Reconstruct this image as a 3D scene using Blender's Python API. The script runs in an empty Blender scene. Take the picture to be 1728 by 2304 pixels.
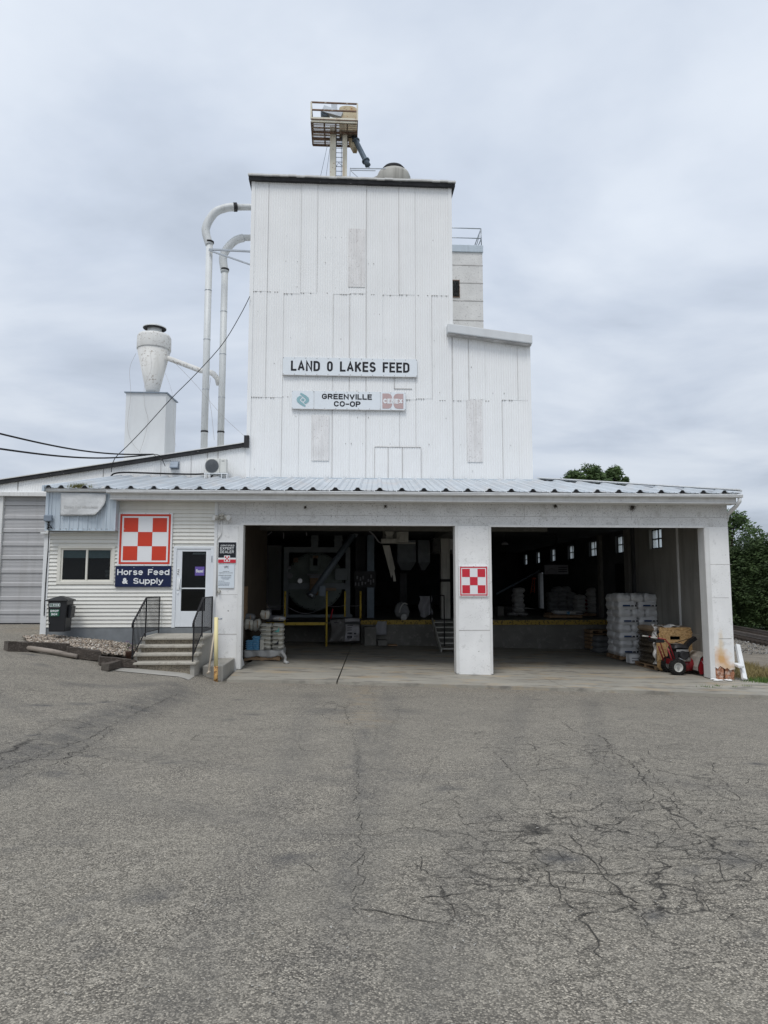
import bpy, math, random
import numpy as np
from mathutils import Vector, Matrix
R = math.radians
rnd = random.Random(7)
S = bpy.context.scene
COL = S.collection

# ------------------------------------------------------------ camera
CZ = 1.6
YAW, PITCH, F = R(3.31), math.atan(160/1560.0), 1560.0
cd = bpy.data.cameras.new('camera'); cam = bpy.data.objects.new('camera', cd); COL.objects.link(cam)
cam.location = (0, 0, CZ); cam.rotation_euler = (math.pi/2+PITCH, 0, -YAW)
cd.sensor_fit = 'VERTICAL'; cd.sensor_height = 36; cd.sensor_width = 27; cd.lens = F/2304*36
cd.clip_start = .05; cd.clip_end = 2000
S.camera = cam
S.render.resolution_x, S.render.resolution_y = 768, 1024
# ------------------------------------------------------------ sky and sun
SUN_EL, SUN_AZ = R(60), R(200)      # azimuth clockwise from +Y
w = bpy.data.worlds.new('World'); S.world = w; w.use_nodes = True
nt = w.node_tree; nt.nodes.clear()
def N(t, **k):
    n = nt.nodes.new(t)
    for a, b in k.items(): setattr(n, a, b)
    return n
L = lambda a, b: nt.links.new(a, b)
out = N('ShaderNodeOutputWorld'); bg = N('ShaderNodeBackground')
sky = N('ShaderNodeTexSky', sky_type='NISHITA'); sky.sun_disc = False
sky.sun_elevation = SUN_EL; sky.sun_rotation = SUN_AZ; sky.air_density = 1.0; sky.dust_density = 2.0
skym = N('ShaderNodeVectorMath', operation='SCALE'); skym.inputs['Scale'].default_value = 0.085
L(sky.outputs[0], skym.inputs[0])
tc = N('ShaderNodeTexCoord'); sep = N('ShaderNodeSeparateXYZ'); L(tc.outputs['Generated'], sep.inputs[0])
zz = N('ShaderNodeMath', operation='MAXIMUM'); L(sep.outputs['Z'], zz.inputs[0]); zz.inputs[1].default_value = 0.0
za = N('ShaderNodeMath', operation='ADD'); L(zz.outputs[0], za.inputs[0]); za.inputs[1].default_value = 0.16
dx = N('ShaderNodeMath', operation='DIVIDE'); dy = N('ShaderNodeMath', operation='DIVIDE')
L(sep.outputs['X'], dx.inputs[0]); L(za.outputs[0], dx.inputs[1]); L(sep.outputs['Y'], dy.inputs[0]); L(za.outputs[0], dy.inputs[1])
cmb = N('ShaderNodeCombineXYZ'); L(dx.outputs[0], cmb.inputs[0]); L(dy.outputs[0], cmb.inputs[1])
mp = N('ShaderNodeMapping'); L(cmb.outputs[0], mp.inputs[0]); mp.inputs['Rotation'].default_value = (0, 0, R(28)); mp.inputs['Scale'].default_value = (.9, 1.15, 1)
n1 = N('ShaderNodeTexNoise'); L(mp.outputs[0], n1.inputs['Vector']); n1.inputs['Scale'].default_value = 1.15; n1.inputs['Detail'].default_value = 6; n1.inputs['Roughness'].default_value = .52; n1.inputs['Distortion'].default_value = .25
cr = N('ShaderNodeValToRGB'); L(n1.outputs['Fac'], cr.inputs[0])
e = cr.color_ramp.elements; e[0].position = .33; e[0].color = (.475, .535, .63, 1); e[1].position = .67; e[1].color = (.765, .82, .895, 1)
m_ = e.new(.44); m_.color = (.575, .64, .745, 1); m_ = e.new(.55); m_.color = (.68, .74, .83, 1)
# the deck of cloud is a little darker low down
hz = N('ShaderNodeMapRange'); L(sep.outputs['Z'], hz.inputs[0]); hz.inputs[1].default_value = 0; hz.inputs[2].default_value = .45; hz.inputs[3].default_value = .84; hz.inputs[4].default_value = 1.06
cs = N('ShaderNodeVectorMath', operation='SCALE'); L(cr.outputs[0], cs.inputs[0]); L(hz.outputs[0], cs.inputs['Scale'])
mx = N('ShaderNodeMixRGB'); mx.inputs[0].default_value = .93; L(skym.outputs[0], mx.inputs[1]); L(cs.outputs[0], mx.inputs[2])
L(mx.outputs[0], bg.inputs[0]); bg.inputs[1].default_value = 1.0; L(bg.outputs[0], out.inputs[0])
sd = bpy.data.lights.new('sun', 'SUN'); sd.energy = 1.5; sd.angle = R(20); sd.color = (1, .975, .94)
sun = bpy.data.objects.new('sun', sd); COL.objects.link(sun)
sv = Vector((math.sin(SUN_AZ)*math.cos(SUN_EL), math.cos(SUN_AZ)*math.cos(SUN_EL), math.sin(SUN_EL)))
sun.rotation_euler = sv.to_track_quat('Z', 'Y').to_euler(); sun.location = (0, 0, 40)
S.view_settings.view_transform = 'Standard'; S.view_settings.look = 'None'; S.view_settings.exposure = 0.12; S.view_settings.gamma = 1

# ------------------------------------------------------------ measuring helpers
fw = Vector((math.sin(YAW)*math.cos(PITCH), math.cos(YAW)*math.cos(PITCH), math.sin(PITCH)))
rt = Vector((math.cos(YAW), -math.sin(YAW), 0)); up = rt.cross(fw)
C0 = Vector((0, 0, CZ))
def ray(px, py): return fw*F + rt*(px-864) - up*(py-1152)
def P(px, py, Y):
    d = ray(px, py); return C0 + d*(Y/d.y)
def X(px, Y, py=1300): return P(px, py, Y).x
def Z(py, Y, px=864): return P(px, py, Y).z
SK = .049            # side walls and roof ribs run slightly to the right as they go back
YF, YT, YE = 18.8, 23.4, 18.35
_hx = [-60, -9, -8, -6.5, -5, -4.2, -3.6, -3.2, -2.8, 11, 40]
_hz = [.35, .27, .2, -.02, -.33, -.41, -.47, -.62, -.74, -1.12, -1.15]
def H(x, y):
    t = min(1, max(0, (y-2)/13.5)); return float(np.interp(x, _hx, _hz))*t
def slabz(x): return -.775-.027*x
def G(px, py, off=0):
    d = ray(px, py); lo, hi = 1e-5, 80/d.y if d.y > 0 else .1
    t = lo; n = 600; st = (hi-lo)/n
    for i in range(n):
        p = C0+d*t
        if p.z < H(p.x, p.y)+off: break
        t += st
    a, b = t-st, t
    for i in range(20):
        m = (a+b)/2; p = C0+d*m
        if p.z < H(p.x, p.y)+off: b = m
        else: a = m
    return C0+d*b

# ------------------------------------------------------------ materials
def mat(name, col, rough=.8, metal=0., var=.12, vs=2.0, spots=(), streak=None, bump=None, stretch=(1, 1, 1), trans=0, spec=.3, coat=0):
    m = bpy.data.materials.new(name); m.use_nodes = True
    t = m.node_tree; b = t.nodes['Principled BSDF']; l = t.links.new
    b.inputs['Roughness'].default_value = rough; b.inputs['Metallic'].default_value = metal
    b.inputs['Specular IOR Level'].default_value = spec; b.inputs['Coat Weight'].default_value = coat
    if trans: b.inputs['Transmission Weight'].default_value = trans
    tc = t.nodes.new('ShaderNodeTexCoord'); mp = t.nodes.new('ShaderNodeMapping'); mp.inputs['Scale'].default_value = stretch
    l(tc.outputs['Object'], mp.inputs[0])
    def noise(s, det=3, ro=.55, vec=None):
        n = t.nodes.new('ShaderNodeTexNoise'); n.inputs['Scale'].default_value = s; n.inputs['Detail'].default_value = det; n.inputs['Roughness'].default_value = ro
        l((vec or mp.outputs[0]), n.inputs['Vector']); return n.outputs['Fac']
    def mixc(f, a, bcol):
        x = t.nodes.new('ShaderNodeMixRGB'); l(f, x.inputs[0])
        if isinstance(a, tuple): x.inputs[1].default_value = a
        else: l(a, x.inputs[1])
        x.inputs[2].default_value = bcol; return x.outputs[0]
    def ramp(v, lo, hi, a=0., bb=1.):
        r = t.nodes.new('ShaderNodeMapRange'); r.inputs[1].default_value = lo; r.inputs[2].default_value = hi; r.inputs[3].default_value = a; r.inputs[4].default_value = bb
        l(v, r.inputs[0]); return r.outputs[0]
    c4 = lambda c, k=1: (min(1, c[0]*k), min(1, c[1]*k), min(1, c[2]*k), 1)
    c = mixc(ramp(noise(vs, 5), .3, .7), c4(col, 1-var), c4(col, 1+var))
    for sp in spots:      # (colour, scale, threshold, softness, amount[, mask scale, mask threshold])
        f = ramp(noise(sp[1], 4, .65), sp[2], sp[2]+sp[3], 0, sp[4])
        if len(sp) > 5:
            g = ramp(noise(sp[5], 2), sp[6], sp[6]+.12)
            mm = t.nodes.new('ShaderNodeMath'); mm.operation = 'MULTIPLY'; l(f, mm.inputs[0]); l(g, mm.inputs[1]); f = mm.outputs[0]
        c = mixc(f, c, c4(sp[0]))
    if streak:            # (colour, amount, xscale)
        m2 = t.nodes.new('ShaderNodeMapping'); l(tc.outputs['Object'], m2.inputs[0]); m2.inputs['Scale'].default_value = (streak[2], streak[2], .35)
        c = mixc(ramp(noise(1.0, 4, .6, m2.outputs[0]), .5, .75, 0, streak[1]), c, c4(streak[0]))
    l(c, b.inputs['Base Color'])
    if bump:
        bn = t.nodes.new('ShaderNodeBump'); bn.inputs['Strength'].default_value = bump[1]; bn.inputs['Distance'].default_value = bump[2] if len(bump) > 2 else .01
        l(noise(bump[0], 5, .6), bn.inputs['Height']); l(bn.outputs[0], b.inputs['Normal'])
    return m
def flat(name, col, rough=.6, **k): return mat(name, col, rough, var=k.pop('var', .04), vs=5, **k)
M = {}
G1 = (.16, .155, .145); RUST = (.28, .12, .05)
M['sheet'] = mat('white_corrugated_steel', (.84, .845, .84), .5, 0, .035, .7, spots=[((.55, .52, .49), 24, .66, .05, .45, 1.3, .5)], streak=((.68, .66, .63), .16, 4))
M['sheet_worn'] = mat('worn_corrugated_steel', (.76, .75, .74), .6, 0, .08, 3, spots=[((.40, .37, .34), 20, .60, .05, .6)], stretch=(1, 1, .8), streak=((.4, .37, .35), .4, 14))
M['seam'] = mat('lap_grime_and_shadow', (.40, .385, .37), .8, var=.3, vs=3)
M['rough_white'] = mat('painted_concrete', (.66, .66, .65), .85, 0, .10, 1.6, spots=[((.36, .355, .34), 26, .56, .04, .65), ((.16, .155, .15), 16, .61, .03, .85, 1.5, .45), ((.42, .41, .39), 3, .55, .1, .5)], bump=(38, .55, .012))
M['rough_pillar'] = mat('painted_concrete_pillar', (.80, .80, .79), .85, 0, .07, 1.6, spots=[((.44, .43, .42), 28, .60, .03, .6, 1.2, .47), ((.16, .15, .14), 12, .66, .02, .85, 2, .5), ((.52, .52, .5), 5, .58, .08, .4)], bump=(30, .35, .01))
M['stucco'] = mat('weathered_silo_concrete', (.68, .67, .65), .9, 0, .1, 1.5, spots=[((.36, .35, .34), 12, .58, .05, .6), ((.7, .7, .69), 30, .6, .05, .4)], bump=(14, .5, .02))
M['trim'] = mat('weathered_white_trim', (.70, .70, .685), .7, 0, .06, 2, spots=[((.3, .28, .26), 12, .68, .03, .7)], streak=((.45, .43, .4), .35, 10))
M['gutter'] = mat('white_gutter', (.76, .77, .77), .45, 0, .05, 1, streak=((.4, .4, .39), .35, 5))
M['fascia'] = mat('white_fascia', (.68, .68, .665), .65, 0, .08, 1.2, spots=[((.38, .37, .35), 5, .62, .08, .45)], streak=((.4, .38, .36), .35, 6))
M['siding'] = mat('ivory_vinyl_siding', (.74, .73, .68), .55, 0, .04, .8, streak=((.5, .48, .43), .22, 5))
M['ivory_trim'] = mat('ivory_trim', (.72, .70, .63), .5, 0, .04, 2)
M['foundation'] = mat('grey_painted_foundation', (.2, .215, .225), .8, 0, .15, 3)
M['bluepanel'] = mat('pale_blue_steel', (.50, .565, .62), .45, .1, .05, 1.2, streak=((.36, .39, .42), .4, 9))
M['roof'] = mat('blue_grey_metal_roof', (.53, .57, .605), .45, .15, .1, .9, spots=[((.60, .56, .53), 1.4, .5, .2, .5), ((.33, .32, .31), 8, .66, .05, .4)], stretch=(1, .5, 1))
M['blackish'] = mat('tar_black_edge', (.035, .035, .037), .85, 0, .3, 4, spots=[((.4, .39, .37), 6, .66, .03, .8)])
M['dark'] = flat('matt_black', (.012, .012, .013), .7)
M['black_iron'] = mat('black_iron', (.018, .018, .02), .5, .2, .2, 8)
M['black_plastic'] = mat('black_plastic', (.012, .013, .015), .42, 0, .2, 4, spec=.5)
M['duct'] = mat('painted_duct', (.66, .68, .68), .5, .05, .05, 1.2, spots=[((.34, .33, .31), 16, .62, .04, .6)], streak=((.40, .40, .37), .6, 7))
M['duct_dusty'] = mat('dusty_duct', (.70, .70, .68), .6, 0, .06, 1.5, spots=[((.28, .24, .2), 13, .56, .04, .8, 1.4, .42)], streak=((.42, .40, .36), .4, 5))
M['boxwhite'] = mat('box_duct_sheet', (.66, .68, .69), .5, 0, .04, .7, streak=((.5, .5, .5), .25, 2))
M['cream'] = mat('faded_cream_steel', (.70, .67, .56), .6, 0, .08, 2, spots=[(RUST, 7, .62, .08, .7)], streak=((.42, .26, .12), .5, 6))
M['rusty'] = mat('rusted_cream_steel', (.60, .52, .36), .7, 0, .15, 2, spots=[((.5, .25, .08), 3, .48, .2, .75), (RUST, 9, .6, .06, .8)])
M['rustbrown'] = mat('rusty_brown_steel', (.20, .13, .095), .75, 0, .3, 5, spots=[((.55, .5, .42), 7, .58, .06, .7)])
M['grating'] = mat('rusty_grating', (.45, .40, .33), .8, 0, .25, 6, spots=[(RUST, 5, .55, .1, .8)])
M['galv'] = mat('galvanised_steel', (.40, .43, .46), .4, .6, .12, 3)
M['bluesteel'] = mat('blue_grey_steel', (.16, .20, .24), .5, .3, .15, 4)
M['fancone'] = mat('stained_fan_housing', (.44, .43, .39), .7, 0, .12, 2, streak=((.18, .17, .15), .75, 5))
M['concrete'] = mat('bare_concrete', (.36, .345, .31), .88, 0, .12, 1.4, spots=[((.2, .19, .17), 40, .58, .05, .55), ((.5, .48, .44), 55, .62, .04, .5)], bump=(60, .4, .008))
M['riser'] = mat('aggregate_riser', (.27, .235, .18), .9, 0, .2, 3, spots=[((.12, .10, .08), 30, .5, .04, .7), ((.42, .38, .31), 24, .62, .03, .6)], bump=(50, .5, .008))
M['tread'] = mat('concrete_tread', (.42, .395, .34), .85, 0, .12, 2, spots=[((.22, .20, .17), 30, .56, .04, .55), ((.25, .22, .18), 3, .56, .1, .5)], bump=(60, .25, .006))
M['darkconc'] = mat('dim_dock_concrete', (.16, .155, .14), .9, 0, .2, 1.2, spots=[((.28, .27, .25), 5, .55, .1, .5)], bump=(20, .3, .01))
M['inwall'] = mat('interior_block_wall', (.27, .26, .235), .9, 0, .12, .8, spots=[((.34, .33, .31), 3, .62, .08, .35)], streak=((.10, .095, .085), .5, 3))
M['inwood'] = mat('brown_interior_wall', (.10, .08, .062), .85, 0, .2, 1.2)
M['indark'] = mat('shade_toned_interior', (.065, .066, .068), .9, 0, .3, 1.5)  # base colour kept near black to paint in the gloom deep indoors
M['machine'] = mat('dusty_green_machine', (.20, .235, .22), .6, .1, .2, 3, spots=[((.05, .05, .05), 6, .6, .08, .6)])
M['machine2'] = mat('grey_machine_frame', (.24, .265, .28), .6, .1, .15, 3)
M['yellow'] = mat('worn_yellow_paint', (.62, .44, .07), .6, 0, .12, 3, spots=[((.10, .07, .03), 10, .58, .05, .8)])
M['bollard'] = mat('faded_yellow_bollard', (.80, .70, .38), .6, 0, .05, 3, spots=[((.12, .07, .03), 14, .69, .02, .9)])
M['rustpaint'] = mat('rusted_bollard_foot', (.62, .38, .14), .8, 0, .2, 6, spots=[((.16, .07, .03), 12, .5, .05, .9)])
M['timber'] = mat('weathered_tie', (.075, .062, .052), .9, 0, .3, 2, stretch=(.6, 4, 4), spots=[((.20, .17, .145), 9, .55, .08, .6)], bump=(12, .8, .02))
M['timberend'] = mat('timber_end_grain', (.10, .088, .075), .9, 0, .3, 9, bump=(20, .6, .01))
M['polewood'] = mat('grey_split_pole', (.30, .26, .22), .85, 0, .2, 2, stretch=(.5, 5, 5), spots=[((.12, .10, .09), 8, .55, .08, .7)], bump=(14, .5, .01))
M['stickwood'] = mat('light_wood_stick', (.52, .45, .36), .7, 0, .1, 3)
M['pallet'] = mat('pallet_wood', (.30, .20, .12), .8, 0, .25, 3, stretch=(1, 4, 4))
M['osb'] = mat('strand_board', (.46, .28, .12), .8, 0, .25, 9, spots=[((.66, .45, .23), 15, .50, .05, .75), ((.22, .11, .045), 11, .58, .04, .8)], stretch=(1, 1, 1.4))
M['whitebag'] = mat('white_poly_bag', (.72, .72, .715), .38, 0, .05, 4, bump=(9, .5, .02), spec=.5)
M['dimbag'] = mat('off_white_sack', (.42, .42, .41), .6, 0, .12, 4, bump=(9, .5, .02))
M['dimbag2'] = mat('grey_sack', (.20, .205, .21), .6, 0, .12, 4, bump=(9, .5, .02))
M['brownbag'] = mat('brown_soil_bag', (.085, .07, .052), .22, 0, .2, 4, bump=(8, .7, .03), spec=.7)
M['tanbag'] = mat('tan_paper_bag', (.34, .25, .17), .45, 0, .15, 4, bump=(10, .5, .02))
M['wrap'] = mat('clear_wrap_fold', (.62, .60, .57), .15, 0, .1, 8, bump=(14, 1, .02), spec=.9)
M['creambag'] = mat('cream_mineral_bag', (.54, .525, .46), .55, 0, .08, 4, bump=(9, .5, .02))
M['bluebag'] = mat('blue_striped_bag', (.14, .34, .52), .4, 0, .1, 5, bump=(12, .5, .01))
M['printblue'] = flat('print_dark_blue', (.02, .05, .14))
M['printblk'] = flat('print_black', (.015, .016, .02))
M['printteal'] = flat('print_teal', (.12, .38, .34))
M['printwhite'] = flat('print_white', (.80, .82, .83))
M['signwhite'] = mat('sign_white', (.76, .80, .83), .4, 0, .02, 1)
M['signwhite2'] = mat('sign_white_board', (.80, .81, .82), .35, 0, .02, 1, spec=.5)
M['signred'] = mat('sign_orange_red', (.60, .055, .026), .4, 0, .04, 3)
M['signred2'] = mat('sign_crimson', (.58, .03, .05), .4, 0, .04, 3)
M['navy'] = mat('sign_navy', (.010, .018, .062), .35, 0, .1, 2)
M['signblack'] = flat('sign_black', (.015, .016, .022), .35)
M['paper'] = mat('notice_paper', (.68, .74, .79), .5, 0, .02, 2)
M['teal'] = mat('faded_teal_print', (.28, .46, .49), .5, 0, .05, 3)
M['faded_red'] = mat('faded_red_print', (.52, .38, .37), .5, 0, .06, 4)
M['purple'] = flat('purple_sticker', (.13, .09, .34), .4)
M['green'] = flat('label_green', (.02, .10, .06), .4)
M['doorframe'] = mat('white_door_paint', (.72, .75, .78), .4, 0, .03, 2)
M['vent'] = mat('grey_blue_vent', (.22, .26, .31), .5, .2, .1, 4)
M['acwhite'] = mat('ac_case', (.66, .66, .62), .45, 0, .04, 3)
M['acgrille'] = flat('ac_grille', (.13, .14, .15), .5)
M['overdoor'] = mat('grey_overhead_door', (.44, .44, .445), .55, 0, .06, 1, streak=((.3, .29, .28), .4, 4), spots=[((.35, .34, .33), 30, .6, .1, .3)])
M['tarp'] = mat('dirty_white_vinyl', (.58, .59, .59), .6, 0, .07, 2.5, spots=[((.42, .42, .38), 4, .6, .1, .4)], bump=(7, .8, .03))
M['fadedtext'] = flat('ghost_lettering', (.50, .50, .49))
M['cloth'] = mat('grey_cloth', (.30, .30, .32), .8, 0, .1, 4, bump=(7, 1, .03))
M['snowred'] = mat('snow_blower_red', (.22, .012, .018), .35, 0, .1, 3, spots=[((.3, .26, .23), 5, .62, .1, .4)], spec=.5)
M['rimwhite'] = mat('rim_white', (.50, .50, .47), .5, 0, .2, 8)
M['rubber'] = mat('tyre_rubber', (.018, .017, .016), .85, 0, .3, 10)
M['engine'] = mat('engine_black', (.03, .03, .032), .45, .3, .3, 8)
M['chrome'] = mat('scratched_aluminium', (.5, .5, .5), .3, .8, .15, 8)
M['snowdust'] = mat('dusty_auger_housing', (.36, .33, .29), .6, 0, .15, 5)
M['brickraw'] = mat('broken_brick', (.42, .20, .12), .9, 0, .3, 6, spots=[((.62, .55, .48), 8, .5, .1, .6), ((.16, .1, .08), 12, .62, .05, .7)], bump=(20, 1, .03))
M['ruststain'] = mat('rust_stained_paint', (.66, .42, .17), .9, 0, .25, 4, spots=[((.74, .72, .68), 7, .5, .15, .8)], bump=(30, .4, .01))
M['ladderred'] = mat('red_ladder', (.50, .10, .05), .5, 0, .1, 3)
M['trunk'] = mat('bark', (.11, .085, .065), .9, 0, .3, 6, bump=(14, .8, .03))
M['potbrown'] = flat('brown_pot', (.06, .03, .02), .6)
M['petal'] = flat('purple_petals', (.16, .06, .2), .7)
M['steelrail'] = mat('worn_rail', (.22, .19, .17), .45, .6, .2, 4)
M['tiewood'] = mat('track_tie', (.045, .035, .028), .9, 0, .3, 4)
M['floodl'] = mat('flood_light_case', (.45, .44, .40), .5, 0, .15, 9)
M['lens'] = flat('lamp_lens', (.75, .76, .76), .2)

def leafmat(name, a, b, sc):
    m = bpy.data.materials.new(name); m.use_nodes = True; t = m.node_tree; p = t.nodes['Principled BSDF']; l = t.links.new
    g = t.nodes.new('ShaderNodeNewGeometry'); n = t.nodes.new('ShaderNodeTexNoise'); n.inputs['Scale'].default_value = sc; n.inputs['Detail'].default_value = 4
    l(g.outputs['Position'], n.inputs['Vector'])
    ad = t.nodes.new('ShaderNodeMath'); ad.operation = 'MULTIPLY_ADD'; l(g.outputs['Random Per Island'], ad.inputs[0]); ad.inputs[1].default_value = .45; l(n.outputs[0], ad.inputs[2])
    r = t.nodes.new('ShaderNodeMapRange'); r.inputs[1].default_value = .35; r.inputs[2].default_value = 1.05; l(ad.outputs[0], r.inputs[0])
    x = t.nodes.new('ShaderNodeMixRGB'); l(r.outputs[0], x.inputs[0]); x.inputs[1].default_value = (*a, 1); x.inputs[2].default_value = (*b, 1)
    l(x.outputs[0], p.inputs['Base Color']); p.inputs['Roughness'].default_value = .65; p.inputs['Specular IOR Level'].default_value = .25
    tr = t.nodes.new('ShaderNodeBsdfTranslucent'); l(x.outputs[0], tr.inputs[0]); ms = t.nodes.new('ShaderNodeMixShader'); ms.inputs[0].default_value = .25
    l(p.outputs[0], ms.inputs[1]); l(tr.outputs[0], ms.inputs[2]); l(ms.outputs[0], t.nodes['Material Output'].inputs[0]); return m
M['leaf'] = leafmat('hedge_foliage', (.018, .034, .012), (.075, .115, .04), .9)
M['leaf2'] = leafmat('broadleaf_foliage', (.03, .055, .018), (.11, .17, .06), 1.2)
M['drygrass'] = leafmat('dry_grass_blades', (.16, .12, .05), (.36, .30, .13), 3)
M['weed'] = leafmat('green_weed_blades', (.05, .10, .02), (.16, .26, .07), 3)
M['seedgrass'] = leafmat('seed_grass_blades', (.14, .12, .05), (.26, .27, .11), 3)
M['lawn'] = mat('lawn_grass', (.085, .16, .045), .9, 0, .3, 2.5, spots=[((.13, .19, .07), 12, .5, .1, .6)])
def glassmat(name, dark=.02, rough=.04, alpha=.4):
    m = bpy.data.materials.new(name); m.use_nodes = True; t = m.node_tree; l = t.links.new
    p = t.nodes['Principled BSDF']; p.inputs['Base Color'].default_value = (dark, dark, dark*1.05, 1); p.inputs['Roughness'].default_value = rough; p.inputs['Specular IOR Level'].default_value = .5
    tr = t.nodes.new('ShaderNodeBsdfTransparent'); tr.inputs[0].default_value = (.75, .8, .8, 1); ms = t.nodes.new('ShaderNodeMixShader'); ms.inputs[0].default_value = alpha
    l(tr.outputs[0], ms.inputs[1]); l(p.outputs[0], ms.inputs[2]); l(ms.outputs[0], t.nodes['Material Output'].inputs[0]); return m
M['glass'] = glassmat('dark_window_glass', .01, .03, .35)
def frost():
    m = bpy.data.materials.new('dusty_pane'); m.use_nodes = True; t = m.node_tree; l = t.links.new
    p = t.nodes['Principled BSDF']; tr = t.nodes.new('ShaderNodeBsdfTranslucent'); tr.inputs[0].default_value = (.80, .84, .86, 1)
    tp = t.nodes.new('ShaderNodeBsdfTransparent'); tp.inputs[0].default_value = (.8, .85, .88, 1)
    p.inputs['Base Color'].default_value = (.3, .32, .33, 1)
    ms = t.nodes.new('ShaderNodeMixShader'); ms.inputs[0].default_value = .85; m2 = t.nodes.new('ShaderNodeMixShader')
    n = t.nodes.new('ShaderNodeTexNoise'); n.inputs['Scale'].default_value = 14; r = t.nodes.new('ShaderNodeMapRange'); r.inputs[1].default_value = .4; r.inputs[2].default_value = .8; r.inputs[3].default_value = .15; r.inputs[4].default_value = .5
    l(n.outputs[0], r.inputs[0]); l(r.outputs[0], m2.inputs[0])
    l(p.outputs[0], ms.inputs[1]); l(tr.outputs[0], ms.inputs[2]); l(ms.outputs[0], m2.inputs[1]); l(tp.outputs[0], m2.inputs[2]); l(m2.outputs[0], t.nodes['Material Output'].inputs[0]); return m
M['frost'] = frost()

# ------------------------------------------------------------ mesh builder
def wl(o):
    v = Vector((0, 0, 0))
    while o: v += o.location; o = o.parent
    return v
class MB:
    def __init__(s): s.v = []; s.f = []; s.sm = []; s.mi = []; s.cur = 0
    def add(s, vs, fs, smooth=False):
        n = len(s.v); s.v += [Vector(p) for p in vs]
        for f in fs: s.f.append([i+n for i in f]); s.sm.append(smooth); s.mi.append(s.cur)
        return s
    def hexa(s, a):  # 4 bottom ccw, 4 top ccw
        return s.add(a, [(3, 2, 1, 0), (4, 5, 6, 7), (0, 1, 5, 4), (1, 2, 6, 5), (2, 3, 7, 6), (3, 0, 4, 7)])
    def box(s, x0, x1, y0, y1, z0, z1):
        return s.hexa([(x0, y0, z0), (x1, y0, z0), (x1, y1, z0), (x0, y1, z0), (x0, y0, z1), (x1, y0, z1), (x1, y1, z1), (x0, y1, z1)])
    def prism(s, poly, y0, y1):   # XZ polygon run along Y
        n = len(poly); v = [(x, y0, z) for x, z in poly]+[(x, y1, z) for x, z in poly]
        return s.add(v, [tuple(range(n)), tuple(range(2*n-1, n-1, -1))]+[(i, i+n, (i+1) % n+n, (i+1) % n) for i in range(n)])
    def prismz(s, poly, z0, z1):
        n = len(poly); v = [(x, y, z0) for x, y in poly]+[(x, y, z1) for x, y in poly]
        return s.add(v, [tuple(range(n-1, -1, -1)), tuple(range(n, 2*n))]+[(i, (i+1) % n, (i+1) % n+n, i+n) for i in range(n)])
    def prismx(s, poly, x0, x1):  # YZ polygon run along X
        n = len(poly); v = [(x0, y, z) for y, z in poly]+[(x1, y, z) for y, z in poly]
        return s.add(v, [tuple(range(n-1, -1, -1)), tuple(range(n, 2*n))]+[(i, (i+1) % n, (i+1) % n+n, i+n) for i in range(n)])
    def quad(s, *p): return s.add(p, [tuple(range(len(p)))])
    def bar(s, a, b, w, h, upv=(0, 0, 1)):
        a, b = Vector(a), Vector(b); d = (b-a).normalized(); u = Vector(upv)
        if abs(d.dot(u)) > .99: u = Vector((0, 1, 0))
        x = d.cross(u).normalized()*w/2; z = x.cross(d).normalized()*h/2
        return s.hexa([a-x-z, a+x-z, b+x-z, b-x-z, a-x+z, a+x+z, b+x+z, b-x+z])
    def tube(s, pts, r, n=8, closed=False):
        pts = [Vector(p) for p in pts]; m = len(pts)
        rs = r if isinstance(r, (list, tuple)) else [r]*m
        v = []; pu = None
        for i, p in enumerate(pts):
            d = (pts[min(i+1, m-1)]-pts[max(i-1, 0)]).normalized()
            if pu is None: pu = d.orthogonal().normalized()
            x = (pu-d*pu.dot(d)).normalized(); pu = x; y = d.cross(x)
            for k in range(n):
                a = 2*math.pi*k/n; v.append(p+(x*math.cos(a)+y*math.sin(a))*rs[i])
        f = [(i*n+k, i*n+(k+1) % n, (i+1)*n+(k+1) % n, (i+1)*n+k) for i in range(m-1) for k in range(n)]
        s.add(v, f, True); o = len(s.v)-len(v)
        s.f += [[o+k for k in range(n-1, -1, -1)], [o+(m-1)*n+k for k in range(n)]]; s.sm += [False, False]; s.mi += [s.cur]*2
        return s
    def lathe(s, prof, c, n=24, axis='z', caps=True):
        v = []
        for r, h in prof:
            for k in range(n):
                a = 2*math.pi*k/n; x, y = r*math.cos(a), r*math.sin(a)
                p = {'z': (x, y, h), 'y': (x, h, y), 'x': (h, x, y)}[axis]; v.append(Vector(c)+Vector(p))
        m = len(prof); o = len(s.v)
        s.add(v, [(i*n+k, i*n+(k+1) % n, (i+1)*n+(k+1) % n, (i+1)*n+k) for i in range(m-1) for k in range(n)], True)
        if caps:
            s.f += [[o+k for k in range(n-1, -1, -1)], [o+(m-1)*n+k for k in range(n)]]; s.sm += [False]*2; s.mi += [s.cur]*2
        return s
    def pillow(s, c, lx, ly, h, seed=0, n=9, mt=None, pw=4):
        r = random.Random(seed); a1, a2, a3 = r.random()*6, r.random()*6, r.random()*6
        v = []; c = Vector(c)
        for side in (1, -1):
            for i in range(n+1):
                for j in range(n+1):
                    u, w_ = -1+2*i/n, -1+2*j/n
                    k = (max(0, 1-abs(u)**pw)*max(0, 1-abs(w_)**pw))**.45
                    q = 1-.06*abs(w_)**2*abs(u)**3
                    z = side*h/2*k*(1+.10*math.sin(5*u+a1)*math.sin(4*w_+a2))+.06*h*math.sin(3*u+a3)
                    p = Vector((u*lx/2*q, w_*ly/2*(1-.05*abs(u)**3), z))
                    v.append(c+((mt @ p) if mt else p))
        N1 = n+1; T = N1*N1; f = []
        for i in range(n):
            for j in range(n):
                a = i*N1+j; f.append((a, a+N1, a+N1+1, a+1)); f.append((T+a, T+a+1, T+a+N1+1, T+a+N1))
        return s.add(v, f, True)
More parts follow.
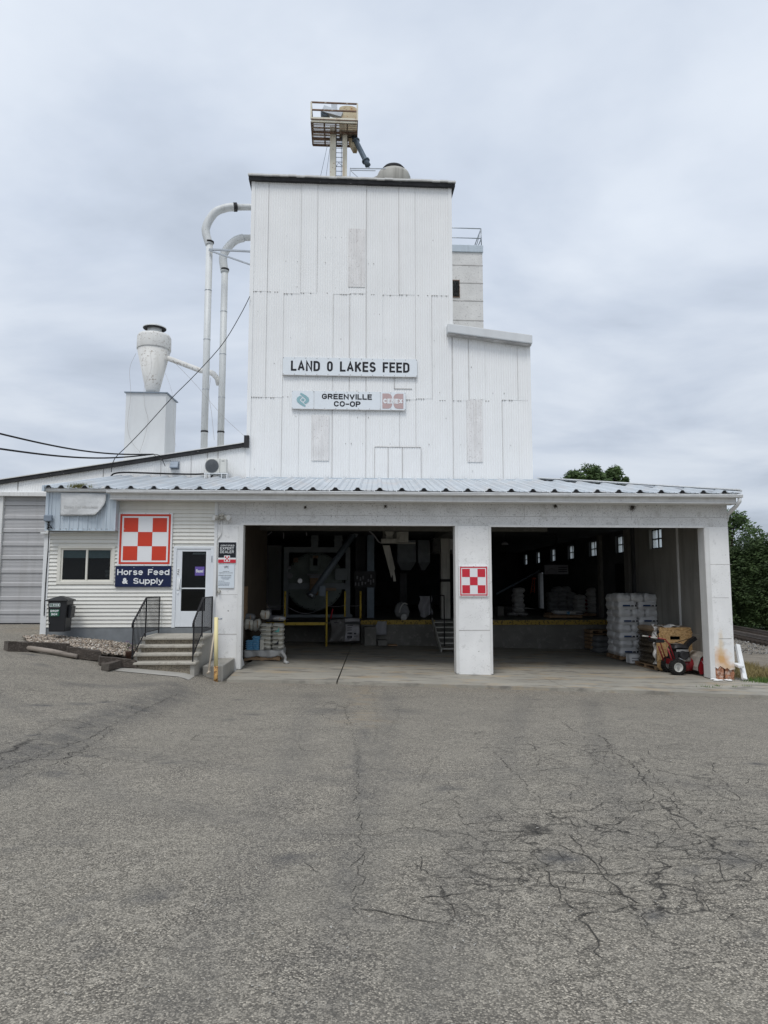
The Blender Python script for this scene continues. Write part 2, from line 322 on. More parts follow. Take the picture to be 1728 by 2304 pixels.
    def sheet(s, fn, nu, nv, smooth=True, th=0):
        v = [fn(i/nu, j/nv) for i in range(nu+1) for j in range(nv+1)]; k = nv+1
        f = [(i*k+j, (i+1)*k+j, (i+1)*k+j+1, i*k+j+1) for i in range(nu) for j in range(nv)]
        return s.add(v, f, smooth)
    def xf(s, m, start=0):
        for i in range(start, len(s.v)): s.v[i] = m @ s.v[i]
        return s
    def m(s, k): s.cur = k; return s
    def build(s, name, mt, parent=None, bevel=0, solid=0, weld=False):
        me = bpy.data.meshes.new(name)
        if parent is not None: org = wl(parent)
        else:
            xs = [p.x for p in s.v]; ys = [p.y for p in s.v]; zs = [p.z for p in s.v]
            org = Vector(((min(xs)+max(xs))/2, (min(ys)+max(ys))/2, min(zs)))
        me.from_pydata([tuple(p-org) for p in s.v], [], s.f)
        me.polygons.foreach_set('use_smooth', s.sm); me.polygons.foreach_set('material_index', s.mi)
        for x in (mt if isinstance(mt, (list, tuple)) else [mt]): me.materials.append(M[x] if isinstance(x, str) else x)
        me.update()
        o = bpy.data.objects.new(name, me); COL.objects.link(o)
        if parent is not None: o.parent = parent
        else: o.location = org
        if solid:
            q = o.modifiers.new('solid', 'SOLIDIFY'); q.thickness = solid; q.offset = 0
        if bevel:
            q = o.modifiers.new('bevel', 'BEVEL'); q.width = bevel; q.segments = 2; q.limit_method = 'ANGLE'; q.angle_limit = R(40)
        return o
def tag(o, label, cat=None, group=None, kind=None):
    o['label'] = label
    if cat: o['category'] = cat
    if group: o['group'] = group
    if kind: o['kind'] = kind
    return o
def thing(name, label, cat, loc=(0, 0, 0), group=None):
    o = bpy.data.objects.new(name, None); COL.objects.link(o); o.location = loc; o.empty_display_size = .1
    return tag(o, label, cat, group)
def struct(o, label=None):
    o['kind'] = 'structure'
    if label: o['label'] = label
    return o
def dup(root, loc, rz=None, label=None):
    r = root.copy(); COL.objects.link(r); r.location = loc
    if rz is not None: r.rotation_euler = (0, 0, rz)
    if label: r['label'] = label
    for ch in list(root.children):
        c = ch.copy(); COL.objects.link(c); c.parent = r
        for g in ch.children:
            d = g.copy(); COL.objects.link(d); d.parent = c
    return r
def text(s, x0, x1, z0, z1, y, depth=.006, bold=0.0, space=1.0):
    """lettering standing in the XZ plane, facing -Y, fitted to a box; returns an MB"""
    cu = bpy.data.curves.new('t', 'FONT'); cu.body = s; cu.extrude = 0; cu.offset = bold; cu.space_character = space; cu.resolution_u = 3
    ob = bpy.data.objects.new('t', cu); COL.objects.link(ob); bpy.context.view_layer.update()
    me = bpy.data.meshes.new_from_object(ob.evaluated_get(bpy.context.evaluated_depsgraph_get()))
    vs = [v.co.copy() for v in me.vertices]; fs = [tuple(p.vertices) for p in me.polygons]
    bpy.data.objects.remove(ob); bpy.data.curves.remove(cu); bpy.data.meshes.remove(me)
    ax = min(v.x for v in vs); bx = max(v.x for v in vs); az = min(v.y for v in vs); bz = max(v.y for v in vs)
    mb = MB()
    mb.add([(x0+(v.x-ax)/(bx-ax)*(x1-x0), y-depth, z0+(v.y-az)/(bz-az)*(z1-z0)) for v in vs], fs)
    return mb
def join(*ms):
    r = MB()
    for i, q in enumerate(ms):
        n = len(r.v); r.v += q.v; r.f += [[a+n for a in f] for f in q.f]; r.sm += q.sm; r.mi += [i]*len(q.f)
    return r

def _arc(cx, cy, rx, ry, a0, a1):
    n = max(4, int(abs(a1-a0)/15)); return [(cx+rx*math.cos(R(a0+(a1-a0)*k/n)), cy+ry*math.sin(R(a0+(a1-a0)*k/n))) for k in range(n+1)]
def glyph(ch, r):
    O_ = _arc(.5, 1-r, .5, r, 180, 0)+_arc(.5, r, .5, r, 0, -180)+[(0, 1-r)]; o_ = _arc(.5, .37, .5, .37, 0, 360)
    g = {'A': (.72, [[(0, 0), (.5, 1), (1, 0)], [(.2, .3), (.8, .3)]]), 'B': (.62, [[(0, 0), (0, 1), (.5, 1)]+_arc(.5, .76, .42, .24, 90, -90)+[(0, .52)], [(.5, .52)]+_arc(.5, .26, .5, .26, 90, -90)+[(0, 0)]]),
    'C': (.64, [_arc(.5, 1-r, .5, r, 15, 180)+_arc(.5, r, .5, r, 180, 345)]), 'D': (.64, [[(0, 0), (0, 1), (.4, 1)]+_arc(.4, 1-r, .6, r, 90, 0)+_arc(.4, r, .6, r, 0, -90)+[(0, 0)]]),
    'E': (.54, [[(1, 1), (0, 1), (0, 0), (1, 0)], [(0, .52), (.88, .52)]]), 'F': (.52, [[(1, 1), (0, 1), (0, 0)], [(0, .5), (.86, .5)]]),
    'G': (.66, [_arc(.5, 1-r, .5, r, 15, 180)+_arc(.5, r, .5, r, 180, 360)+[(1, .46), (.55, .46)]]), 'H': (.64, [[(0, 0), (0, 1)], [(1, 0), (1, 1)], [(0, .5), (1, .5)]]),
    'I': (.0, [[(.5, 0), (.5, 1)]]), 'K': (.64, [[(0, 0), (0, 1)], [(1, 1), (.04, .38)], [(.36, .6), (1, 0)]]), 'L': (.52, [[(0, 1), (0, 0), (1, 0)]]),
    'N': (.64, [[(0, 0), (0, 1), (1, 0), (1, 1)]]), 'O': (.66, [O_]), 'P': (.60, [[(0, 0), (0, 1), (.55, 1)]+_arc(.55, .73, .45, .27, 90, -90)+[(0, .46)]]),
    'R': (.62, [[(0, 0), (0, 1), (.55, 1)]+_arc(.55, .75, .45, .25, 90, -90)+[(0, .5)], [(.5, .5), (1, 0)]]), 'S': (.62, [_arc(.5, .75, .46, .25, 20, 270)+_arc(.5, .25, .5, .25, 90, -160)]),
    'T': (.6, [[(0, 1), (1, 1)], [(.5, 1), (.5, 0)]]), 'V': (.7, [[(0, 1), (.5, 0), (1, 1)]]), 'X': (.66, [[(0, 0), (1, 1)], [(0, 1), (1, 0)]]), 'U': (.64, [[(0, 1), (0, r)]+_arc(.5, r, .5, r, 180, 360)+[(1, 1)]]),
    '-': (.4, [[(0, .45), (1, .45)]]), 'o': (.56, [o_]), 'r': (.32, [[(0, 0), (0, .74)], [(0, .42)]+_arc(.8, .42, .8, .32, 180, 80)]), 's': (.48, [_arc(.5, .555, .45, .185, 25, 270)+_arc(.5, .185, .5, .185, 90, -155)]),
    'e': (.54, [[(0.03, .38), (1, .38)]+_arc(.5, .37, .5, .37, 0, 318)]), 'd': (.56, [o_, [(1, 0), (1, 1)]]), 'u': (.54, [[(0, .74), (0, .3)]+_arc(.5, .3, .5, .3, 180, 360)+[(1, .74)], [(1, 0), (1, .4)]]),
    'p': (.56, [o_, [(0, .74), (0, -.30)]]), 'l': (.0, [[(.5, 0), (.5, 1)]]), 'y': (.56, [[(0, .74), (.5, .03)], [(1, .74), (.46, -.12), (.30, -.28), (.05, -.28)]]),
    '&': (.72, [[(1, 0), (.24, .66), (.20, .84), (.28, .96), (.42, 1), (.56, .95), (.62, .82), (.52, .66), (.12, .42), (0, .22), (.12, .04), (.36, 0), (.62, .08), (.84, .30), (.92, .50)]])}
    return g.get(ch, (.45, []))
def stext(s, x0, x1, z0, z1, y, t=.17, r=.3, gap=.14, th=.004):
    """block lettering drawn with strokes of even weight; z0..z1 is the capital height"""
    h = z1-z0; tw_ = t*h; ws_ = [glyph(ch, r)[0] for ch in s]
    fixed = sum(tw_ for ch in s if ch != ' ')+tw_*1.2*0; free = (x1-x0)-fixed; un = sum(w if w else 0 for w in ws_)+gap*(len(s)-1)
    k = free/un; x = x0; mb = MB(); dz = 0
    for ch, w_ in zip(s, ws_):
        gw = w_*k+(tw_ if ch != ' ' else 0)
        for pl in glyph(ch, r)[1]:
            p = [(x+tw_/2+u*(gw-tw_), z0+tw_/2+v*(h-tw_)) for u, v in pl]; q = [p[0]]
            for a_ in p[1:]:
                if math.hypot(a_[0]-q[-1][0], a_[1]-q[-1][1]) > tw_*.08: q.append(a_)
            n = len(q)
            if n < 2: continue
            closed = math.hypot(q[0][0]-q[-1][0], q[0][1]-q[-1][1]) < tw_*.3 and n > 4
            if closed: q[-1] = q[0]
            L_, R_ = [], []
            for i in range(n):
                a_ = q[i-1] if i else (q[-2] if closed else None); b_ = q[i+1] if i < n-1 else (q[1] if closed else None); c_ = q[i]
                def nr(p1, p2): l = math.hypot(p2[0]-p1[0], p2[1]-p1[1]); return (-(p2[1]-p1[1])/l, (p2[0]-p1[0])/l)
                n1_ = nr(a_, c_) if a_ else None; n2_ = nr(c_, b_) if b_ else None
                if n1_ and n2_:
                    mx_, mz_ = n1_[0]+n2_[0], n1_[1]+n2_[1]; l = math.hypot(mx_, mz_) or 1; mx_, mz_ = mx_/l, mz_/l; cs_ = max(.45, mx_*n1_[0]+mz_*n1_[1]); mx_, mz_ = mx_/cs_, mz_/cs_; ex = 0
                else:
                    mx_, mz_ = n1_ or n2_; 
                e = 0
                cx_, cz_ = c_
                if not closed and (i == 0 or i == n-1):   # square end caps
                    o = q[1] if i == 0 else q[-2]; l = math.hypot(c_[0]-o[0], c_[1]-o[1]); cx_ += (c_[0]-o[0])/l*tw_/2*(1 if abs(c_[0]-o[0]) < 1e-6 or abs(c_[1]-o[1]) < 1e-6 else .3); cz_ += (c_[1]-o[1])/l*tw_/2*(1 if abs(c_[0]-o[0]) < 1e-6 or abs(c_[1]-o[1]) < 1e-6 else .3)
                L_.append((cx_+mx_*tw_/2, y-th-dz, cz_+mz_*tw_/2)); R_.append((cx_-mx_*tw_/2, y-th-dz, cz_-mz_*tw_/2))
            mb.add(L_+R_, [(i, i+n, i+n+1, i+1) for i in range(n-1)]); dz += .00025
        x += gw+gap*k
    return mb

# ============================================================ GROUND
def asphalt():
    m = bpy.data.materials.new('worn_asphalt'); m.use_nodes = True; t = m.node_tree; l = t.links.new; b = t.nodes['Principled BSDF']
    tc = t.nodes.new('ShaderNodeTexCoord').outputs['Object']
    def nd(k, **kw):
        n = t.nodes.new(k)
        for a, v in kw.items():
            if a in n.inputs: n.inputs[a].default_value = v
            else: setattr(n, a, v)
        return n
    def mr(v, a, b_, c=0., d=1.):
        r = t.nodes.new('ShaderNodeMapRange'); l(v, r.inputs[0])
        for i, q in enumerate((a, b_, c, d)): r.inputs[i+1].default_value = q
        return r.outputs[0]
    def mix(f, a, c, typ='MIX'):
        x = t.nodes.new('ShaderNodeMixRGB'); x.blend_type = typ
        for i, q in enumerate((f, a, c)):
            if isinstance(q, (float, int)): x.inputs[i].default_value = q
            elif isinstance(q, tuple): x.inputs[i].default_value = q
            else: l(q, x.inputs[i])
        return x.outputs[0]
    def noise(s, d=4, ro=.55):
        n = nd('ShaderNodeTexNoise', Scale=s, Detail=d, Roughness=ro); l(tc, n.inputs['Vector']); return n
    vo = nd('ShaderNodeTexVoronoi', Scale=115.); l(tc, vo.inputs['Vector'])
    sx = t.nodes.new('ShaderNodeSeparateColor'); l(vo.outputs['Color'], sx.inputs[0])
    ramp = t.nodes.new('ShaderNodeValToRGB'); l(sx.outputs[0], ramp.inputs[0]); e = ramp.color_ramp.elements
    e[0].position = 0; e[0].color = (.075, .067, .056, 1); e[1].position = 1; e[1].color = (.66, .60, .495, 1)
    for p_, c_ in ((.3, (.182, .165, .137, 1)), (.6, (.305, .278, .230, 1)), (.85, (.43, .39, .322, 1))): q = e.new(p_); q.color = c_
    vo2 = nd('ShaderNodeTexVoronoi', Scale=26.); l(tc, vo2.inputs['Vector'])
    sx2 = t.nodes.new('ShaderNodeSeparateColor'); l(vo2.outputs['Color'], sx2.inputs[0])
    c = mix(mr(sx2.outputs[1], .86, .9, 0, .55), ramp.outputs[0], (.46, .42, .35, 1))
    c = mix(mr(vo.outputs['Distance'], .45, .75, 0, .7), c, (.05, .047, .043, 1))
    # broad tone changes and older darker patches
    c = mix(mr(noise(.45, 5, .6).outputs[0], .38, .66, .0, .30), c, (.14, .13, .113, 1))
    c = mix(mr(noise(1.7, 5, .6).outputs[0], .35, .7, 0, .3), c, (.32, .295, .245, 1))
    c = mix(mr(noise(6, 4, .6).outputs[0], .4, .75, 0, .2), c, (.12, .113, .105, 1))
    at = t.nodes.new('ShaderNodeAttribute'); at.attribute_name = 'stain'
    n9 = noise(3.2, 5, .65).outputs[0]
    st = t.nodes.new('ShaderNodeMath'); st.operation = 'MULTIPLY'; l(at.outputs['Fac'], st.inputs[0]); l(mr(n9, .3, .6, .25, 1.1), st.inputs[1])
    c = mix(st.outputs[0], c, (.075, .075, .077, 1))
    a2 = t.nodes.new('ShaderNodeAttribute'); a2.attribute_name = 'mud'
    s2 = t.nodes.new('ShaderNodeMath'); s2.operation = 'MULTIPLY'; l(a2.outputs['Fac'], s2.inputs[0]); l(mr(noise(2.6, 5, .65).outputs[0], .42, .6, .0, .85), s2.inputs[1])
    c = mix(s2.outputs[0], c, (.27, .225, .165, 1))
    # fine crazing
    dn = noise(2.6, 4, .6); ad = t.nodes.new('ShaderNodeVectorMath'); ad.operation = 'MULTIPLY_ADD'; l(dn.outputs['Color'], ad.inputs[0]); ad.inputs[1].default_value = (.55, .55, 0); l(tc, ad.inputs[2])
    cmask = mr(noise(.30, 3, .5).outputs[0], .50, .66, 0, .6)
    a3 = t.nodes.new('ShaderNodeAttribute'); a3.attribute_name = 'craze'
    mxm = t.nodes.new('ShaderNodeMath'); mxm.operation = 'MAXIMUM'; l(cmask, mxm.inputs[0]); l(a3.outputs['Fac'], mxm.inputs[1])
    for sc, wd, am in ((1.1, .012, .95), (2.7, .022, .8)):
        v3 = nd('ShaderNodeTexVoronoi', feature='DISTANCE_TO_EDGE', Scale=sc); l(ad.outputs[0], v3.inputs['Vector'])
        ed = mr(v3.outputs['Distance'], 0, wd, am, 0)
        mm = t.nodes.new('ShaderNodeMath'); mm.operation = 'MULTIPLY'; l(ed, mm.inputs[0]); l(mxm.outputs[0], mm.inputs[1])
        m3 = t.nodes.new('ShaderNodeMath'); m3.operation = 'MULTIPLY'; l(mm.outputs[0], m3.inputs[0]); l(mr(noise(1.1, 3).outputs[0], .28, .42), m3.inputs[1])
        c = mix(m3.outputs[0], c, (.028, .026, .024, 1))
    l(c, b.inputs['Base Color']); b.inputs['Roughness'].default_value = .9; b.inputs['Specular IOR Level'].default_value = .2
    bn = t.nodes.new('ShaderNodeBump'); bn.inputs['Strength'].default_value = .8; bn.inputs['Distance'].default_value = .006
    l(vo.outputs['Distance'], bn.inputs['Height']); bn.invert = True; l(bn.outputs[0], b.inputs['Normal'])
    return m
M['asphalt'] = asphalt()
xs = sorted(set([-300, -200, -120, -70, -45, -30, -22, -17] + [round(-14+.13*i, 3) for i in range(224)] + [17, 22, 30, 45, 70, 120, 200, 300]))
ys = sorted(set([-120, -60, -30, -12, -5, -1.5] + [round(.3+.13*i, 3) for i in range(143)] + [21, 24, 28, 33, 40, 50, 70, 110, 180, 300, 500]))
nx, ny = len(xs), len(ys)
A = np.zeros((ny, nx, 3)); XX, YY = np.meshgrid(xs, ys)
tt = np.clip((YY-2)/13.5, 0, 1); ZZ = np.interp(XX, _hx, _hz)*tt
A[..., 0] = XX; A[..., 1] = YY; A[..., 2] = ZZ
me = bpy.data.meshes.new('ground'); me.vertices.add(nx*ny); me.vertices.foreach_set('co', A.ravel())
idx = np.arange(nx*ny).reshape(ny, nx); q = np.stack([idx[:-1, :-1], idx[:-1, 1:], idx[1:, 1:], idx[1:, :-1]], -1).reshape(-1, 4)
me.loops.add(q.size); me.loops.foreach_set('vertex_index', q.ravel()); me.polygons.add(len(q))
me.polygons.foreach_set('loop_start', np.arange(0, q.size, 4)); me.polygons.foreach_set('loop_total', np.full(len(q), 4)); me.update(calc_edges=True)
me.polygons.foreach_set('use_smooth', [True]*len(q))
stain = np.zeros((ny, nx)); mud = np.zeros((ny, nx)); craze = np.zeros((ny, nx))
def seg(arr, pts, wid, val):
    g = [G(*p) for p in pts]
    for a, b in zip(g[:-1], g[1:]):
        ax, ay, bx, by = a.x, a.y, b.x, b.y; d2 = (bx-ax)**2+(by-ay)**2+1e-9
        u = np.clip(((XX-ax)*(bx-ax)+(YY-ay)*(by-ay))/d2, 0, 1)
        d = np.hypot(XX-ax-u*(bx-ax), YY-ay-u*(by-ay)); np.maximum(arr, val*np.clip(1.3-d/wid, 0, 1), out=arr)
def blob(arr, px, py, rx, ry, val):
    g = G(px, py); d = np.sqrt(((XX-g.x)/rx)**2+((YY-g.y)/ry)**2); np.maximum(arr, val*np.clip(1.4-d, 0, 1), out=arr)
seg(stain, [(-60, 1760), (0, 1715), (120, 1680), (230, 1620), (330, 1585), (410, 1555)], .40, .5)
seg(stain, [(160, 1540), (270, 1545), (400, 1540)], .30, .4)
seg(stain, [(815, 1640), (808, 1760), (800, 1900), (795, 2050)], .10, .45)
blob(stain, 735, 1600, .45, .5, .5); blob(stain, 900, 1600, .35, .5, .35)
for px, py, r in ((95, 1587, .18), (182, 1584, .17), (232, 1580, .1), (70, 1473, .15), (98, 1497, .18), (313, 1598, .13), (232, 1578, .08), (24, 1963, .05), (232, 2100, .04), (340, 1571, .1), (150, 1592, .08)):
    blob(stain, px, py, r, r*.7, 1.0)
or_ = random.Random(77)
for i in range(46):
    r_ = or_.uniform(.05, .16); blob(stain, or_.uniform(20, 1700), 1570+or_.random()**2*650, r_, r_*.8, or_.uniform(.35, .9))
seg(mud, [(818, 1545), (812, 1600), (820, 1632)], .34, .8); blob(mud, 808, 1622, .5, .42, 1.)
for l_ in ([(880, 1560), (860, 1700), (790, 1950), (700, 2280)], [(700, 1560), (660, 1700), (560, 1950), (380, 2280)], [(1330, 1570), (1350, 1700), (1400, 1850)], [(1180, 1570), (1130, 1750), (1040, 2000), (960, 2280)], [(-20, 1560), (300, 1700), (800, 1760), (1300, 1730), (1800, 1800)], [(-20, 1640), (300, 1800), (800, 1890), (1300, 1860), (1800, 1950)]): seg(stain, l_, .22, .22)
seg(mud, [(560, 1540), (900, 1546), (1300, 1562)], .3, .3)
seg(mud, [(-50, 1408), (60, 1412), (100, 1425)], .5, .8); blob(stain, 40, 1428, .8, .25, .6)
for a in ((1480, 1870, 1.9, 1.2, 1), (1650, 1860, 1.9, 1.2, 1), (1330, 2010, 1.1, .8, 1), (1200, 1900, .8, .7, .8), (1500, 1760, 1.6, 1.0, .8), (760, 1590, .8, .9, .9), (1300, 1690, .9, 1.1, .9), (330, 1600, 1.6, .5, .8), (1600, 1980, 1.2, .7, 1), (80, 1700, 2.0, .9, .9)): blob(craze, *a)
for nm, ar in (('stain', stain), ('mud', mud), ('craze', craze)):
    at = me.attributes.new(nm, 'FLOAT', 'POINT'); at.data.foreach_set('value', ar.ravel().astype(np.float32))
me.materials.append(M['asphalt']); go = bpy.data.objects.new('asphalt_ground', me); COL.objects.link(go); struct(go, 'worn grey asphalt lot in front of the feed store')

# the cracks one can follow, cut as narrow ribbons that wander over the asphalt
cr = MB(); cr_rnd = random.Random(3)
def crack(pts, wpx=.012, jit=.035, y3=.005):
    g = [G(*p) for p in pts]; line = []
    for a, b in zip(g[:-1], g[1:]):
        n = max(2, int((b-a).length/.06))
        for i in range(n): line.append(a.lerp(b, i/n)+Vector((cr_rnd.gauss(0, jit), cr_rnd.gauss(0, jit), 0))*(0 if i == 0 else 1)*.6)
    line.append(g[-1]); vs = []
    for i, p in enumerate(line):
        d = (line[min(i+1, len(line)-1)]-line[max(i-1, 0)]); d.z = 0; d.normalize(); nrm = Vector((-d.y, d.x, 0))
        wv = wpx*.40*(.25+1.1*cr_rnd.random()**1.3)*(1 if 0 < i < len(line)-1 else .2)
        for s_ in (-1, 1):
            q_ = p+nrm*wv*s_; q_.z = H(q_.x, q_.y)+y3; vs.append(q_)
    cr.add(vs, [(2*i, 2*i+1, 2*i+3, 2*i+2) for i in range(len(line)-1)])
def c2(l): return [(864+x/1.92, 1450+y/1.92) for x, y in l]
crack(c2([(430, 808), (560, 812), (680, 816), (800, 822), (850, 880), (890, 925), (930, 975), (1010, 1050), (1060, 1095), (1110, 1125)]), .011)
crack(c2([(635, 880), (665, 935), (715, 990), (750, 1045), (765, 1085), (790, 1125), (840, 1150), (880, 1215), (925, 1280), (905, 1330), (960, 1370)]), .012)
crack(c2([(410, 965), (560, 975), (700, 962), (850, 958), (960, 975), (1100, 962)]), .008)
crack(c2([(540, 1040), (640, 1045), (750, 1050), (860, 1030), (910, 990)]), .007)
crack(c2([(630, 1120), (760, 1130), (880, 1142), (1000, 1130), (1120, 1132)]), .007)
crack(c2([(1020, 1055), (1100, 1045), (1230, 1060), (1340, 1085), (1450, 1110)]), .007)
crack(c2([(920, 1185), (1000, 1195), (1100, 1205), (1180, 1230)]), .006)
crack(c2([(765, 335), (830, 380), (900, 385), (965, 412), (985, 465), (1060, 505), (1100, 560), (1150, 620), (1250, 680), (1300, 740)]), .012)
crack(c2([(740, 410), (790, 440), (890, 470), (985, 462)]), .012)
crack(c2([(470, 460), (530, 520), (600, 590), (690, 690), (780, 790)]), .007)
crack(c2([(990, 495), (1120, 525), (1200, 600), (1290, 680)]), .007)
crack(c2([(1290, 690), (1400, 710), (1540, 735), (1660, 755)]), .009)
crack(c2([(880, 815), (930, 785), (1050, 760), (1090, 735)]), .007)
crack(c2([(1290, 810), (1400, 835), (1540, 850), (1660, 860)]), .010)
crack(c2([(1340, 870), (1240, 830), (1180, 880), (1210, 960), (1330, 985), (1440, 1030), (1590, 1010), (1650, 945)]), .008)
crack(c2([(270, 590), (310, 680), (330, 760), (380, 860)]), .005)
crack(c2([(250, 440), (200, 520), (150, 620)]), .005)
crack([(0, 1733), (60, 1712), (120, 1690), (200, 1662), (290, 1612), (360, 1580), (400, 1562)], .010)
crack([(0, 1775), (60, 1742), (130, 1716), (200, 1680), (260, 1640)], .008)
crack([(430, 1565), (500, 1558), (590, 1552), (660, 1549)], .009); crack([(60, 1665), (130, 1625), (250, 1610)], .006)
crack([(0, 1512), (30, 1505), (60, 1515)], .008); crack([(360, 1690), (500, 1695), (640, 1688), (780, 1668)], .006)
crack([(724, 1590), (745, 1578), (775, 1592), (780, 1610), (792, 1632)], .012); crack([(715, 1605), (740, 1620), (770, 1625), (790, 1632)], .011)
crack([(790, 1640), (806, 1700), (803, 1780), (812, 1860), (806, 1960), (808, 2060)], .006); crack([(840, 1560), (850, 1620), (846, 1655), (838, 1675)], .005)
crack([(835, 1560), (900, 1575), (960, 1560)], .008); crack([(884, 1600), (900, 1590), (896, 1615), (870, 1650)], .007)
for i in range(70):    # short side branches round the broken area
    px, py = cr_rnd.choice([(1480, 1870), (1620, 1880), (1320, 2000), (1230, 1960), (1600, 1990), (1300, 1690), (740, 1600), (1400, 1800)])
    px += cr_rnd.gauss(0, 90); py += cr_rnd.gauss(0, 45); a = cr_rnd.random()*6.28; l_ = [(px, py)]
    for k in range(3): a += cr_rnd.gauss(0, .5); l_.append((l_[-1][0]+38*math.cos(a), max(1570, l_[-1][1]+14*math.sin(a))))
    if all(x < 1760 for x, y in l_): crack(l_, .0045)
def ribbon(p, q, wd):
    n = max(3, int((q-p).length/.05)); d = (q-p).normalized(); nrm = Vector((-d.y, d.x, 0)); off = 0; vs = []
    for i in range(n+1):
        off = (off+cr_rnd.gauss(0, .014))*(1 if i < n-2 else .4) if 0 < i < n else 0; w_ = wd*.8*(.25+1.1*cr_rnd.random()); c_ = p.lerp(q, i/n)+nrm*off
        for s_ in (-1, 1): v = c_+nrm*w_*s_; v.z = H(v.x, v.y)+.0045; vs.append(v)
    cr.add(vs, [(2*i, 2*i+1, 2*i+3, 2*i+2) for i in range(n)])
def network(cx_, cy_, nx_, ny_, cell, keep, wd, rx_, ry_):
    gp = {}
    for i in range(nx_+1):
        for j in range(ny_+1): gp[i, j] = Vector((cx_+(i-nx_/2)*cell+cr_rnd.uniform(-.38, .38)*cell, cy_+(j-ny_/2)*cell*.8+cr_rnd.uniform(-.36, .36)*cell, 0))
    for (i, j), p in gp.items():
        for di, dj in ((1, 0), (0, 1)):
            if dj and (i+j) % 2: continue
            q = gp.get((i+di, j+dj))
            if q is None: continue
            rr_ = math.hypot((p.x-cx_)/rx_, (p.y-cy_)/ry_)
            if cr_rnd.random() < keep*(1.25-rr_): ribbon(p, q, wd*cr_rnd.uniform(.5, 1.2))
for px, py, nx_, ny_, cell, keep, wd, rx_, ry_ in ((1500, 1880, 14, 9, .36, .85, .0042, 2.5, 1.5), (1360, 2040, 8, 6, .30, .7, .0034, 1.3, .9), (1200, 1880, 6, 6, .34, .55, .0035, 1.2, 1.0), (1310, 1680, 9, 7, .42, .6, .005, 1.9, 1.4), (760, 1600, 6, 6, .30, .65, .005, .9, .8), (1640, 1750, 8, 6, .5, .6, .0045, 2.0, 1.4), (200, 1640, 12, 4, .45, .4, .005, 2.7, .7)):
    g = G(px, py); network(g.x, g.y, nx_, ny_, cell, keep, wd, rx_, ry_)
M['crack'] = flat('crack_shadow', (.05, .046, .04), .95)
tag(cr.build('asphalt_cracks', 'crack'), 'dark wandering cracks running through the asphalt lot', 'cracks', kind='stuff')

gs = MB(); gr2 = random.Random(15)
for i in range(1500):
    px, py = gr2.uniform(-40, 1760), 1565+gr2.random()**2.2*700; g = G(px, py) if i < 1500 else None; r_ = gr2.uniform(.004, .011)
    gs.add([g+Vector((gr2.uniform(-1, 1), gr2.uniform(-1, 1), gr2.uniform(0, 1.2)))*r_ for _ in range(4)], [(0, 1, 2), (0, 2, 3), (0, 3, 1), (1, 3, 2)])
tag(gs.build('loose_grit', 'concrete'), 'loose grit scattered over the asphalt lot', 'grit', kind='stuff')

# concrete apron and bay floor, one falling sheet
def concrete_floor():
    m = mat('bay_floor_concrete', (.33, .31, .265), .85, 0, .16, .9, spots=[((.14, .13, .115), 1.7, .50, .14, .7), ((.42, .32, .20), 1.3, .52, .14, .6), ((.14, .13, .12), 34, .64, .04, .5)], stretch=(.7, 1.5, 1), bump=(40, .25, .006))
    return m
M['floor'] = concrete_floor()
sl = MB()
def slab_poly(poly, th=.12, up_=.03):
    n = len(poly); v = [(x, y, slabz(x)+up_) for x, y in poly]+[(x, y, slabz(x)+up_-th) for x, y in poly]
    sl.add(v, [tuple(range(n)), tuple(range(2*n-1, n-1, -1))]+[(i, i+n, (i+1) % n+n, (i+1) % n) for i in range(n)])
jx0, jx1 = G(760, 1540).x, X(792, 27.3, 1450)
e0 = [G(541, 1536), G(757, 1540), G(1303, 1556), G(1660, 1566)]
r1 = G(1600, 1519)
slab_poly([(-2.80, 18.6), (-2.75, e0[0].y), (e0[1].x-.004, e0[1].y), (jx0+(jx1-jx0)*(28.4-e0[1].y)/(27.3-e0[1].y)-.004, 28.4), (-2.2, 28.4)])
cz_y = 17.95
def jx(y): return jx0+(jx1-jx0)*(y-e0[1].y)/(27.3-e0[1].y)
slab_poly([(jx(e0[1].y)+.004, e0[1].y), (e0[2].x, e0[2].y), (11.9, 15.75), (11.9, cz_y-.004), (jx(cz_y)+.004, cz_y-.004)])
slab_poly([(jx(cz_y)+.004, cz_y+.004), (11.2, cz_y+.004), (11.2, 28.4), (jx(28.4)+.004, 28.4)])
struct(sl.build('concrete_bay_floor', 'floor'), 'pale concrete apron and floor running into the two drive bays')
st2 = MB(); st2.box(e0[2].x-3, 12.4, 15.3, 15.72, -1.3, slabz(9)-.01)
# cracks in the slab
cr = MB()
H_old = H
def H(x, y): return slabz(x)+.03
crack([(1303, 1556), (1262, 1542), (1235, 1530)], .012, .01, .003); crack([(1235, 1530), (1195, 1515), (1160, 1503)], .006, .01, .003)
crack([(1420, 1516), (1470, 1524), (1530, 1530)], .006, .02, .003); crack([(1380, 1500), (1440, 1506)], .005, .02, .003)
tag(cr.build('slab_cracks', 'crack'), 'thin cracks in the concrete floor of the right-hand bay', 'cracks', kind='stuff')
def H(x, y): return H_old(x, y)
sg = MB().box(-2.5, 11.6, 27.9, 28.3, -1.4, -1.2)

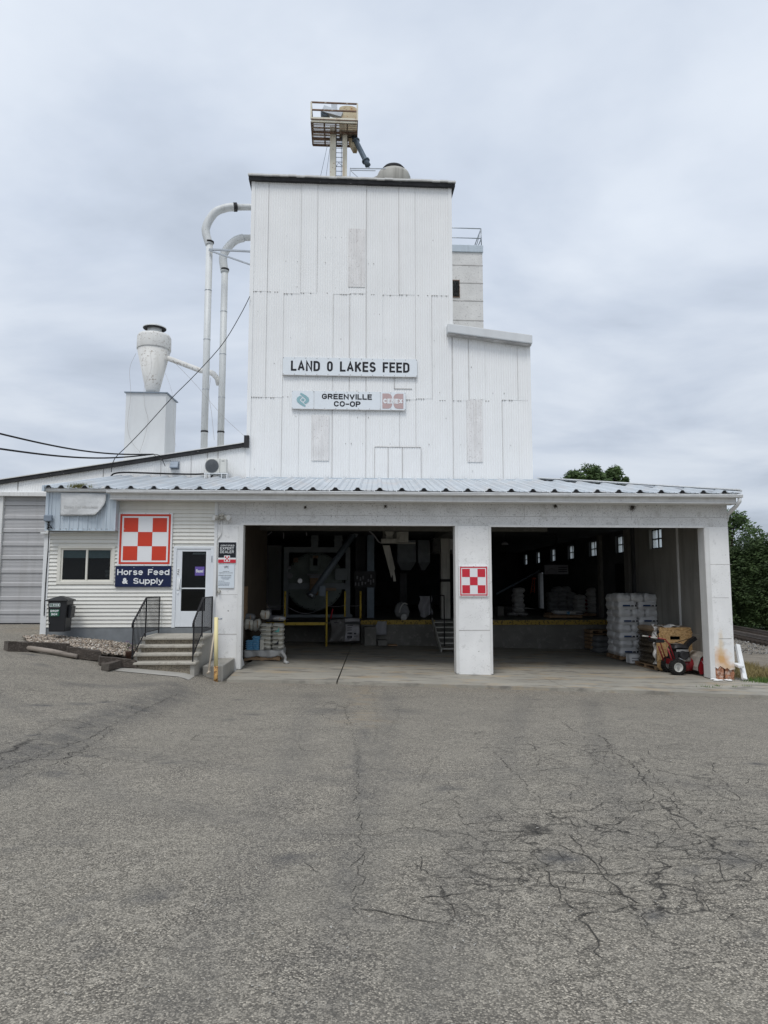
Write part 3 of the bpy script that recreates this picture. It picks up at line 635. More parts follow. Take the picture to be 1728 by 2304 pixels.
# right side: earth, ballast, lawn
def sheetpoly(pts, z, name, mt, label, kind='structure'):
    b = MB(); b.add([(x, y, z) for x, y in pts], [tuple(range(len(pts)))]); o = b.build(name, mt); o['kind'] = kind; o['label'] = label; return o
M['earth'] = mat('brown_verge', (.20, .175, .14), .95, 0, .25, 1.5, spots=[((.34, .31, .27), 18, .55, .06, .7), ((.10, .09, .07), 9, .6, .08, .6)], bump=(20, .8, .02))
M['ballast'] = mat('track_ballast', (.22, .215, .205), .95, 0, .3, 7, spots=[((.46, .45, .43), 9, .54, .04, .85), ((.05, .05, .05), 13, .54, .05, .9)], bump=(9, 1, .06))
sheetpoly([(10.9, 16.2), (30, 16.2), (30, 70), (10.9, 70)], -1.06, 'verge_ground', 'earth', 'brown stony verge beside the building')
tr_a, tr_b = G(1655, 1436), G(1728, 1452)
td = Vector((tr_b.x-tr_a.x, tr_b.y-tr_a.y, 0)).normalized(); tn = Vector((-td.y, td.x, 0))
if tn.x < 0: tn = -tn
def along(p, s, k, z): q_ = p+td*s+tn*k; return Vector((q_.x, q_.y, z))
RZ = -.93
bb = MB()
for a, b_ in ((-2.6, 2.3),):
    bb.hexa([along(tr_a, -40, a-.5, -1.1), along(tr_a, 22, a-.5, -1.1), along(tr_a, 22, b_+.5, -1.1), along(tr_a, -40, b_+.5, -1.1),
             along(tr_a, -40, a, RZ-.14), along(tr_a, 22, a, RZ-.14), along(tr_a, 22, b_, RZ-.14), along(tr_a, -40, b_, RZ-.14)])
struct(bb.build('track_bed', 'ballast'), 'grey ballast bed under the railway track')
stn = MB(); sr = random.Random(5)
for i in range(5200):
    s_, k = sr.uniform(-6, 9), sr.uniform(-2.9, 3.0); c_ = along(tr_a, s_, k, RZ-.13); r_ = sr.uniform(.03, .075)
    stn.add([c_+Vector((sr.uniform(-1, 1), sr.uniform(-1, 1), sr.uniform(-.3, .9)))*r_ for _ in range(4)], [(0, 1, 2), (0, 2, 3), (0, 3, 1), (1, 3, 2)])
tag(stn.build('ballast_stones', 'ballast'), 'loose grey ballast stones around the rails', 'gravel', kind='stuff')
for i, k in enumerate((0, 1.45)):
    b = MB(); b.bar(along(tr_a, -40, k, RZ+.02), along(tr_a, 22, k, RZ+.02), .14, .02); b.bar(along(tr_a, -40, k, RZ+.08), along(tr_a, 22, k, RZ+.08), .02, .10); b.bar(along(tr_a, -40, k, RZ+.15), along(tr_a, 22, k, RZ+.15), .07, .05)
    tag(b.build('rail', 'steelrail'), ['rusty steel rail nearest the building, right of the corner pillar', 'rusty steel rail on the lawn side of the track'][i], 'rail', 'rails of the track')
for i in range(26):
    s_ = -4+.55*i; b = MB(); b.bar(along(tr_a, s_, -.6, RZ-.08), along(tr_a, s_, 2.05, RZ-.08), .22, .16)
    tag(b.build('railway_tie', 'tiewood'), 'dark wooden tie under the rails right of the corner pillar', 'tie', 'ties under the rails')
lw = [along(tr_a, -60, 2.9, 0), along(tr_a, 40, 2.9, 0), along(tr_a, 40, 60, 0), along(tr_a, -60, 60, 0)]
sheetpoly([(p.x, p.y) for p in lw], -1.03, 'lawn', 'lawn', 'strip of mown green grass beyond the track')

# ============================================================ FOLIAGE
def leaves(mb, centers, rad, n, size, rr, flatz=1.0):
    for i in range(n):
        c = rr.choice(centers); cr_, cc = c[1], c[0]
        d = Vector((rr.gauss(0, 1), rr.gauss(0, 1), rr.gauss(0, 1))).normalized()*cr_*rr.uniform(.55, 1.05); d.z *= flatz
        p = cc+d; a = Vector((rr.gauss(0, 1), rr.gauss(0, 1), rr.gauss(0, .7))).normalized()*size*rr.uniform(.6, 1.3); b = a.orthogonal().normalized().lerp(d.normalized().cross(a).normalized(), .5)*size*.55
        mb.add([p-a, p-b*.6, p+a, p+b], [(0, 1, 2, 3)])
def tree(name, label, base, h, cw, ch, seed, leaf='leaf2', n=5200, size=.16, trunk=.2, cat='tree', group=None, nc=46):
    rr = random.Random(seed); t = thing(name, label, cat, base, group); b0 = Vector(base)
    tb = MB(); top = b0+Vector((0, 0, h*.8)); tb.tube([b0, b0+Vector((.05, 0, h*.3)), b0+Vector((-.1, .1, h*.55)), top], [trunk, trunk*.75, trunk*.5, trunk*.15], 8)
    cs = []
    for i in range(nc):
        u = rr.random(); z = h-ch+ch*u; wr = cw/2*math.sin(math.pi*min(1, .18+.80*u))**.7*rr.uniform(.35, 1.0); a = rr.random()*6.28
        c = b0+Vector((math.cos(a)*wr, math.sin(a)*wr, z)); cs.append((c, rr.uniform(.10, .2)*cw))
        if i % 4 == 0: tb.tube([b0+Vector((0, 0, max(h*.25, z-b0.z*0-h*.25))), (b0+Vector((0, 0, z))).lerp(c, .5), c], [trunk*.3, trunk*.18, .02], 5)
    tb.build('trunk', 'trunk', t); cb = MB(); leaves(cb, cs, 0, n, size, rr, .8); cb.build('crown', leaf, t); return t
hz0 = -1.0
# hedge of tall evergreens at the right
for i, (px, Y_, hh, ww) in enumerate(((1600, 37.5, 4.6, 3.0), (1645, 37.2, 5.0, 3.0), (1690, 36.5, 5.3, 3.2), (1728, 35.8, 5.6, 3.0), (1775, 35.2, 5.6, 3.2), (1835, 34.5, 5.7, 3.4), (1560, 38, 4.5, 3.))):
    Y_ += 3.0; hh *= .95; x_ = X(px, Y_, 1420); rr = random.Random(40+i); t = thing('hedge_tree', ['dark dense evergreen partly behind the corner pillar, fourth from the lawn end', 'dark dense evergreen next to the corner pillar', 'dark dense evergreen second from the right edge above the track', 'tall dark evergreen at the right edge of the photo', 'evergreen just beyond the right edge', 'evergreen further beyond the right edge', 'dark evergreen behind the building'][i], 'hedge tree', (x_, Y_, hz0), 'dense evergreens in a hedge beyond the lawn')
    tb = MB(); tb.tube([(x_, Y_, hz0), (x_, Y_, hz0+hh*.8)], [.14, .04], 7); tb.build('trunk', 'trunk', t)
    cs = []
    for k in range(150):
        u = rr.random()**.85; z = hz0+.15+(hh-.3)*u; r_ = ww/2*(1.08-u**2.6*.75)*rr.uniform(.72, 1.0); a = rr.random()*6.28
        cs.append((Vector((x_+math.cos(a)*r_, Y_+math.sin(a)*r_, z)), rr.uniform(.25, .48)))
    cb = MB(); leaves(cb, cs, 0, 13000, .10, rr); cb.lathe([(ww*.30, hz0+.2), (ww*.30, hz0+hh*.5), (ww*.08, hz0+hh*.85)], (x_, Y_, 0), 14); cb.build('crown', 'leaf', t)
tree('broadleaf_tree', 'tall leafy tree rising above the hedge beside the corner pillar', (X(1655, 44, 1400), 44, -1), 6.9, 4.4, 4.0, 11, 'leaf2', 5200, .17)
for i, (px, py, Y_, cw, ch) in enumerate(((1332, 1056, 62, 4.6, 3.2), (1378, 1054, 63, 3.0, 3.0), (1292, 1066, 60, 3.2, 2.2), (1407, 1077, 64, 1.4, 1.6))):
    p = P(px, py, Y_); tree('far_tree', ['leafy far tree top, widest of those above the roof', 'round far tree top showing above the roof, right of the widest', 'low far tree top, leftmost above the roof', 'tiny far tree tip, rightmost above the roof'][i], (p.x, Y_, -1), p.z+1, cw, ch+2, 60+i, 'leaf2', 8000, .22, .2, 'tree', 'far tree tops above the roof', 80)

def blades(base_fn, n, h, mt, name, label, rr, cat='grass', lean=.35, w=.006):
    b = MB()
    for i in range(n):
        p = Vector(base_fn(rr)); a = rr.random()*6.28; hh = h*rr.uniform(.4, 1.15); tip = p+Vector((math.cos(a)*hh*lean*rr.random(), math.sin(a)*hh*lean*rr.random(), hh))
        mid = p.lerp(tip, .5)+Vector((0, 0, hh*.1)); s_ = Vector((-math.sin(a), math.cos(a), 0))*w
        b.add([p-s_, p+s_, mid+s_*.8, mid-s_*.8, tip], [(0, 1, 2, 3), (3, 2, 4)])
    return tag(b.build(name, mt), label, cat, kind='stuff')
def spot(lst):
    def f(rr):
        px, py, r_ = rr.choice(lst); g = G(px, py); x_, y_ = g.x+rr.gauss(0, r_), g.y+rr.gauss(0, r_*.5); return (x_, y_, max(H(x_, y_), -1.06 if x_ > 10.9 else -9))
    return f
blades(spot([(1690, 1515, .45), (1720, 1522, .5), (1670, 1508, .25), (1700, 1530, .5), (1745, 1530, .5)]), 2600, .22, 'drygrass', 'dry_grass', 'straw coloured dry grass at the foot of the corner pillar', random.Random(1), lean=1.6)
blades(spot([(1660, 1505, .2), (1700, 1540, .3), (1725, 1540, .3)]), 700, .14, 'weed', 'verge_weeds', 'green weeds among the dry grass right of the corner pillar', random.Random(2))
blades(spot([(1582, 1552, .07), (1615, 1551, .03), (1676, 1551, .08), (1600, 1554, .1), (1653, 1553, .05)]), 260, .13, 'weed', 'joint_weeds', 'small green weeds growing along the front edge of the apron', random.Random(3), lean=.8)

# ============================================================ FEED MILL TOWER
def corr_face(mb, x0, x1, zb, zt, y, pitch=.0835, amp=.0065):
    n = max(2, int((x1-x0)/pitch*6)); vs = []
    for i in range(n+1):
        x_ = x0+(x1-x0)*i/n; yy = y-amp*math.sin(2*math.pi*x_/pitch)
        vs += [(x_, yy, zb(x_) if callable(zb) else zb), (x_, yy, zt(x_) if callable(zt) else zt)]
    mb.add(vs, [(2*i, 2*i+2, 2*i+3, 2*i+1) for i in range(n)], True)
def lin(xa, za, xb, zb_): return lambda x: za+(zb_-za)*(x-xa)/(xb-xa)
tx0, tx1 = P(555, 1071, YT).x, P(1016.5, 700, YT).x
wx1 = P(1193, 900, YT).x
zt_top = lin(tx0, P(568, 408, YT).z, tx1, P(1020, 424, YT).z)
w0, w1 = P(1008, 748, YT), P(1190, 776, YT); wtop = lin(w0.x, w0.z, w1.x, w1.z)
zA, zB, z0 = P(800, 661, YT).z, P(800, 895, YT).z, 4.7
mill = thing('feed_mill_tower', 'tall windowless white corrugated steel mill tower behind the feed store', 'building', (3, YT, 0))
PW = .5745; rr = random.Random(21)
fb = MB(); sm_ = MB(); gaps = []
cols = []; x_ = tx0
while x_ < wx1-.05:
    nx_ = min(x_+PW, wx1)
    if wx1-nx_ < .15: nx_ = wx1
    if x_ < tx1-.1 < nx_-.05 or abs(nx_-tx1) < .2: nx_ = tx1
    cols.append((x_, nx_)); x_ = nx_
for ci, (a, b_) in enumerate(cols):
    top = zt_top if b_ <= tx1+.001 else wtop
    rows = [(z0, zB), (zB, zA), (zA, top)] if b_ <= tx1+.001 else [(z0, zB), (zB, top)]
    for ri, (lo, hi) in enumerate(rows):
        yo = YT-(.004*((ci+ri) % 3)+rr.uniform(0, .003)); ov = .03 if ri else 0
        lo2 = (lo-rr.uniform(0, .06)*(rr.random() < .5)) if ri else lo
        worn = (ri == 2 and ci == 5 and False)
        corr_face(fb.m(0), a, b_+.008, lo2, hi, yo-.003*ri)
        r_ = rr.random()
        if ci and r_ < .55:
            wd = .008 if r_ < .22 else .003
            zt_ = (hi(a) if callable(hi) else hi); sm_.box(a-wd/2, a+wd/2, yo-.019-.003*ri, yo-.002, lo2+.02, zt_-.02)
        if ri:   # scalloped lap: dark strips painted as the shadow under each row of sheets
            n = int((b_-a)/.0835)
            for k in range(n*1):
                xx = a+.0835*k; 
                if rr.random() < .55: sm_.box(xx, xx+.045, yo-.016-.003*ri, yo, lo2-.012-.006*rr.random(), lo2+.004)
# nail heads in rows
for zr in np.arange(3.6, 14.5, .92):
    for (a, b_) in cols:
        top = zt_top if b_ <= tx1+.001 else wtop
        if zr > top(a)-.3: continue
        for k in range(3):
            if rr.random() < .16: xx = a+.08+k*.19+rr.uniform(-.02, .02); s_ = rr.uniform(.006, .011); sm_.box(xx-s_, xx+s_, YT-.026, YT-.004, zr-s_*1.2+rr.uniform(-.02, .02), zr+s_)
fb.build('sheet_wall', ['sheet'], mill)
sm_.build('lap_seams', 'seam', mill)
# panels whose paint is going, and odd patches
def patch(pa, pb, mt, name='worn_sheet'):
    a, b_ = P(pa[0], pa[1], YT), P(pb[0], pb[1], YT); q_ = MB(); corr_face(q_, a.x, b_.x, b_.z, a.z, YT-.034); q_.box(a.x, b_.x, YT-.030, YT-.006, b_.z+.005, a.z-.005)
    o = q_.build(name, mt, mill); return o
patch((784, 515), (821, 647), 'sheet_worn')['label'] = 'weathered strip with peeling paint high on the tower'
patch((702, 935), (740, 1037), 'sheet_worn'); patch((1050, 900), (1086, 1040), 'sheet_worn')
dg = MB(); a, b_ = P(843, 1006, YT), P(947, 1075, YT)
corr_face(dg, a.x, b_.x, z0, a.z, YT-.034); dg.box(a.x, b_.x, YT-.03, YT-.006, z0, a.z-.004)
for xx in (a.x, a.x+.46, a.x+.95, b_.x): dg.m(1).box(xx-.005, xx+.005, YT-.05, YT-.006, z0, a.z)
dg.box(a.x, b_.x, YT-.052, YT-.006, a.z-.007, a.z+.007); dg.build('hatch_panel', ['sheet', 'seam'], mill)['label'] = 'square sheeted hatch low in the middle of the tower'
a, b_ = P(887, 860, YT), P(927, 876, YT); q_ = MB(); q_.box(a.x, b_.x, YT-.03, YT-.005, b_.z, b_.z+.016); q_.box(a.x-.01, a.x+.006, YT-.03, YT-.005, b_.z, a.z+.4); q_.build('sheet_edge', 'seam', mill)
# sides, back, roof of the tower
TD = 9.0
sd_ = MB(); sd_.prism([(tx0, 3.8), (wx1, 3.8), (wx1, wtop(wx1)-.02), (tx1, wtop(tx1)-.02), (tx1, zt_top(tx1)), (tx0, zt_top(tx0))], YT+.03, YT+TD)
sd_.build('rear_walls', 'sheet', mill)
cor = MB()   # corner trims
cor.box(tx0-.03, tx0+.10, YT-.036, YT+.12, z0, zt_top(tx0)); cor.build('corner_trim', 'sheet', mill); cor = MB(); cor.box(tx1-.10, tx1+.03, YT-.036, YT+.12, wtop(tx1)+.1, zt_top(tx1)); cor.build('corner_trim', 'sheet', mill); cor = MB(); cor.box(wx1-.10, wx1+.03, YT-.036, YT+.12, z0, wtop(wx1))
cor.build('corner_trim', 'sheet', mill)
# top edge: dark overhanging roof rim with a pale bent drip edge
re_ = MB(); za, zb_ = zt_top(tx0), zt_top(tx1)
re_.hexa([(tx0-.12, YT-.16, za-.02), (tx1+.14, YT-.16, zb_-.02), (tx1+.14, YT+TD+.1, zb_-.02), (tx0-.12, YT+TD+.1, za-.02), (tx0-.12, YT-.16, za+.16), (tx1+.14, YT-.16, zb_+.16), (tx1+.14, YT+TD+.1, zb_+.16), (tx0-.12, YT+TD+.1, za+.16)])
re_.build('roof_deck', 'blackish', mill)
de = MB(); n = 26
for i in range(n):
    x0_, x1_ = tx0-.14+(tx1-tx0+.30)*i/n, tx0-.14+(tx1-tx0+.30)*(i+1)/n; j = rr.uniform(-.012, .012)
    z_a = za+(zb_-za)*i/n+.11+j; z_b = za+(zb_-za)*(i+1)/n+.11+j
    de.hexa([(x0_, YT-.24, z_a), (x1_, YT-.24, z_b), (x1_, YT-.1, z_b), (x0_, YT-.1, z_a), (x0_, YT-.24, z_a+.05), (x1_, YT-.24, z_b+.05), (x1_, YT-.1, z_b+.05), (x0_, YT-.1, z_a+.05)])
de.build('drip_edge', 'trim', mill)
# lean-to roof of the right wing
wf = MB(); p0, p1 = P(1007, 727, YT-.3), P(1198, 753, YT-.3); hh = P(1007, 727, YT-.3).z-P(1007, 747, YT-.3).z
for (ya, yb, dz) in ((YT-.3, YT+TD, 0),):
    wf.hexa([(p0.x, ya, p0.z-hh), (p1.x, ya, p1.z-hh), (p1.x, yb, p1.z-hh), (p0.x, yb, p0.z-hh), (p0.x, ya, p0.z), (p1.x, ya, p1.z), (p1.x, yb, p1.z), (p0.x, yb, p0.z)])
wf.build('wing_roof', 'galv' if False else 'boxwhite', mill, bevel=.03)
ws = MB(); ws.hexa([(p0.x+.02, YT-.25, p0.z-hh-.05), (p1.x-.03, YT-.25, p1.z-hh-.05), (p1.x-.03, YT, p1.z-hh-.05), (p0.x+.02, YT, p0.z-hh-.05), (p0.x+.02, YT-.25, p0.z-hh-.003), (p1.x-.03, YT-.25, p1.z-hh-.003), (p1.x-.03, YT, p1.z-hh-.003), (p0.x+.02, YT, p0.z-hh-.003)]); ws.build('wing_soffit', 'seam', mill)
fl = MB(); fl.box(tx0, wx1+.05, YT-.10, YT-.04, Z(1080, YT-.1)-.12, Z(1076, YT-.1)); fl.build('base_flashing', 'bluepanel', mill)

# concrete elevator shaft tower behind, right
YS = 29.0
ct = thing('concrete_silo_tower', 'speckled grey concrete shaft tower standing behind the right shoulder of the mill', 'building', (P(1050, 700, YS).x, YS, 0))
sx0, sx1 = P(985, 650, YS).x, P(1086.5, 650, YS).x; zc = P(1050, 568, YS).z
b = MB(); b.box(sx0, sx1, YS, YS+4, 3, zc); 
b.build('shaft_wall', 'stucco', ct)
b = MB()
for py in (597, 637, 677, 721):
    z_ = P(1050, py, YS).z; b.box(sx0-.01, sx1+.01, YS-.008, YS+.3, z_-.02, z_+.02)
b.build('pour_joints', 'seam', ct)
b = MB(); z1_ = P(1050, 552, YS).z; b.box(sx0-.1, sx1+.03, YS-.06, YS+4.05, zc+.003, z1_); b.build('cap', 'galv' if False else 'bluepanel', ct, bevel=.02)
a, b_ = P(1018, 632, YS), P(1033, 668, YS); b = MB(); b.box(a.x-.04, b_.x+.03, YS-.03, YS-.003, b_.z-.04, a.z+.04); wfm = b.build('window', 'rustbrown', ct)
b = MB(); b.box(a.x, b_.x, YS-.045, YS-.032, b_.z, a.z); b.build('pane', 'glass', wfm)
b = MB()
for k in (.33, .66): b.box(a.x, b_.x, YS-.055, YS-.046, b_.z+(a.z-b_.z)*k-.012, b_.z+(a.z-b_.z)*k+.012)
b.box(a.x+(b_.x-a.x)*.5-.012, a.x+(b_.x-a.x)*.5+.012, YS-.056, YS-.046, b_.z, a.z); b.build('muntins', 'dark', wfm)
gr = thing('roof_guardrail', 'thin grey pipe guardrail on top of the concrete shaft tower', 'railing', (sx1-.6, YS, z1_))
b = MB(); zr = P(1050, 511, YS).z; zr2 = P(1050, 533, YS).z
for z_ in (zr, zr2): b.tube([(sx0, YS+.1, z_), (sx1-.02, YS+.1, z_)], .022, 6); b.tube([(sx1-.02, YS+.1, z_), (sx1-.02, YS+3.9, z_)], .022, 6)
b.build('rails', 'galv', gr)
for y_ in (.1, 1.4, 2.7, 3.9): b = MB(); b.tube([(sx1-.02, YS+y_, z1_), (sx1-.02, YS+y_, zr)], .025, 6); b.build('post', 'galv', gr)
b = MB(); b.tube([(sx1-.25, YS+.1, z1_), (sx1-.02, YS+.1, zr)], .018, 6); b.build('diagonal_brace', 'galv', gr)

# ============================================================ ON THE TOWER ROOF
YH = 26.0
ps = thing('head_platform', 'rusty cream steel head platform standing on two legs above the mill roof', 'platform', (P(760, 300, YH).x, YH+.8, P(760, 400, YH).z))
fL, fR = P(700, 268, YH), P(804, 268, YH); zf = fL.z
yr = YH+1.55
bk = [P(707, 322, yr), P(809, 322, yr)]; xl, xr = fL.x, fR.x; D_ = yr-YH
b = MB(); b.box(xl, xr, YH, YH+.06, zf-.10, zf+.10); b.build('front_channel', 'cream', ps); b = MB(); b.box(xl, xr, YH-.03, YH-.005, zf-.02, zf+.01); b.build('channel_rust_line', 'rustbrown', ps)
b = MB()
for k in (0, .45, .72, 1): b.box(xl, xr, YH+D_*k-.03 if k else YH+.061, YH+D_*k+.03 if k else YH+.10, zf-.10, zf-.02)
for k in (0, .28, .53, .78, 1): x__ = xl+(xr-xl)*k; b.box(x__-.025, x__+.025, YH+.10, yr, zf-.08, zf-.021)
b.build('floor_beams', 'rustbrown', ps)
b = MB(); n = 46
for i in range(n):
    x__ = xl+.04+(xr-xl-.08)*i/n; 
    b.box(x__, x__+.020, YH+.11, yr-.03, zf-.018, zf+.012)
for i in range(9): y_ = YH+.15+(D_-.25)*i/8; b.box(xl+.03, xr-.03, y_, y_+.012, zf-.017, zf+.008)
b.build('floor_grating', 'grating', ps)
zra, zrb = P(700, 230, YH).z, P(700, 247, YH).z
b = MB()
for z_ in (zra, zrb):
    b.bar((xl, YH, z_), (xr, YH, z_), .05, .05); b.bar((xl, YH, z_), (xl, yr, z_), .05, .05); b.bar((xr, YH, z_), (xr, yr, z_), .05, .05); b.bar((xl, yr, z_), (xr, yr, z_), .05, .05)
b.build('guard_rails', 'rustbrown', ps)
for x__, y_ in ((xl, YH), (xr, YH), (xl, yr), (xr, yr)):
    b = MB(); b.bar((x__, y_, zf), (x__, y_, zra), .06, .06, (0, 1, 0)); b.build('guard_post', 'cream', ps)
b = MB()
for i in range(14): y_ = YH+D_*i/13; b.bar((xr+.02, y_, zf-.1), (xr+.02, y_, zra), .012, .012, (0, 1, 0))
for i in range(16): z_ = zf+(zra-zf)*i/15; b.bar((xr+.02, YH, z_), (xr+.02, yr, z_), .012, .012)
b.build('side_mesh', 'rustbrown', ps)
yL = YH+.75; zroof = P(750, 400, YH).z-.5
for pa, pb in ((742, 755.5), (770.5, 781)):
    a, b_ = P(pa, 350, yL).x, P(pb, 350, yL).x; b = MB(); b.box(a, b_, yL, yL+.3, zroof, zf+.25); b.build('leg', 'cream', ps)
b = MB(); la, lb = P(756, 360, yL+.1).x, P(768, 360, yL+.1).x; b.bar((la, yL+.1, zroof), (la, yL+.1, zf-.1), .02, .02, (0, 1, 0)); b.bar((lb, yL+.1, zroof), (lb, yL+.1, zf-.1), .02, .02, (0, 1, 0))
for i in range(14): z_ = zroof+.2*i+.1; b.bar((la-.03, yL+.08, z_), (lb+.08, yL+.08, z_), .016, .016)
b.build('ladder', 'bluesteel', ps)
for k in (zroof+.6, zroof+1.5): 
    b = MB(); b.tube([(la, yL+.1, k), ((la+lb)/2, yL-.25, k-.04), (lb+.1, yL+.1, k)], .012, 5); b.build('cage_hoop', 'bluesteel', ps)
# head hood, motor guard
hc = P(783, 247, yL-.1); b = MB(); hw = .36
prof = [(hc.x-hw, zf+.05), (hc.x+hw, zf+.05), (hc.x+hw, hc.z+.05)]+[(hc.x+hw*math.cos(a), hc.z+.05+.13*math.sin(a)) for a in np.linspace(0, math.pi, 10)[1:-1]]+[(hc.x-hw, hc.z+.05)]
b.prism(prof, yL-.1, yL+.6); b.build('head_hood', 'rusty', ps)
b = MB(); b.prism([(P(724, 251, YH+.35).x, P(724, 250, YH+.35).z), (P(767, 262, YH+.35).x, P(767, 262, YH+.35).z), (P(772, 251, YH+.35).x, P(772, 251, YH+.35).z), (P(729, 236, YH+.35).x, P(729, 236, YH+.35).z)], YH+.35, YH+.55); b.build('belt_guard', 'galv', ps)
b = MB(); m0 = P(732, 256, YH+.6); b.lathe([(.16, -.2), (.19, -.15), (.19, .15), (.15, .2)], (m0.x, YH+.62, m0.z-.03), 14, 'y'); b.build('motor', 'bluesteel', ps)
b = MB(); m1 = P(752, 240, YH+.6); b.box(m1.x-.12, m1.x+.12, YH+.6, YH+.8, m1.z-.25, m1.z+.12); b.bar((m1.x-.2, YH+.6, m1.z+.16), (m1.x+.15, YH+.6, m1.z+.16), .04, .03); b.build('bearing_bracket', 'galv', ps)
b = MB(); m2 = P(795, 290, yL+.3); b.prism([(m2.x-.2, zf-.1), (m2.x+.25, zf-.1), (m2.x+.15, zf-.5), (m2.x-.0, zf-.5)], yL+.2, yL+.6); b.build('discharge_hopper', 'rusty', ps)
dsp = thing('discharge_spout', 'blue grey flanged pipe slanting down to the right from the head platform', 'pipe', tuple(P(815, 340, yL)))
pts = [P(797, 311, yL+.3), P(803, 322, yL+.2), P(823, 362, yL), P(828, 373, yL)]
b = MB(); b.tube(pts, [.15, .105, .105, .12], 12); b.build('tube', 'bluesteel', dsp)
for q1, q2 in ((pts[0].lerp(pts[1], .6), pts[2]), (pts[2], pts[1])):
    d = (pts[2]-pts[1]).normalized(); b = MB(); b.tube([q1-d*.03, q1+d*.03], .165, 12); b.build('flange', 'bluesteel', dsp)
b = MB(); b.tube([pts[3], pts[3]+Vector((.07, 0, -.12))], .02, 5); b.build('lever', 'bluesteel', dsp)
for i, (a, b_) in enumerate((((737, 326), (720, 402)), ((743, 328), (733, 402)))):
    b = MB(); b.tube([P(*a, yL+.2), P(*b_, yL+.2)], .009, 4); tag(b.build('guy_wire', 'bluesteel'), ['outer thin guy wire left of the head platform legs', 'inner thin guy wire left of the head platform legs'][i], 'wire', 'guy wires of the head platform')
# roof ventilator
fan = thing('roof_ventilator', 'stained round roof ventilator with a black cap on the mill roof', 'ventilator', tuple(P(888, 410, 25.6)))
fc = P(888, 406, 25.6); zt_f = P(888, 376, 25.6).z+.1
b = MB(); prof = [(-.72, -.5), (.62, -.5), (.62, zt_f-fc.z-.18), (.5, zt_f-fc.z+.02), (-.22, zt_f-fc.z+.06), (-.50, zt_f-fc.z-.16), (-.78, zt_f-fc.z-.28)]
b.lathe([(.68, -.6), (.68, zt_f-fc.z-.20), (.62, zt_f-fc.z-.05), (.48, zt_f-fc.z)], (fc.x, 26.2, fc.z), 28)
b.prism([(fc.x-.85, fc.z-.6), (fc.x, fc.z-.6), (fc.x, zt_f-.06), (fc.x-.3, zt_f-.1), (fc.x-.6, zt_f-.28), (fc.x-.85, zt_f-.42)], 25.85, 26.5)
b.build('housing', 'fancone', fan); b = MB(); zz_ = zt_f-fc.z; b.lathe([(.50, zz_+.01), (.48, zz_+.12), (.40, zz_+.22), (.24, zz_+.29), (.03, zz_+.31)], (fc.x, 26.2, fc.z), 24); b.build('cap', 'dark', fan)
b = MB(); cz_ = P(815, 400, 25.6); b.tube([(fc.x-.8, 26.0, fc.z-.15), (fc.x-1.3, 26.0, fc.z-.35)], [.2, .16], 12); b.build('inlet', 'fancone', fan)
rg = thing('roof_rail_frame', 'small grey angle-iron rail frame beside the roof ventilator', 'railing', tuple(P(800, 402, 25.2)))
b = MB(); b.bar(P(788, 379, 25.2), P(868, 379.5, 25.2), .03, .03); b.bar(P(788, 383, 25.2), P(845, 384, 25.2), .025, .025); b.bar(P(788, 378, 25.2), P(787, 412, 25.2), .03, .03); b.bar(P(790, 385, 25.2), P(812, 405, 25.2), .02, .02); b.build('rail', 'galv', rg)

# ============================================================ SIGNS ON THE TOWER
def P2(pa, pb, Y): a, b_ = P(*pa, Y), P(*pb, Y); return a.x, b_.x, b_.z, a.z
YSn = YT-.09
sg1 = thing('feed_sign', 'long white board sign with large black capitals across the tower', 'sign', tuple(P(788, 845, YSn)))
x0, x1, zb0, zt0 = P2((636.5, 802), (938.5, 848), YSn); zt0 -= .015
b = MB(); b.box(x0, x1, YSn, YSn+.045, zb0, zt0); b.build('board', 'signwhite', sg1)
hh = zt0-zb0
fx = lambda u: x0+(x1-x0)*u
for wd, ua, ub in (('LAND', .060, .275), ('O', .327, .370), ('LAKES', .423, .690), ('FEED', .742, .943)):
    stext(wd, fx(ua), fx(ub), zb0+hh*.225, zb0+hh*.80, YSn, .19, .26, .16).build('lettering', 'printblk', sg1)
b = MB()
for i in range(13):
    for z_ in (zt0-.03, zb0+.03): xx = x0+.02+(x1-x0-.04)*i/12; b.box(xx-.012, xx+.012, YSn-.008, YSn-.001, z_-.012, z_+.012)
b.box(x0, x1, YSn-.006, YSn+.04, zb0-.022, zb0-.002); b.build('rivets', 'seam', sg1)
sg2 = thing('cooperative_sign', 'white board sign in three sections below the longer tower sign, faded logos at its ends', 'sign', tuple(P(785, 922, YSn)))
x0, x1, zb0, zt0 = P2((657, 879), (912.5, 923), YSn); hh = zt0-zb0
b = MB(); b.box(x0, x1, YSn, YSn+.045, zb0, zt0); b.build('board', 'signwhite', sg2)
stext('GREENVILLE', fx(.262), fx(.702), zb0+hh*.555, zb0+hh*.86, YSn, .22, .36, .12).build('lettering', 'printblk', sg2)
stext('CO-OP', fx(.368), fx(.602), zb0+hh*.15, zb0+hh*.455, YSn, .22, .36, .12).build('lettering', 'printblk', sg2)
lx, lz = fx(.096), zb0+hh*.5; lr = hh*.37   # two swooping drops round a small centre square
b = MB()
def drop(sgn):
    pts = [(-.95, .0), (-.85, .30), (-.45, .62), (-.28, .75), (-.30, 1.08), (.30, 1.0), (.10, .78), (.0, .62), (.20, .40), (.55, .28), (.88, .15), (.98, -.10), (.9, -.35), (.55, -.66), (.48, -.5), (.30, -.30), (.48, -.02), (.12, .30), (-.12, .30), (-.42, .05), (-.30, -.30), (.12, -.62), (.15, -.72), (-.4, -.55), (-.75, -.4)]
    return pts
up_l = [(-.92, .02), (-.86, .28), (-.42, .62), (-.12, .44), (-.42, .10), (-.42, -.12), (.05, -.52), (.42, -.86), (.32, -1.06), (-.02, -.90), (-.55, -.58), (-.85, -.30)]
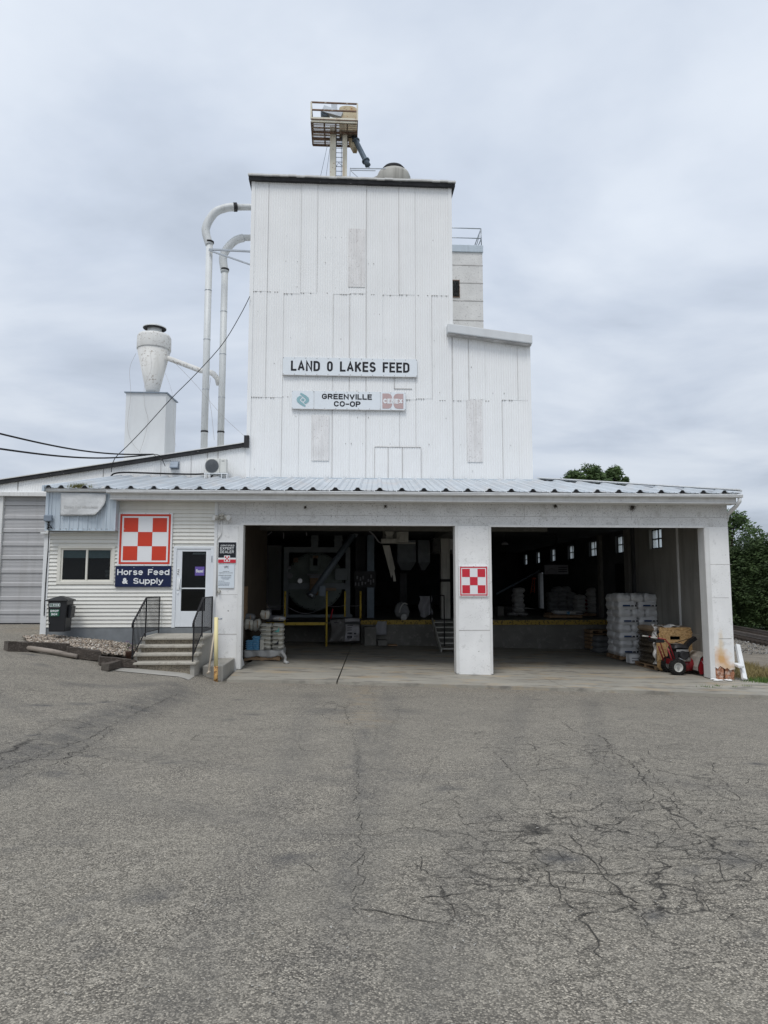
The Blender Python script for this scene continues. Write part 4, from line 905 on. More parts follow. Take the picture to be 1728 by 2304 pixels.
b.prism([(lx+x*lr, lz+z*lr) for x, z in up_l], YSn-.010, YSn-.003); b.prism([(lx-x*lr, lz-z*lr) for x, z in up_l], YSn-.010, YSn-.003)
b.prism([(lx+x*lr*.28, lz+z*lr*.28) for x, z in ((-1, 0), (0, -.9), (1, 0), (0, .9))], YSn-.010, YSn-.003); b.build('leaf_logo', 'teal', sg2)
ex0, ex1 = fx(.795), fx(.980); ez0, ez1 = zb0+hh*.08, zb0+hh*.92; ew, eh = ex1-ex0, ez1-ez0
b = MB()
for mir in (0, 1):
    pl = [(0, 0), (.30, 0), (.40, .06), (.46, .22), (.48, .5), (.46, .78), (.40, .94), (.28, 1), (0, 1)]
    b.prism([((ex0+x*ew) if not mir else (ex1-x*ew), ez0+z*eh) for x, z in pl], YSn-.008, YSn-.003)
b.build('faded_logo', 'faded_red', sg2)
stext('CENEX', ex0+ew*.04, ex0+ew*.97, ez0+eh*.33, ez0+eh*.66, YSn-.010, .26, .42, .10, .003).build('logo_lettering', 'printwhite', sg2)
b = MB()
for u in (.0, .19, .287, .385, .483, .585, .68, .775, .87, .995):
    for z_ in (zt0-.025, zb0+.03): xx = fx(u)+(.012 if u == 0 else 0); b.box(xx-.011, xx+.011, YSn-.008, YSn-.001, z_-.011, z_+.011)
for u in (.193, .777): b.box(fx(u)-.004, fx(u)+.004, YSn-.006, YSn-.001, zb0, zt0)
b.box(x0, x1, YSn-.006, YSn+.04, zb0-.022, zb0-.002); b.build('rivets', 'seam', sg2)

# ============================================================ DUST PIPES, CYCLONE
def pipe(name, label, px, ptop, bend, Y_, r):
    t = thing(name, label, 'pipe', tuple(P(px[0], 1005, Y_))); b = MB()
    a, b_ = P(px[0], 1010, Y_), P(px[1], ptop, Y_); b_ = Vector((a.x+.0, b_.y, b_.z)); b.tube([a-Vector((0, 0, 1)), b_], r, 16); b.build('riser', 'duct', t)
    pts = [b_-Vector((0, 0, .1))]+[P(x, y, Y_) for x, y in bend]; pts[0].y = Y_
    c = MB(); sm = []
    n = 30     # smooth through the bend points
    for i in range(n+1):
        u = i/n*(len(pts)-1); k = min(int(u), len(pts)-2); f = u-k
        p0, p1, p2, p3 = pts[max(k-1, 0)], pts[k], pts[k+1], pts[min(k+2, len(pts)-1)]
        sm.append(.5*((2*p1)+(p2-p0)*f+(2*p0-5*p1+4*p2-p3)*f*f+(3*p1-p0-3*p2+p3)*f**3))
    c.tube(sm, r*1.22, 12); c.build('bend', 'duct', t)
    e_ = pts[-1]; d = Vector((1, .25, .17)).normalized(); c = MB(); c.tube([e_-d*.1, e_+d*2.2], r*.95, 14); c.build('outlet_run', 'duct', t)
    for z_ in (b_.z, b_.z-.02): pass
    c = MB(); c.tube([b_-Vector((0, 0, .03)), b_+Vector((0, 0, .03))], r*1.32, 16); c.build('collar', 'blackish', t)
    for k, py in enumerate((720, 700, 840)):
        z_ = a.z+(b_.z-a.z)*(.28+.24*k); c = MB(); c.tube([(a.x, Y_, z_-.012), (a.x, Y_, z_+.012)], r*1.05, 16); c.build('joint_band', 'galv', t)
    c = MB(); c.tube([(a.x, Y_, a.z+.6), (a.x, Y_, a.z+.66)], r*1.08, 16); c.build('base_band', 'blackish', t)
    return e_, d, b_
e1, d1, t1_ = pipe('blower_pipe', 'tall white dust pipe curving into the tower, outer and higher of the two', (459, 463), 545, [(463, 515), (482, 480), (508, 468), (527, 466)], 25.0, .125)
c = MB(); c.tube([e1-d1*.02, e1+d1*.10], .165, 14); c.build('rubber_clamp', 'blackish', [o for o in COL.objects if o.name.startswith('blower_pipe')][0])
e2, d2, t2_ = pipe('blower_pipe', 'tall white dust pipe curving into the tower, inner and lower of the two', (496, 501), 607, [(502, 580), (512, 558), (530, 541), (548, 535)], 25.6, .125)
b = MB(); b.bar(P(470, 561, 24.8), P(568, 566, 24.8), .06, .06); b.bar(P(470, 563, 24.8), P(568, 597, 24.8), .05, .05); tag(b.build('pipe_brace', 'galv'), 'pair of grey steel braces tying the dust pipes to the tower', 'brace')
YC = 26.2
cy = thing('cyclone_collector', 'white cone-shaped cyclone dust collector with a flat rain cap', 'dust collector', tuple(P(345, 886, YC)))
cc = P(343, 886, YC+.6); r1 = (P(381, 780, YC+.6).x-P(306, 780, YC+.6).x)/2; zc1 = P(343, 787, YC+.6).z; zc2 = P(343, 761, YC+.6).z; r0 = .24
b = MB(); b.lathe([(r0, 0), (r0+.02, .12), (r1*.985, zc1-cc.z), ], (cc.x, YC+.6, cc.z), 32); b.build('cone', 'duct_dusty', cy)
b = MB(); b.lathe([(r1, zc1-cc.z-.02), (r1*1.01, zc1-cc.z), (r1, zc2-cc.z+.0), (r1*.94, zc2-cc.z+.09), (.3, zc2-cc.z+.12)], (cc.x, YC+.6, cc.z), 32); b.build('barrel', 'duct_dusty', cy)
zc3 = P(343, 741, YC+.6).z; b = MB(); b.lathe([(.27, zc2-cc.z+.06), (.27, zc3-cc.z+.05)], (cc.x, YC+.6, cc.z), 24); b.build('neck', 'duct', cy)
b = MB(); b.lathe([(.44, zc3-cc.z+.02), (.45, zc3-cc.z+.05), (.22, zc3-cc.z+.17), (.004, zc3-cc.z+.20)], (cc.x, YC+.6, cc.z), 28, 'z', False); b.build('rain_cap', 'duct', cy); b = MB(); b.lathe([(.43, zc3-cc.z+.012), (.435, zc3-cc.z+.018)], (cc.x, YC+.6, cc.z), 28, 'z', True); b.build('cap_underside', 'blackish', cy)
il = thing('cyclone_inlet_duct', 'spattered duct sloping from the cyclone down to the inner dust pipe', 'duct', tuple(P(430, 820, YC)))
b = MB(); pts = [P(378, 806, YC+.4), P(452, 834, YC+.1), P(466, 835, YC-.3), P(480, 841, YC-.5), P(489, 852, YC-.6), P(492, 866, YC-.6)]; b.tube(pts, [.10, .10, .10, .105, .10, .095], 14); b.build('tube', 'duct_dusty', il)
bx = thing('duct_house', 'plain white square sheet-metal box under the cyclone', 'duct box', tuple(P(330, 1000, YC)))
a = P(284, 884, YC-.4); b_ = P(374, 884, YC-.4); zt0 = a.z; dpt = 1.32; yb = YC-.4
b = MB(); z00 = 3; v = [(a.x, yb, z00), (b_.x, yb, z00), (b_.x+dpt*SK, yb+dpt, z00), (a.x+dpt*SK, yb+dpt, z00)]; v += [(x, y, zt0) for x, y, z in v]; b.hexa(v); b.build('casing', 'boxwhite', bx)
b = MB(); v = [(a.x-.06, yb-.06, zt0+.003), (b_.x+.06, yb-.06, zt0+.003), (b_.x+dpt*SK+.06, yb+dpt+.06, zt0+.003), (a.x-.0, yb+dpt+.06, zt0+.003)]; v += [(x, y, z+.035) for x, y, z in v]; b.hexa(v); b.build('lid', 'vent', bx)

# ============================================================ LOW WHITE BUILDING, LEFT
YW = YT+.02
lb_ = thing('white_warehouse', 'low white corrugated warehouse with a shallow sloping black-edged roof, left of the tower', 'building', (-11, YW, 0))
gx0, gx1 = -30.0, tx0-.03
sl_ = lin(P(0, 1086, YW).x, P(0, 1086, YW).z, P(553, 1002, YW).x, P(553, 1002, YW).z)
xd1 = P(112, 1250, YW).x; dz1 = P(40, 1117, YW).z; xdl = P(2, 1250, YW).x
b = MB(); corr_face(b, gx0, gx1, dz1+.12, lambda x: sl_(x), YW); b.box(xd1+.2, gx1, YW+.03, YW+.2, 0, dz1+.1); b.box(gx0, P(-2, 1250, YW).x, YW, YW+.2, 0, dz1+.1)
b.add([(gx0, YW+.05, 0), (gx1, YW+.05, 0), (gx1, YW+14, 0), (gx0, YW+14, 0), (gx0, YW+.05, sl_(gx0)), (gx1, YW+.05, sl_(gx1)), (gx1, YW+14, sl_(gx1)), (gx0, YW+14, sl_(gx0))], [(4, 5, 6, 7), (0, 4, 7, 3), (3, 7, 6, 2)])
b.build('gable_wall', 'sheet', lb_)
b = MB()
for px in (233, 362, 430, 466, 490): x_ = P(px, 1050, YW).x; b.box(x_-.006, x_+.006, YW-.02, YW+.01, dz1+.3, sl_(x_)-.05)
x_ = P(40, 1100, YW).x; b.box(x_-.006, x_+.006, YW-.02, YW+.01, dz1+.2, sl_(x_)-.05); b.build('lap_seams', 'seam', lb_)
b = MB(); n = 40
for i in range(n):
    xa_, xb_ = gx0+(gx1-gx0)*i/n, gx0+(gx1-gx0)*(i+1)/n; j = rr.uniform(-.015, .015)
    b.hexa([(xa_, YW-.10, sl_(xa_)-.06+j), (xb_, YW-.10, sl_(xb_)-.06+j), (xb_, YW+.04, sl_(xb_)-.06), (xa_, YW+.04, sl_(xa_)-.06), (xa_, YW-.10, sl_(xa_)+.07), (xb_, YW-.10, sl_(xb_)+.07), (xb_, YW+.04, sl_(xb_)+.07), (xa_, YW+.04, sl_(xa_)+.07)])
b.build('roof_edge', 'blackish', lb_)
b = MB(); b.hexa([(gx0, YW-.13, sl_(gx0)+.073), (gx1, YW-.13, sl_(gx1)+.073), (gx1, YW+14, sl_(gx1)+.073), (gx0, YW+14, sl_(gx0)+.073), (gx0, YW-.13, sl_(gx0)+.10), (gx1, YW-.13, sl_(gx1)+.10), (gx1, YW+14, sl_(gx1)+.10), (gx0, YW+14, sl_(gx0)+.10)]); b.build('roof', 'trim', lb_)
b = MB(); ue = P(555, 980, YW-.15); b.box(gx1-.06, gx1+.10, YW-.2, YW-.05, sl_(gx1)-.1, ue.z); b.build('roof_edge_upstand', 'blackish', lb_)
b = MB(); b.box(gx0, xd1+.3, YW-.16, YW+.02, dz1, dz1+.12); b.build('door_header', 'trim', lb_)
od = MB(); zb0 = P(50, 1401, YW+.1).z; zt0 = dz1; rows_h = (zt0-zb0)/9.3
z_ = zb0; k = 0
while z_ < zt0:
    h1 = rows_h*.62; 
    for (q0, q1, yo) in ((0, h1*.5, 0), (h1*.5, h1, .0), (h1, rows_h, -.0)):
        pass
    n = 6
    for i in range(n):   # ribbed section
        a0 = z_+h1*i/n; od.hexa([(xdl, YW+.05, a0+.002), (xd1+.3, YW+.05, a0+.002), (xd1+.3, YW+.2, a0+.002), (xdl, YW+.2, a0+.002), (xdl, YW+.062, a0+h1/n), (xd1+.3, YW+.062, a0+h1/n), (xd1+.3, YW+.2, a0+h1/n), (xdl, YW+.2, a0+h1/n)])
    od.prismx([(YW+.03, z_+h1+.01), (YW+.2, z_+h1+.01), (YW+.2, z_+rows_h-.005), (YW+.06, z_+rows_h-.005), (YW+.03, z_+rows_h-.05)], xdl, xd1+.3)
    z_ += rows_h
odo = od.build('overhead_door', 'overdoor', lb_)
b = MB(); b.box(xdl, xd1+.3, YW+.02, YW+.15, zb0-.12, zb0); b.build('door_seal', 'blackish', odo)
b = MB(); b.box(xdl-.12, xdl-.002, YW-.05, YW+.2, 0, dz1); b.build('door_jamb', 'trim', lb_)
# air conditioner on its stand, hose, vent
YA = 22.9
ac = thing('air_conditioner', 'off-white outdoor air conditioner on a white stand above the blue roof', 'air conditioner', tuple(P(485, 1078, YA)))
a, b_ = P(463, 1031.5, YA), P(505, 1064, YA); dp = .32
b = MB(); b.box(a.x, b_.x+.05, YA, YA+dp, b_.z, a.z); b.build('case', 'acwhite', ac, bevel=.015)
cx, cz_ = a.x+(b_.x-a.x)*.33, (a.z+b_.z)/2-.01
b = MB(); 
for i in range(10): r_ = .03+.19*i/9; b.lathe([(r_, -.012), (r_+.008, -.012), (r_+.008, -.002)], (cx, YA, cz_), 24, 'y', False)
b.lathe([(.005, -.008), (.215, -.008)], (cx, YA, cz_), 24, 'y', False)
for k in range(12): an = k*math.pi/12; b.bar((cx-math.cos(an)*.2, YA-.014, cz_-math.sin(an)*.2), (cx+math.cos(an)*.2, YA-.014, cz_+math.sin(an)*.2), .006, .006)
b.build('fan_grille', 'acgrille', ac)
b = MB(); b.box(b_.x-.16, b_.x-.150, YA-.004, YA, b_.z, a.z); b.box(b_.x-.10, b_.x-.01, YA-.004, YA-.001, a.z-.09, a.z-.07); b.build('side_seam', 'acgrille', ac)
b = MB(); zs = P(470, 1078, YA).z
for x__ in (a.x-.02, a.x+.12, b_.x-.1, b_.x+.08):
    for y_ in (YA+.02, YA+.28): b.box(x__-.012, x__+.012, y_-.012, y_+.012, zs-.06, b_.z-.025)
b.box(a.x-.05, b_.x+.1, YA, YA+.03, b_.z-.03, b_.z-.001); b.box(a.x-.05, b_.x+.1, YA+.27, YA+.30, b_.z-.03, b_.z-.001); b.build('stand', 'printwhite', ac)
def smooth_path(pts, n=40):
    pts = [Vector(p) for p in pts]; o = []
    for i in range(n+1):
        u = i/n*(len(pts)-1); k = min(int(u), len(pts)-2); f = u-k
        p0, p1, p2, p3 = pts[max(k-1, 0)], pts[k], pts[k+1], pts[min(k+2, len(pts)-1)]
        o.append(.5*((2*p1)+(p2-p0)*f+(2*p0-5*p1+4*p2-p3)*f*f+(3*p1-p0-3*p2+p3)*f**3))
    return o
b = MB(); b.tube(smooth_path([P(x, y, 23.2) for x, y in ((249, 1073), (256, 1066), (277, 1063), (320, 1064), (380, 1066), (440, 1067), (465, 1066), (478, 1068), (474, 1073))]), .03, 6)
tag(b.build('refrigerant_line', 'dark'), 'black insulated line running along the white wall from the air conditioner', 'pipe')
vt = thing('wall_vent', 'small grey hooded vent on the white warehouse wall', 'vent', tuple(P(391, 1053, YW-.1)))
a, b_ = P(383, 1038, YW-.15), P(400, 1053, YW-.15); b = MB(); b.prismx([(YW-.02, b_.z), (YW-.22, b_.z), (YW-.22, b_.z+.03), (YW-.10, a.z), (YW-.02, a.z)], a.x, b_.x); b.build('hood', 'vent', vt)
b = MB(); b.box(a.x-.02, b_.x+.02, YW-.019, YW-.012, b_.z-.03, a.z+.03); b.build('flange', 'galv', vt)

# ============================================================ FEED STORE
FS = Vector((0, YF, 0))
fs = thing('feed_store', 'low white feed store with two open drive bays and a blue-grey metal roof', 'building', tuple(FS))
def spotmat(src, name, lst):
    m = M[src].copy(); m.name = name; t = m.node_tree; l = t.links.new; b = t.nodes['Principled BSDF']
    tc = t.nodes.new('ShaderNodeTexCoord')
    for c, rad, col, ns, amt in lst:
        prev = b.inputs['Base Color'].links[0].from_socket
        vm = t.nodes.new('ShaderNodeVectorMath'); vm.operation = 'SUBTRACT'; l(tc.outputs['Object'], vm.inputs[0]); vm.inputs[1].default_value = c
        vs = t.nodes.new('ShaderNodeVectorMath'); vs.operation = 'DIVIDE'; l(vm.outputs[0], vs.inputs[0]); vs.inputs[1].default_value = rad
        ln = t.nodes.new('ShaderNodeVectorMath'); ln.operation = 'LENGTH'; l(vs.outputs[0], ln.inputs[0])
        n = t.nodes.new('ShaderNodeTexNoise'); n.inputs['Scale'].default_value = ns; n.inputs['Detail'].default_value = 5; l(tc.outputs['Object'], n.inputs['Vector'])
        a = t.nodes.new('ShaderNodeMath'); a.operation = 'MULTIPLY_ADD'; l(n.outputs[0], a.inputs[0]); a.inputs[1].default_value = 1.3; l(ln.outputs['Value'], a.inputs[2])
        r = t.nodes.new('ShaderNodeMapRange'); l(a.outputs[0], r.inputs[0]); r.inputs[1].default_value = .8; r.inputs[2].default_value = 1.7; r.inputs[3].default_value = amt; r.inputs[4].default_value = 0
        x = t.nodes.new('ShaderNodeMixRGB'); l(r.outputs[0], x.inputs[0]); l(prev, x.inputs[1]); x.inputs[2].default_value = (*col, 1); l(x.outputs[0], b.inputs['Base Color'])
    M[name] = m; return name
XL = X(484, YF); bL0, bL1 = X(544, YF), X(1026, YF); bR0, bR1 = X(1104.5, YF), X(1589, YF); XR = P(1645, 1330, YF).x
zL, zR = P(790, 1179.5, YF).z, P(1340, 1184, YF).z; zsof = P(864, 1131, YF).z; WT = .32
b = MB(); b.box(XL, XR, YF, YF+WT, zR, zsof); b.box(XL, bR0-.3, YF, YF+WT, zL, zR) if zL < zR else None
b.build('header_wall', 'rough_white', fs)
def jl(b, x0, x1, z_, t_=.007): b.box(x0, x1, YF-.003, YF+.02, z_-t_, z_+t_)
zt = min(zL, zR)
b = MB(); b.box(XL, bL0, YF, YF+WT, -1.1, zt-.002); p = b.build('pillar', 'rough_pillar', fs); p['label'] = 'left concrete pillar carrying the dealer sign and the notice'
b = MB(); b.box(bL1, bR0, YF-.01, YF+WT+.1, -1.2, zt-.002); p = b.build('pillar', 'rough_pillar', fs, bevel=.015); p['label'] = 'middle concrete pillar carrying the small checkered sign'
rust_c = P(1622, 1475, YF)-FS
spotmat('rough_pillar', 'rust_pillar', [(tuple(P(1622, 1482, YF)-FS+Vector((0, 0, 0))), (.30, 1, .34), (.60, .30, .07), 5, .85), (tuple(P(1622, 1455, YF)-FS), (.10, 1, .5), (.62, .42, .16), 6, .5), (tuple(P(1640, 1500, YF)-FS), (.35, 1, .16), (.62, .34, .10), 7, .6)])
zb_ = P(1620, 1502, YF).z
b = MB(); rr = random.Random(9); n = 10; xa, xb_ = bR1, XR; pts = [(xa, zt-.002), (xb_, zt-.002)]
for i in range(n+1): pts.append((xb_-(xb_-xa)*i/n, zb_+rr.uniform(-.04, .05)-(.05 if i < 4 else 0)))
b.prism(pts[::-1], YF, YF+WT); p = b.build('pillar', 'rust_pillar', fs); p['label'] = 'rust-stained right corner pillar with its foot broken away to the brick'
b = MB()
def rockblock(b, x0, x1, y0, y1, z0, z1, s):
    r_ = random.Random(s); n = 6; vs = []
    def jt(x, y, z): return (x+r_.uniform(-.02, .02), y+r_.uniform(-.03, .02), z+r_.uniform(-.02, .02))
    b.sheet(lambda u, v: Vector(jt(x0+(x1-x0)*u, y0, z0+(z1-z0)*v)), n, n, False); b.sheet(lambda u, v: Vector(jt(x1, y0+(y1-y0)*u, z0+(z1-z0)*v)), 2, n, False); b.box(x0+.02, x1-.03, y0+.06, y1, z0, z1)
xm = X(1631, YF, 1510); rockblock(b, bR1+.04, xm-.02, YF+.03, YF+WT, -1.2, zb_+.02, 1); rockblock(b, xm+.02, XR-.02, YF+.04, YF+WT, -1.2, zb_, 2)
b.build('broken_brick_base', 'brickraw', fs)
b = MB(); sh = random.Random(4)
for i in range(7):
    g = P(1600+sh.uniform(0, 40), 1524+sh.uniform(-3, 5), YF-.2); z_ = slabz(g.x)+.035; b.pillow((g.x, YF-.1-sh.random()*.35, z_+.02), .10+.12*sh.random(), .08, .04, i, 4)
tag(b.build('plaster_fragments', 'rough_pillar'), 'fallen white plaster fragments at the foot of the corner pillar', 'rubble', kind='stuff')
b = MB()
z_ = P(1320, 1163, YF).z; jl(b, XL+.1, XR-.1, z_, .005)
for px0, px1, py in ((1024, 1106, 1418), (487, 540, 1427), (1618, 1646, 1437), (1598, 1646, 1270), (1598, 1640, 1345), (490, 540, 1338), (1024, 1104, 1258)):
    jl(b, X(px0, YF, py), X(px1, YF, py), P((px0+px1)/2, py, YF).z, .009 if py > 1400 else .005)
for px in (552, 620, 760, 900, 1180, 1420): x_ = X(px, YF, 1150); b.box(x_-.004, x_+.004, YF-.003, YF+.01, zL+.15, zsof-.05)
# shift the strips of the middle pillar forward with it
b.box(bL1+.02, bR0-.02, YF-.014, YF, P(1065, 1418, YF).z-.009, P(1065, 1418, YF).z+.006)
b.build('pour_joints', 'seam', fs)
b = MB()   # timber trim round both openings
for x0, x1, z_ in ((bL0, bL1, zL), (bR0, bR1, zR)):
    b.box(x0-.05, x1+.05, YF-.03, YF-.002, z_-.035, z_+.03)
b.build('opening_head_trim', 'trim', fs)
for x0, s_, zz_, w_ in ((bL0, -1, zL, .10), (bL1, 1, zL, .06), (bR0, -1, zR, .05), (bR1, 1, zR, .12)):
    b = MB(); a_, c_ = (x0-w_, x0+.02) if s_ < 0 else (x0-.02, x0+w_); b.box(a_, c_, YF-.035, YF-.012 if s_ else 0, slabz(x0)+.05, zz_-.037); b.box(x0-.02 if s_ > 0 else x0-.02, x0+.02, YF-.011, YF+WT+.01, slabz(x0)+.05, zz_-.037); b.build('jamb_trim', 'trim', fs, bevel=.006)
# roof ---------------------------------------------------------
EY, BY = YE-.02, YT-.1
ze0 = P(864, 1103, YE).z; ze1 = P(864, 1078, BY).z; slope = (ze1-ze0)/(BY-EY)
xvL, xvR = P(102, 1094, YE).x, P(1663, 1109, YE).x; RP = .593
x_first = P(501, 1100, YE).x
xr_list = []; k0 = math.ceil((xvL-x_first)/RP)
k = k0
while x_first+RP*k < xvR+.01: xr_list.append(x_first+RP*k); k += 1
def rz(y): return ze0+slope*(y-EY)
def rx(x, y): return x+SK*(y-EY)
def yend(x): return min(BY, EY+(xvR-x)*1.12+.02)
b = MB(); prof = [(-.085, 0), (-.03, .066), (.03, .066), (.085, 0)]
fl_ = MB()
xs_ = [xvL]+xr_list+[xvR]
for i in range(len(xs_)-1):
    a, c = xs_[i], xs_[i+1]; a2 = a+(.085 if i else 0); c2_ = c-(.085 if i < len(xs_)-2 else 0)
    if c2_-a2 < .02: continue
    ya, yc = yend(a2), yend(c2_); mids = [a2+(c2_-a2)*k/4 for k in range(5)]
    lo = [(x_, EY, rz(EY)-(.018 if 0 < j < 4 else 0)) for j, x_ in enumerate(mids)]; hi = [(rx(x_, yend(x_)), yend(x_), rz(yend(x_))-(.006 if 0 < j < 4 else 0)) for j, x_ in enumerate(mids)]
    b.add(lo+hi, [(j, j+1, j+6, j+5) for j in range(4)])
    for q_ in (.33, .66):   # low stiffening ribs
        x_ = a2+(c2_-a2)*q_; ye_ = yend(x_); b.add([(x_-.014, EY, rz(EY)-.014), (x_, EY, rz(EY)+.006), (x_+.014, EY, rz(EY)-.014), (rx(x_-.014, ye_), ye_, rz(ye_)), (rx(x_, ye_), ye_, rz(ye_)+.016), (rx(x_+.014, ye_), ye_, rz(ye_))], [(0, 1, 4, 3), (1, 2, 5, 4)])
for x_ in xr_list+[xvL+.085]:
    ye_ = yend(x_); vs = [(x_+dx_, EY, rz(EY)+dz_) for dx_, dz_ in prof]+[(rx(x_+dx_, ye_), ye_, rz(ye_)+dz_) for dx_, dz_ in prof]
    b.add(vs, [(0, 1, 5, 4), (1, 2, 6, 5), (2, 3, 7, 6)])
    fl_.add([(x_-.070, EY+.006, rz(EY)-.015), (x_-.026, EY+.006, rz(EY)+.058), (x_+.026, EY+.006, rz(EY)+.058), (x_+.070, EY+.006, rz(EY)-.015)], [(0, 3, 2, 1)])
    if ye_ < BY-.1: fl_.add([(rx(x_-.082, ye_), ye_-.01, rz(ye_)), (rx(x_-.034, ye_), ye_-.01, rz(ye_)+.07), (rx(x_+.034, ye_), ye_-.01, rz(ye_)+.07), (rx(x_+.082, ye_), ye_-.01, rz(ye_))], [(0, 1, 2, 3)])
b.build('roof_sheets', 'roof', fs, solid=.004)
fl_.build('rib_end_shade', 'dark', fs)  # black plugs painted as the shade inside the open rib ends
# ridge cap along the hip, and the side slope of the roof beyond it
b = MB(); hA = Vector((xvR+.03, EY, rz(EY)+.05)); yh_ = BY; xh_ = xvR-(BY-EY)/1.12; hB = Vector((rx(xh_, BY), BY, rz(BY)+.06))
n = 9
for i in range(n):
    p0_, p1_ = hA.lerp(hB, i/n), hA.lerp(hB, (i+1)/n); sd2 = Vector((.12, .11, 0))
    b.hexa([p0_-sd2*.6+Vector((0, 0, .02)), p0_+sd2, p1_+sd2, p1_-sd2*.6+Vector((0, 0, .02)), p0_-sd2*.6+Vector((0, 0, .05)), p0_+sd2+Vector((0, 0, .03)), p1_+sd2+Vector((0, 0, .03)), p1_-sd2*.6+Vector((0, 0, .05))])
b.build('hip_cap', 'gutter', fs)
b = MB(); wyb = 46.5; xo = xvR+.1
b.add([tuple(hA+Vector((.05, 0, -.05))), (rx(xvR, wyb), wyb, rz(EY)), (rx(xh_, wyb), wyb, rz(BY)), tuple(hB-Vector((0, 0, .01)))], [(0, 1, 2, 3)])
b.add([(rx(xh_, wyb), wyb, rz(BY)), tuple(hB), (wx1, BY, rz(BY)), (wx1, wyb, rz(BY))], [(0, 3, 2, 1)]); b.build('side_roof', 'roof', fs)
b = MB(); b.box(xvL+.02, xvR-.3, EY+.12, EY+.18, rz(EY)-.10, rz(EY)-.03); b.build('eave_board', 'trim', fs)
# gutter, straps, fascia, soffit
xg0, xg1 = P(239, 1108, YE-.13).x, P(1672, 1118, YE-.13).x; zg1 = P(864, 1106.5, YE-.13).z; zg0 = P(864, 1113.5, YE-.13).z
gp = [(YE-.13, zg1), (YE-.115, zg1), (YE-.115, zg1-.03), (YE-.11, zg0+.012), (YE-.01, zg0+.012), (YE-.01, zg1-.01), (YE, zg1-.01), (YE, zg0), (YE-.10, zg0), (YE-.128, zg0+.03), (YE-.122, zg1-.03), (YE-.138, zg1-.02), (YE-.138, zg1)]
b = MB(); b.prismx(gp[::-1], xg0, xg1); b.box(xg0-.004, xg0, YE-.13, YE, zg0, zg1); b.box(xg1, xg1+.004, YE-.13, YE, zg0, zg1); g_o = b.build('gutter', 'gutter', fs)
b = MB(); x_ = P(281, 1106, YE).x
while x_ < xg1-.1: b.bar((x_, YE-.14, zg1+.008), (x_+.01, YE+.02, zg1+.055), .018, .004); b.box(x_-.009, x_+.009, YE-.145, YE-.139, zg1-.012, zg1+.012); x_ += RP
b.build('gutter_straps', 'printwhite', g_o)
zf0 = P(864, 1128, YE+.02).z
b = MB(); b.box(xg0+.06, P(1657, 1130, YE).x, YE+.005, YE+.04, zf0+.045, zg1+.03); b.build('fascia', 'fascia', fs)
b = MB(); b.box(xg0+.05, P(1657, 1130, YE).x, YE-.004, YE+.05, zf0, zf0+.040); b.build('fascia_lower_board', 'trim', fs)
b = MB(); b.box(xg0+.1, XR+.1, YE+.051, YF-.001, zf0+.0, zf0+.02); b.build('soffit', 'trim', fs)
b = MB(); b.box(XL, P(1657, 1130, YE).x-.05, YF, YF+WT, zsof+.002, rz(YF)-.04); b.build('wall_plate', 'trim', fs)
# nests/tufts under the eave
for px, py, s_ in ((1423, 1144, .10), (1250, 1142, .05), (687, 1145, .04), (867, 1143, .04)):
    q_ = P(px, py, YF-.05); b = MB(); rn = random.Random(int(px))
    for i in range(90): d = Vector((rn.gauss(0, s_*.5), rn.uniform(-.05, .04), -abs(rn.gauss(0, s_*.7)))); b.bar(q_+Vector((0, 0, .08))+d*.3, q_+Vector((0, 0, .06))+d, .006, .003)
    tag(b.build('nest_tuft', 'timber'), {1423: 'straw nest under the eave above the right bay', 1250: 'small dark tuft under the eave, just right of the middle pillar', 687: 'small dark tuft under the eave above the left bay, left one', 867: 'small dark tuft under the eave above the left bay, right one'}[px], 'nest')
# downspout
b = MB(); pz = [(1664, 1118, YE-.05), (1664, 1128, YE-.05), (1657, 1138, YE+.05), (1645, 1150, YF-.1), (1636, 1158, YF+.10), (1635, 1172, YF+.2)]
b.tube([P(*q_) for q_ in pz], .055, 8); b.build('downspout', 'gutter', fs)

# ---- interior shell
XI0 = bL0-.40; XI1 = bR1+.32
def wxl(y): return XI0+SK*(y-YF)
def wxr(y): return XI1+SK*(y-YF)
y0i, y1i, CE = YF+WT, 46.0, 3.62; DZ_ = .17
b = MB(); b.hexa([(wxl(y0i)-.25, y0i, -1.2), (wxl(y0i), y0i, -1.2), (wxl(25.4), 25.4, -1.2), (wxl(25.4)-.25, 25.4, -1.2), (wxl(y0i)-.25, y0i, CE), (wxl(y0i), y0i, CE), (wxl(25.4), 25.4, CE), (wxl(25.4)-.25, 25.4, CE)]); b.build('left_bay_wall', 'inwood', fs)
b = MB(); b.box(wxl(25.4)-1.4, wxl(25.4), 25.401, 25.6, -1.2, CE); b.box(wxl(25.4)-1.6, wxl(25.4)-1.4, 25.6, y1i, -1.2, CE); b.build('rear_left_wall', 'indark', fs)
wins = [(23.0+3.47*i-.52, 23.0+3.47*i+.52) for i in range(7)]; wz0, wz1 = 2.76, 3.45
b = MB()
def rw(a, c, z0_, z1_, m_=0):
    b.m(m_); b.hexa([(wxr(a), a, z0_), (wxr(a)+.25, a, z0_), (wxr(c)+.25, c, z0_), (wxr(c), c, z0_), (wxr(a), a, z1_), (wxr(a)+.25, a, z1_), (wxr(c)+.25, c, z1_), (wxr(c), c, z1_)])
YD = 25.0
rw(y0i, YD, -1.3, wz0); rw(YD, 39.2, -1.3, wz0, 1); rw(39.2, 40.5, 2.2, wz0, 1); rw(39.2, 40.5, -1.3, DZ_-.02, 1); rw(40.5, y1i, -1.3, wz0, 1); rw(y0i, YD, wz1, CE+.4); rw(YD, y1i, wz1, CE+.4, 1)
prev = y0i
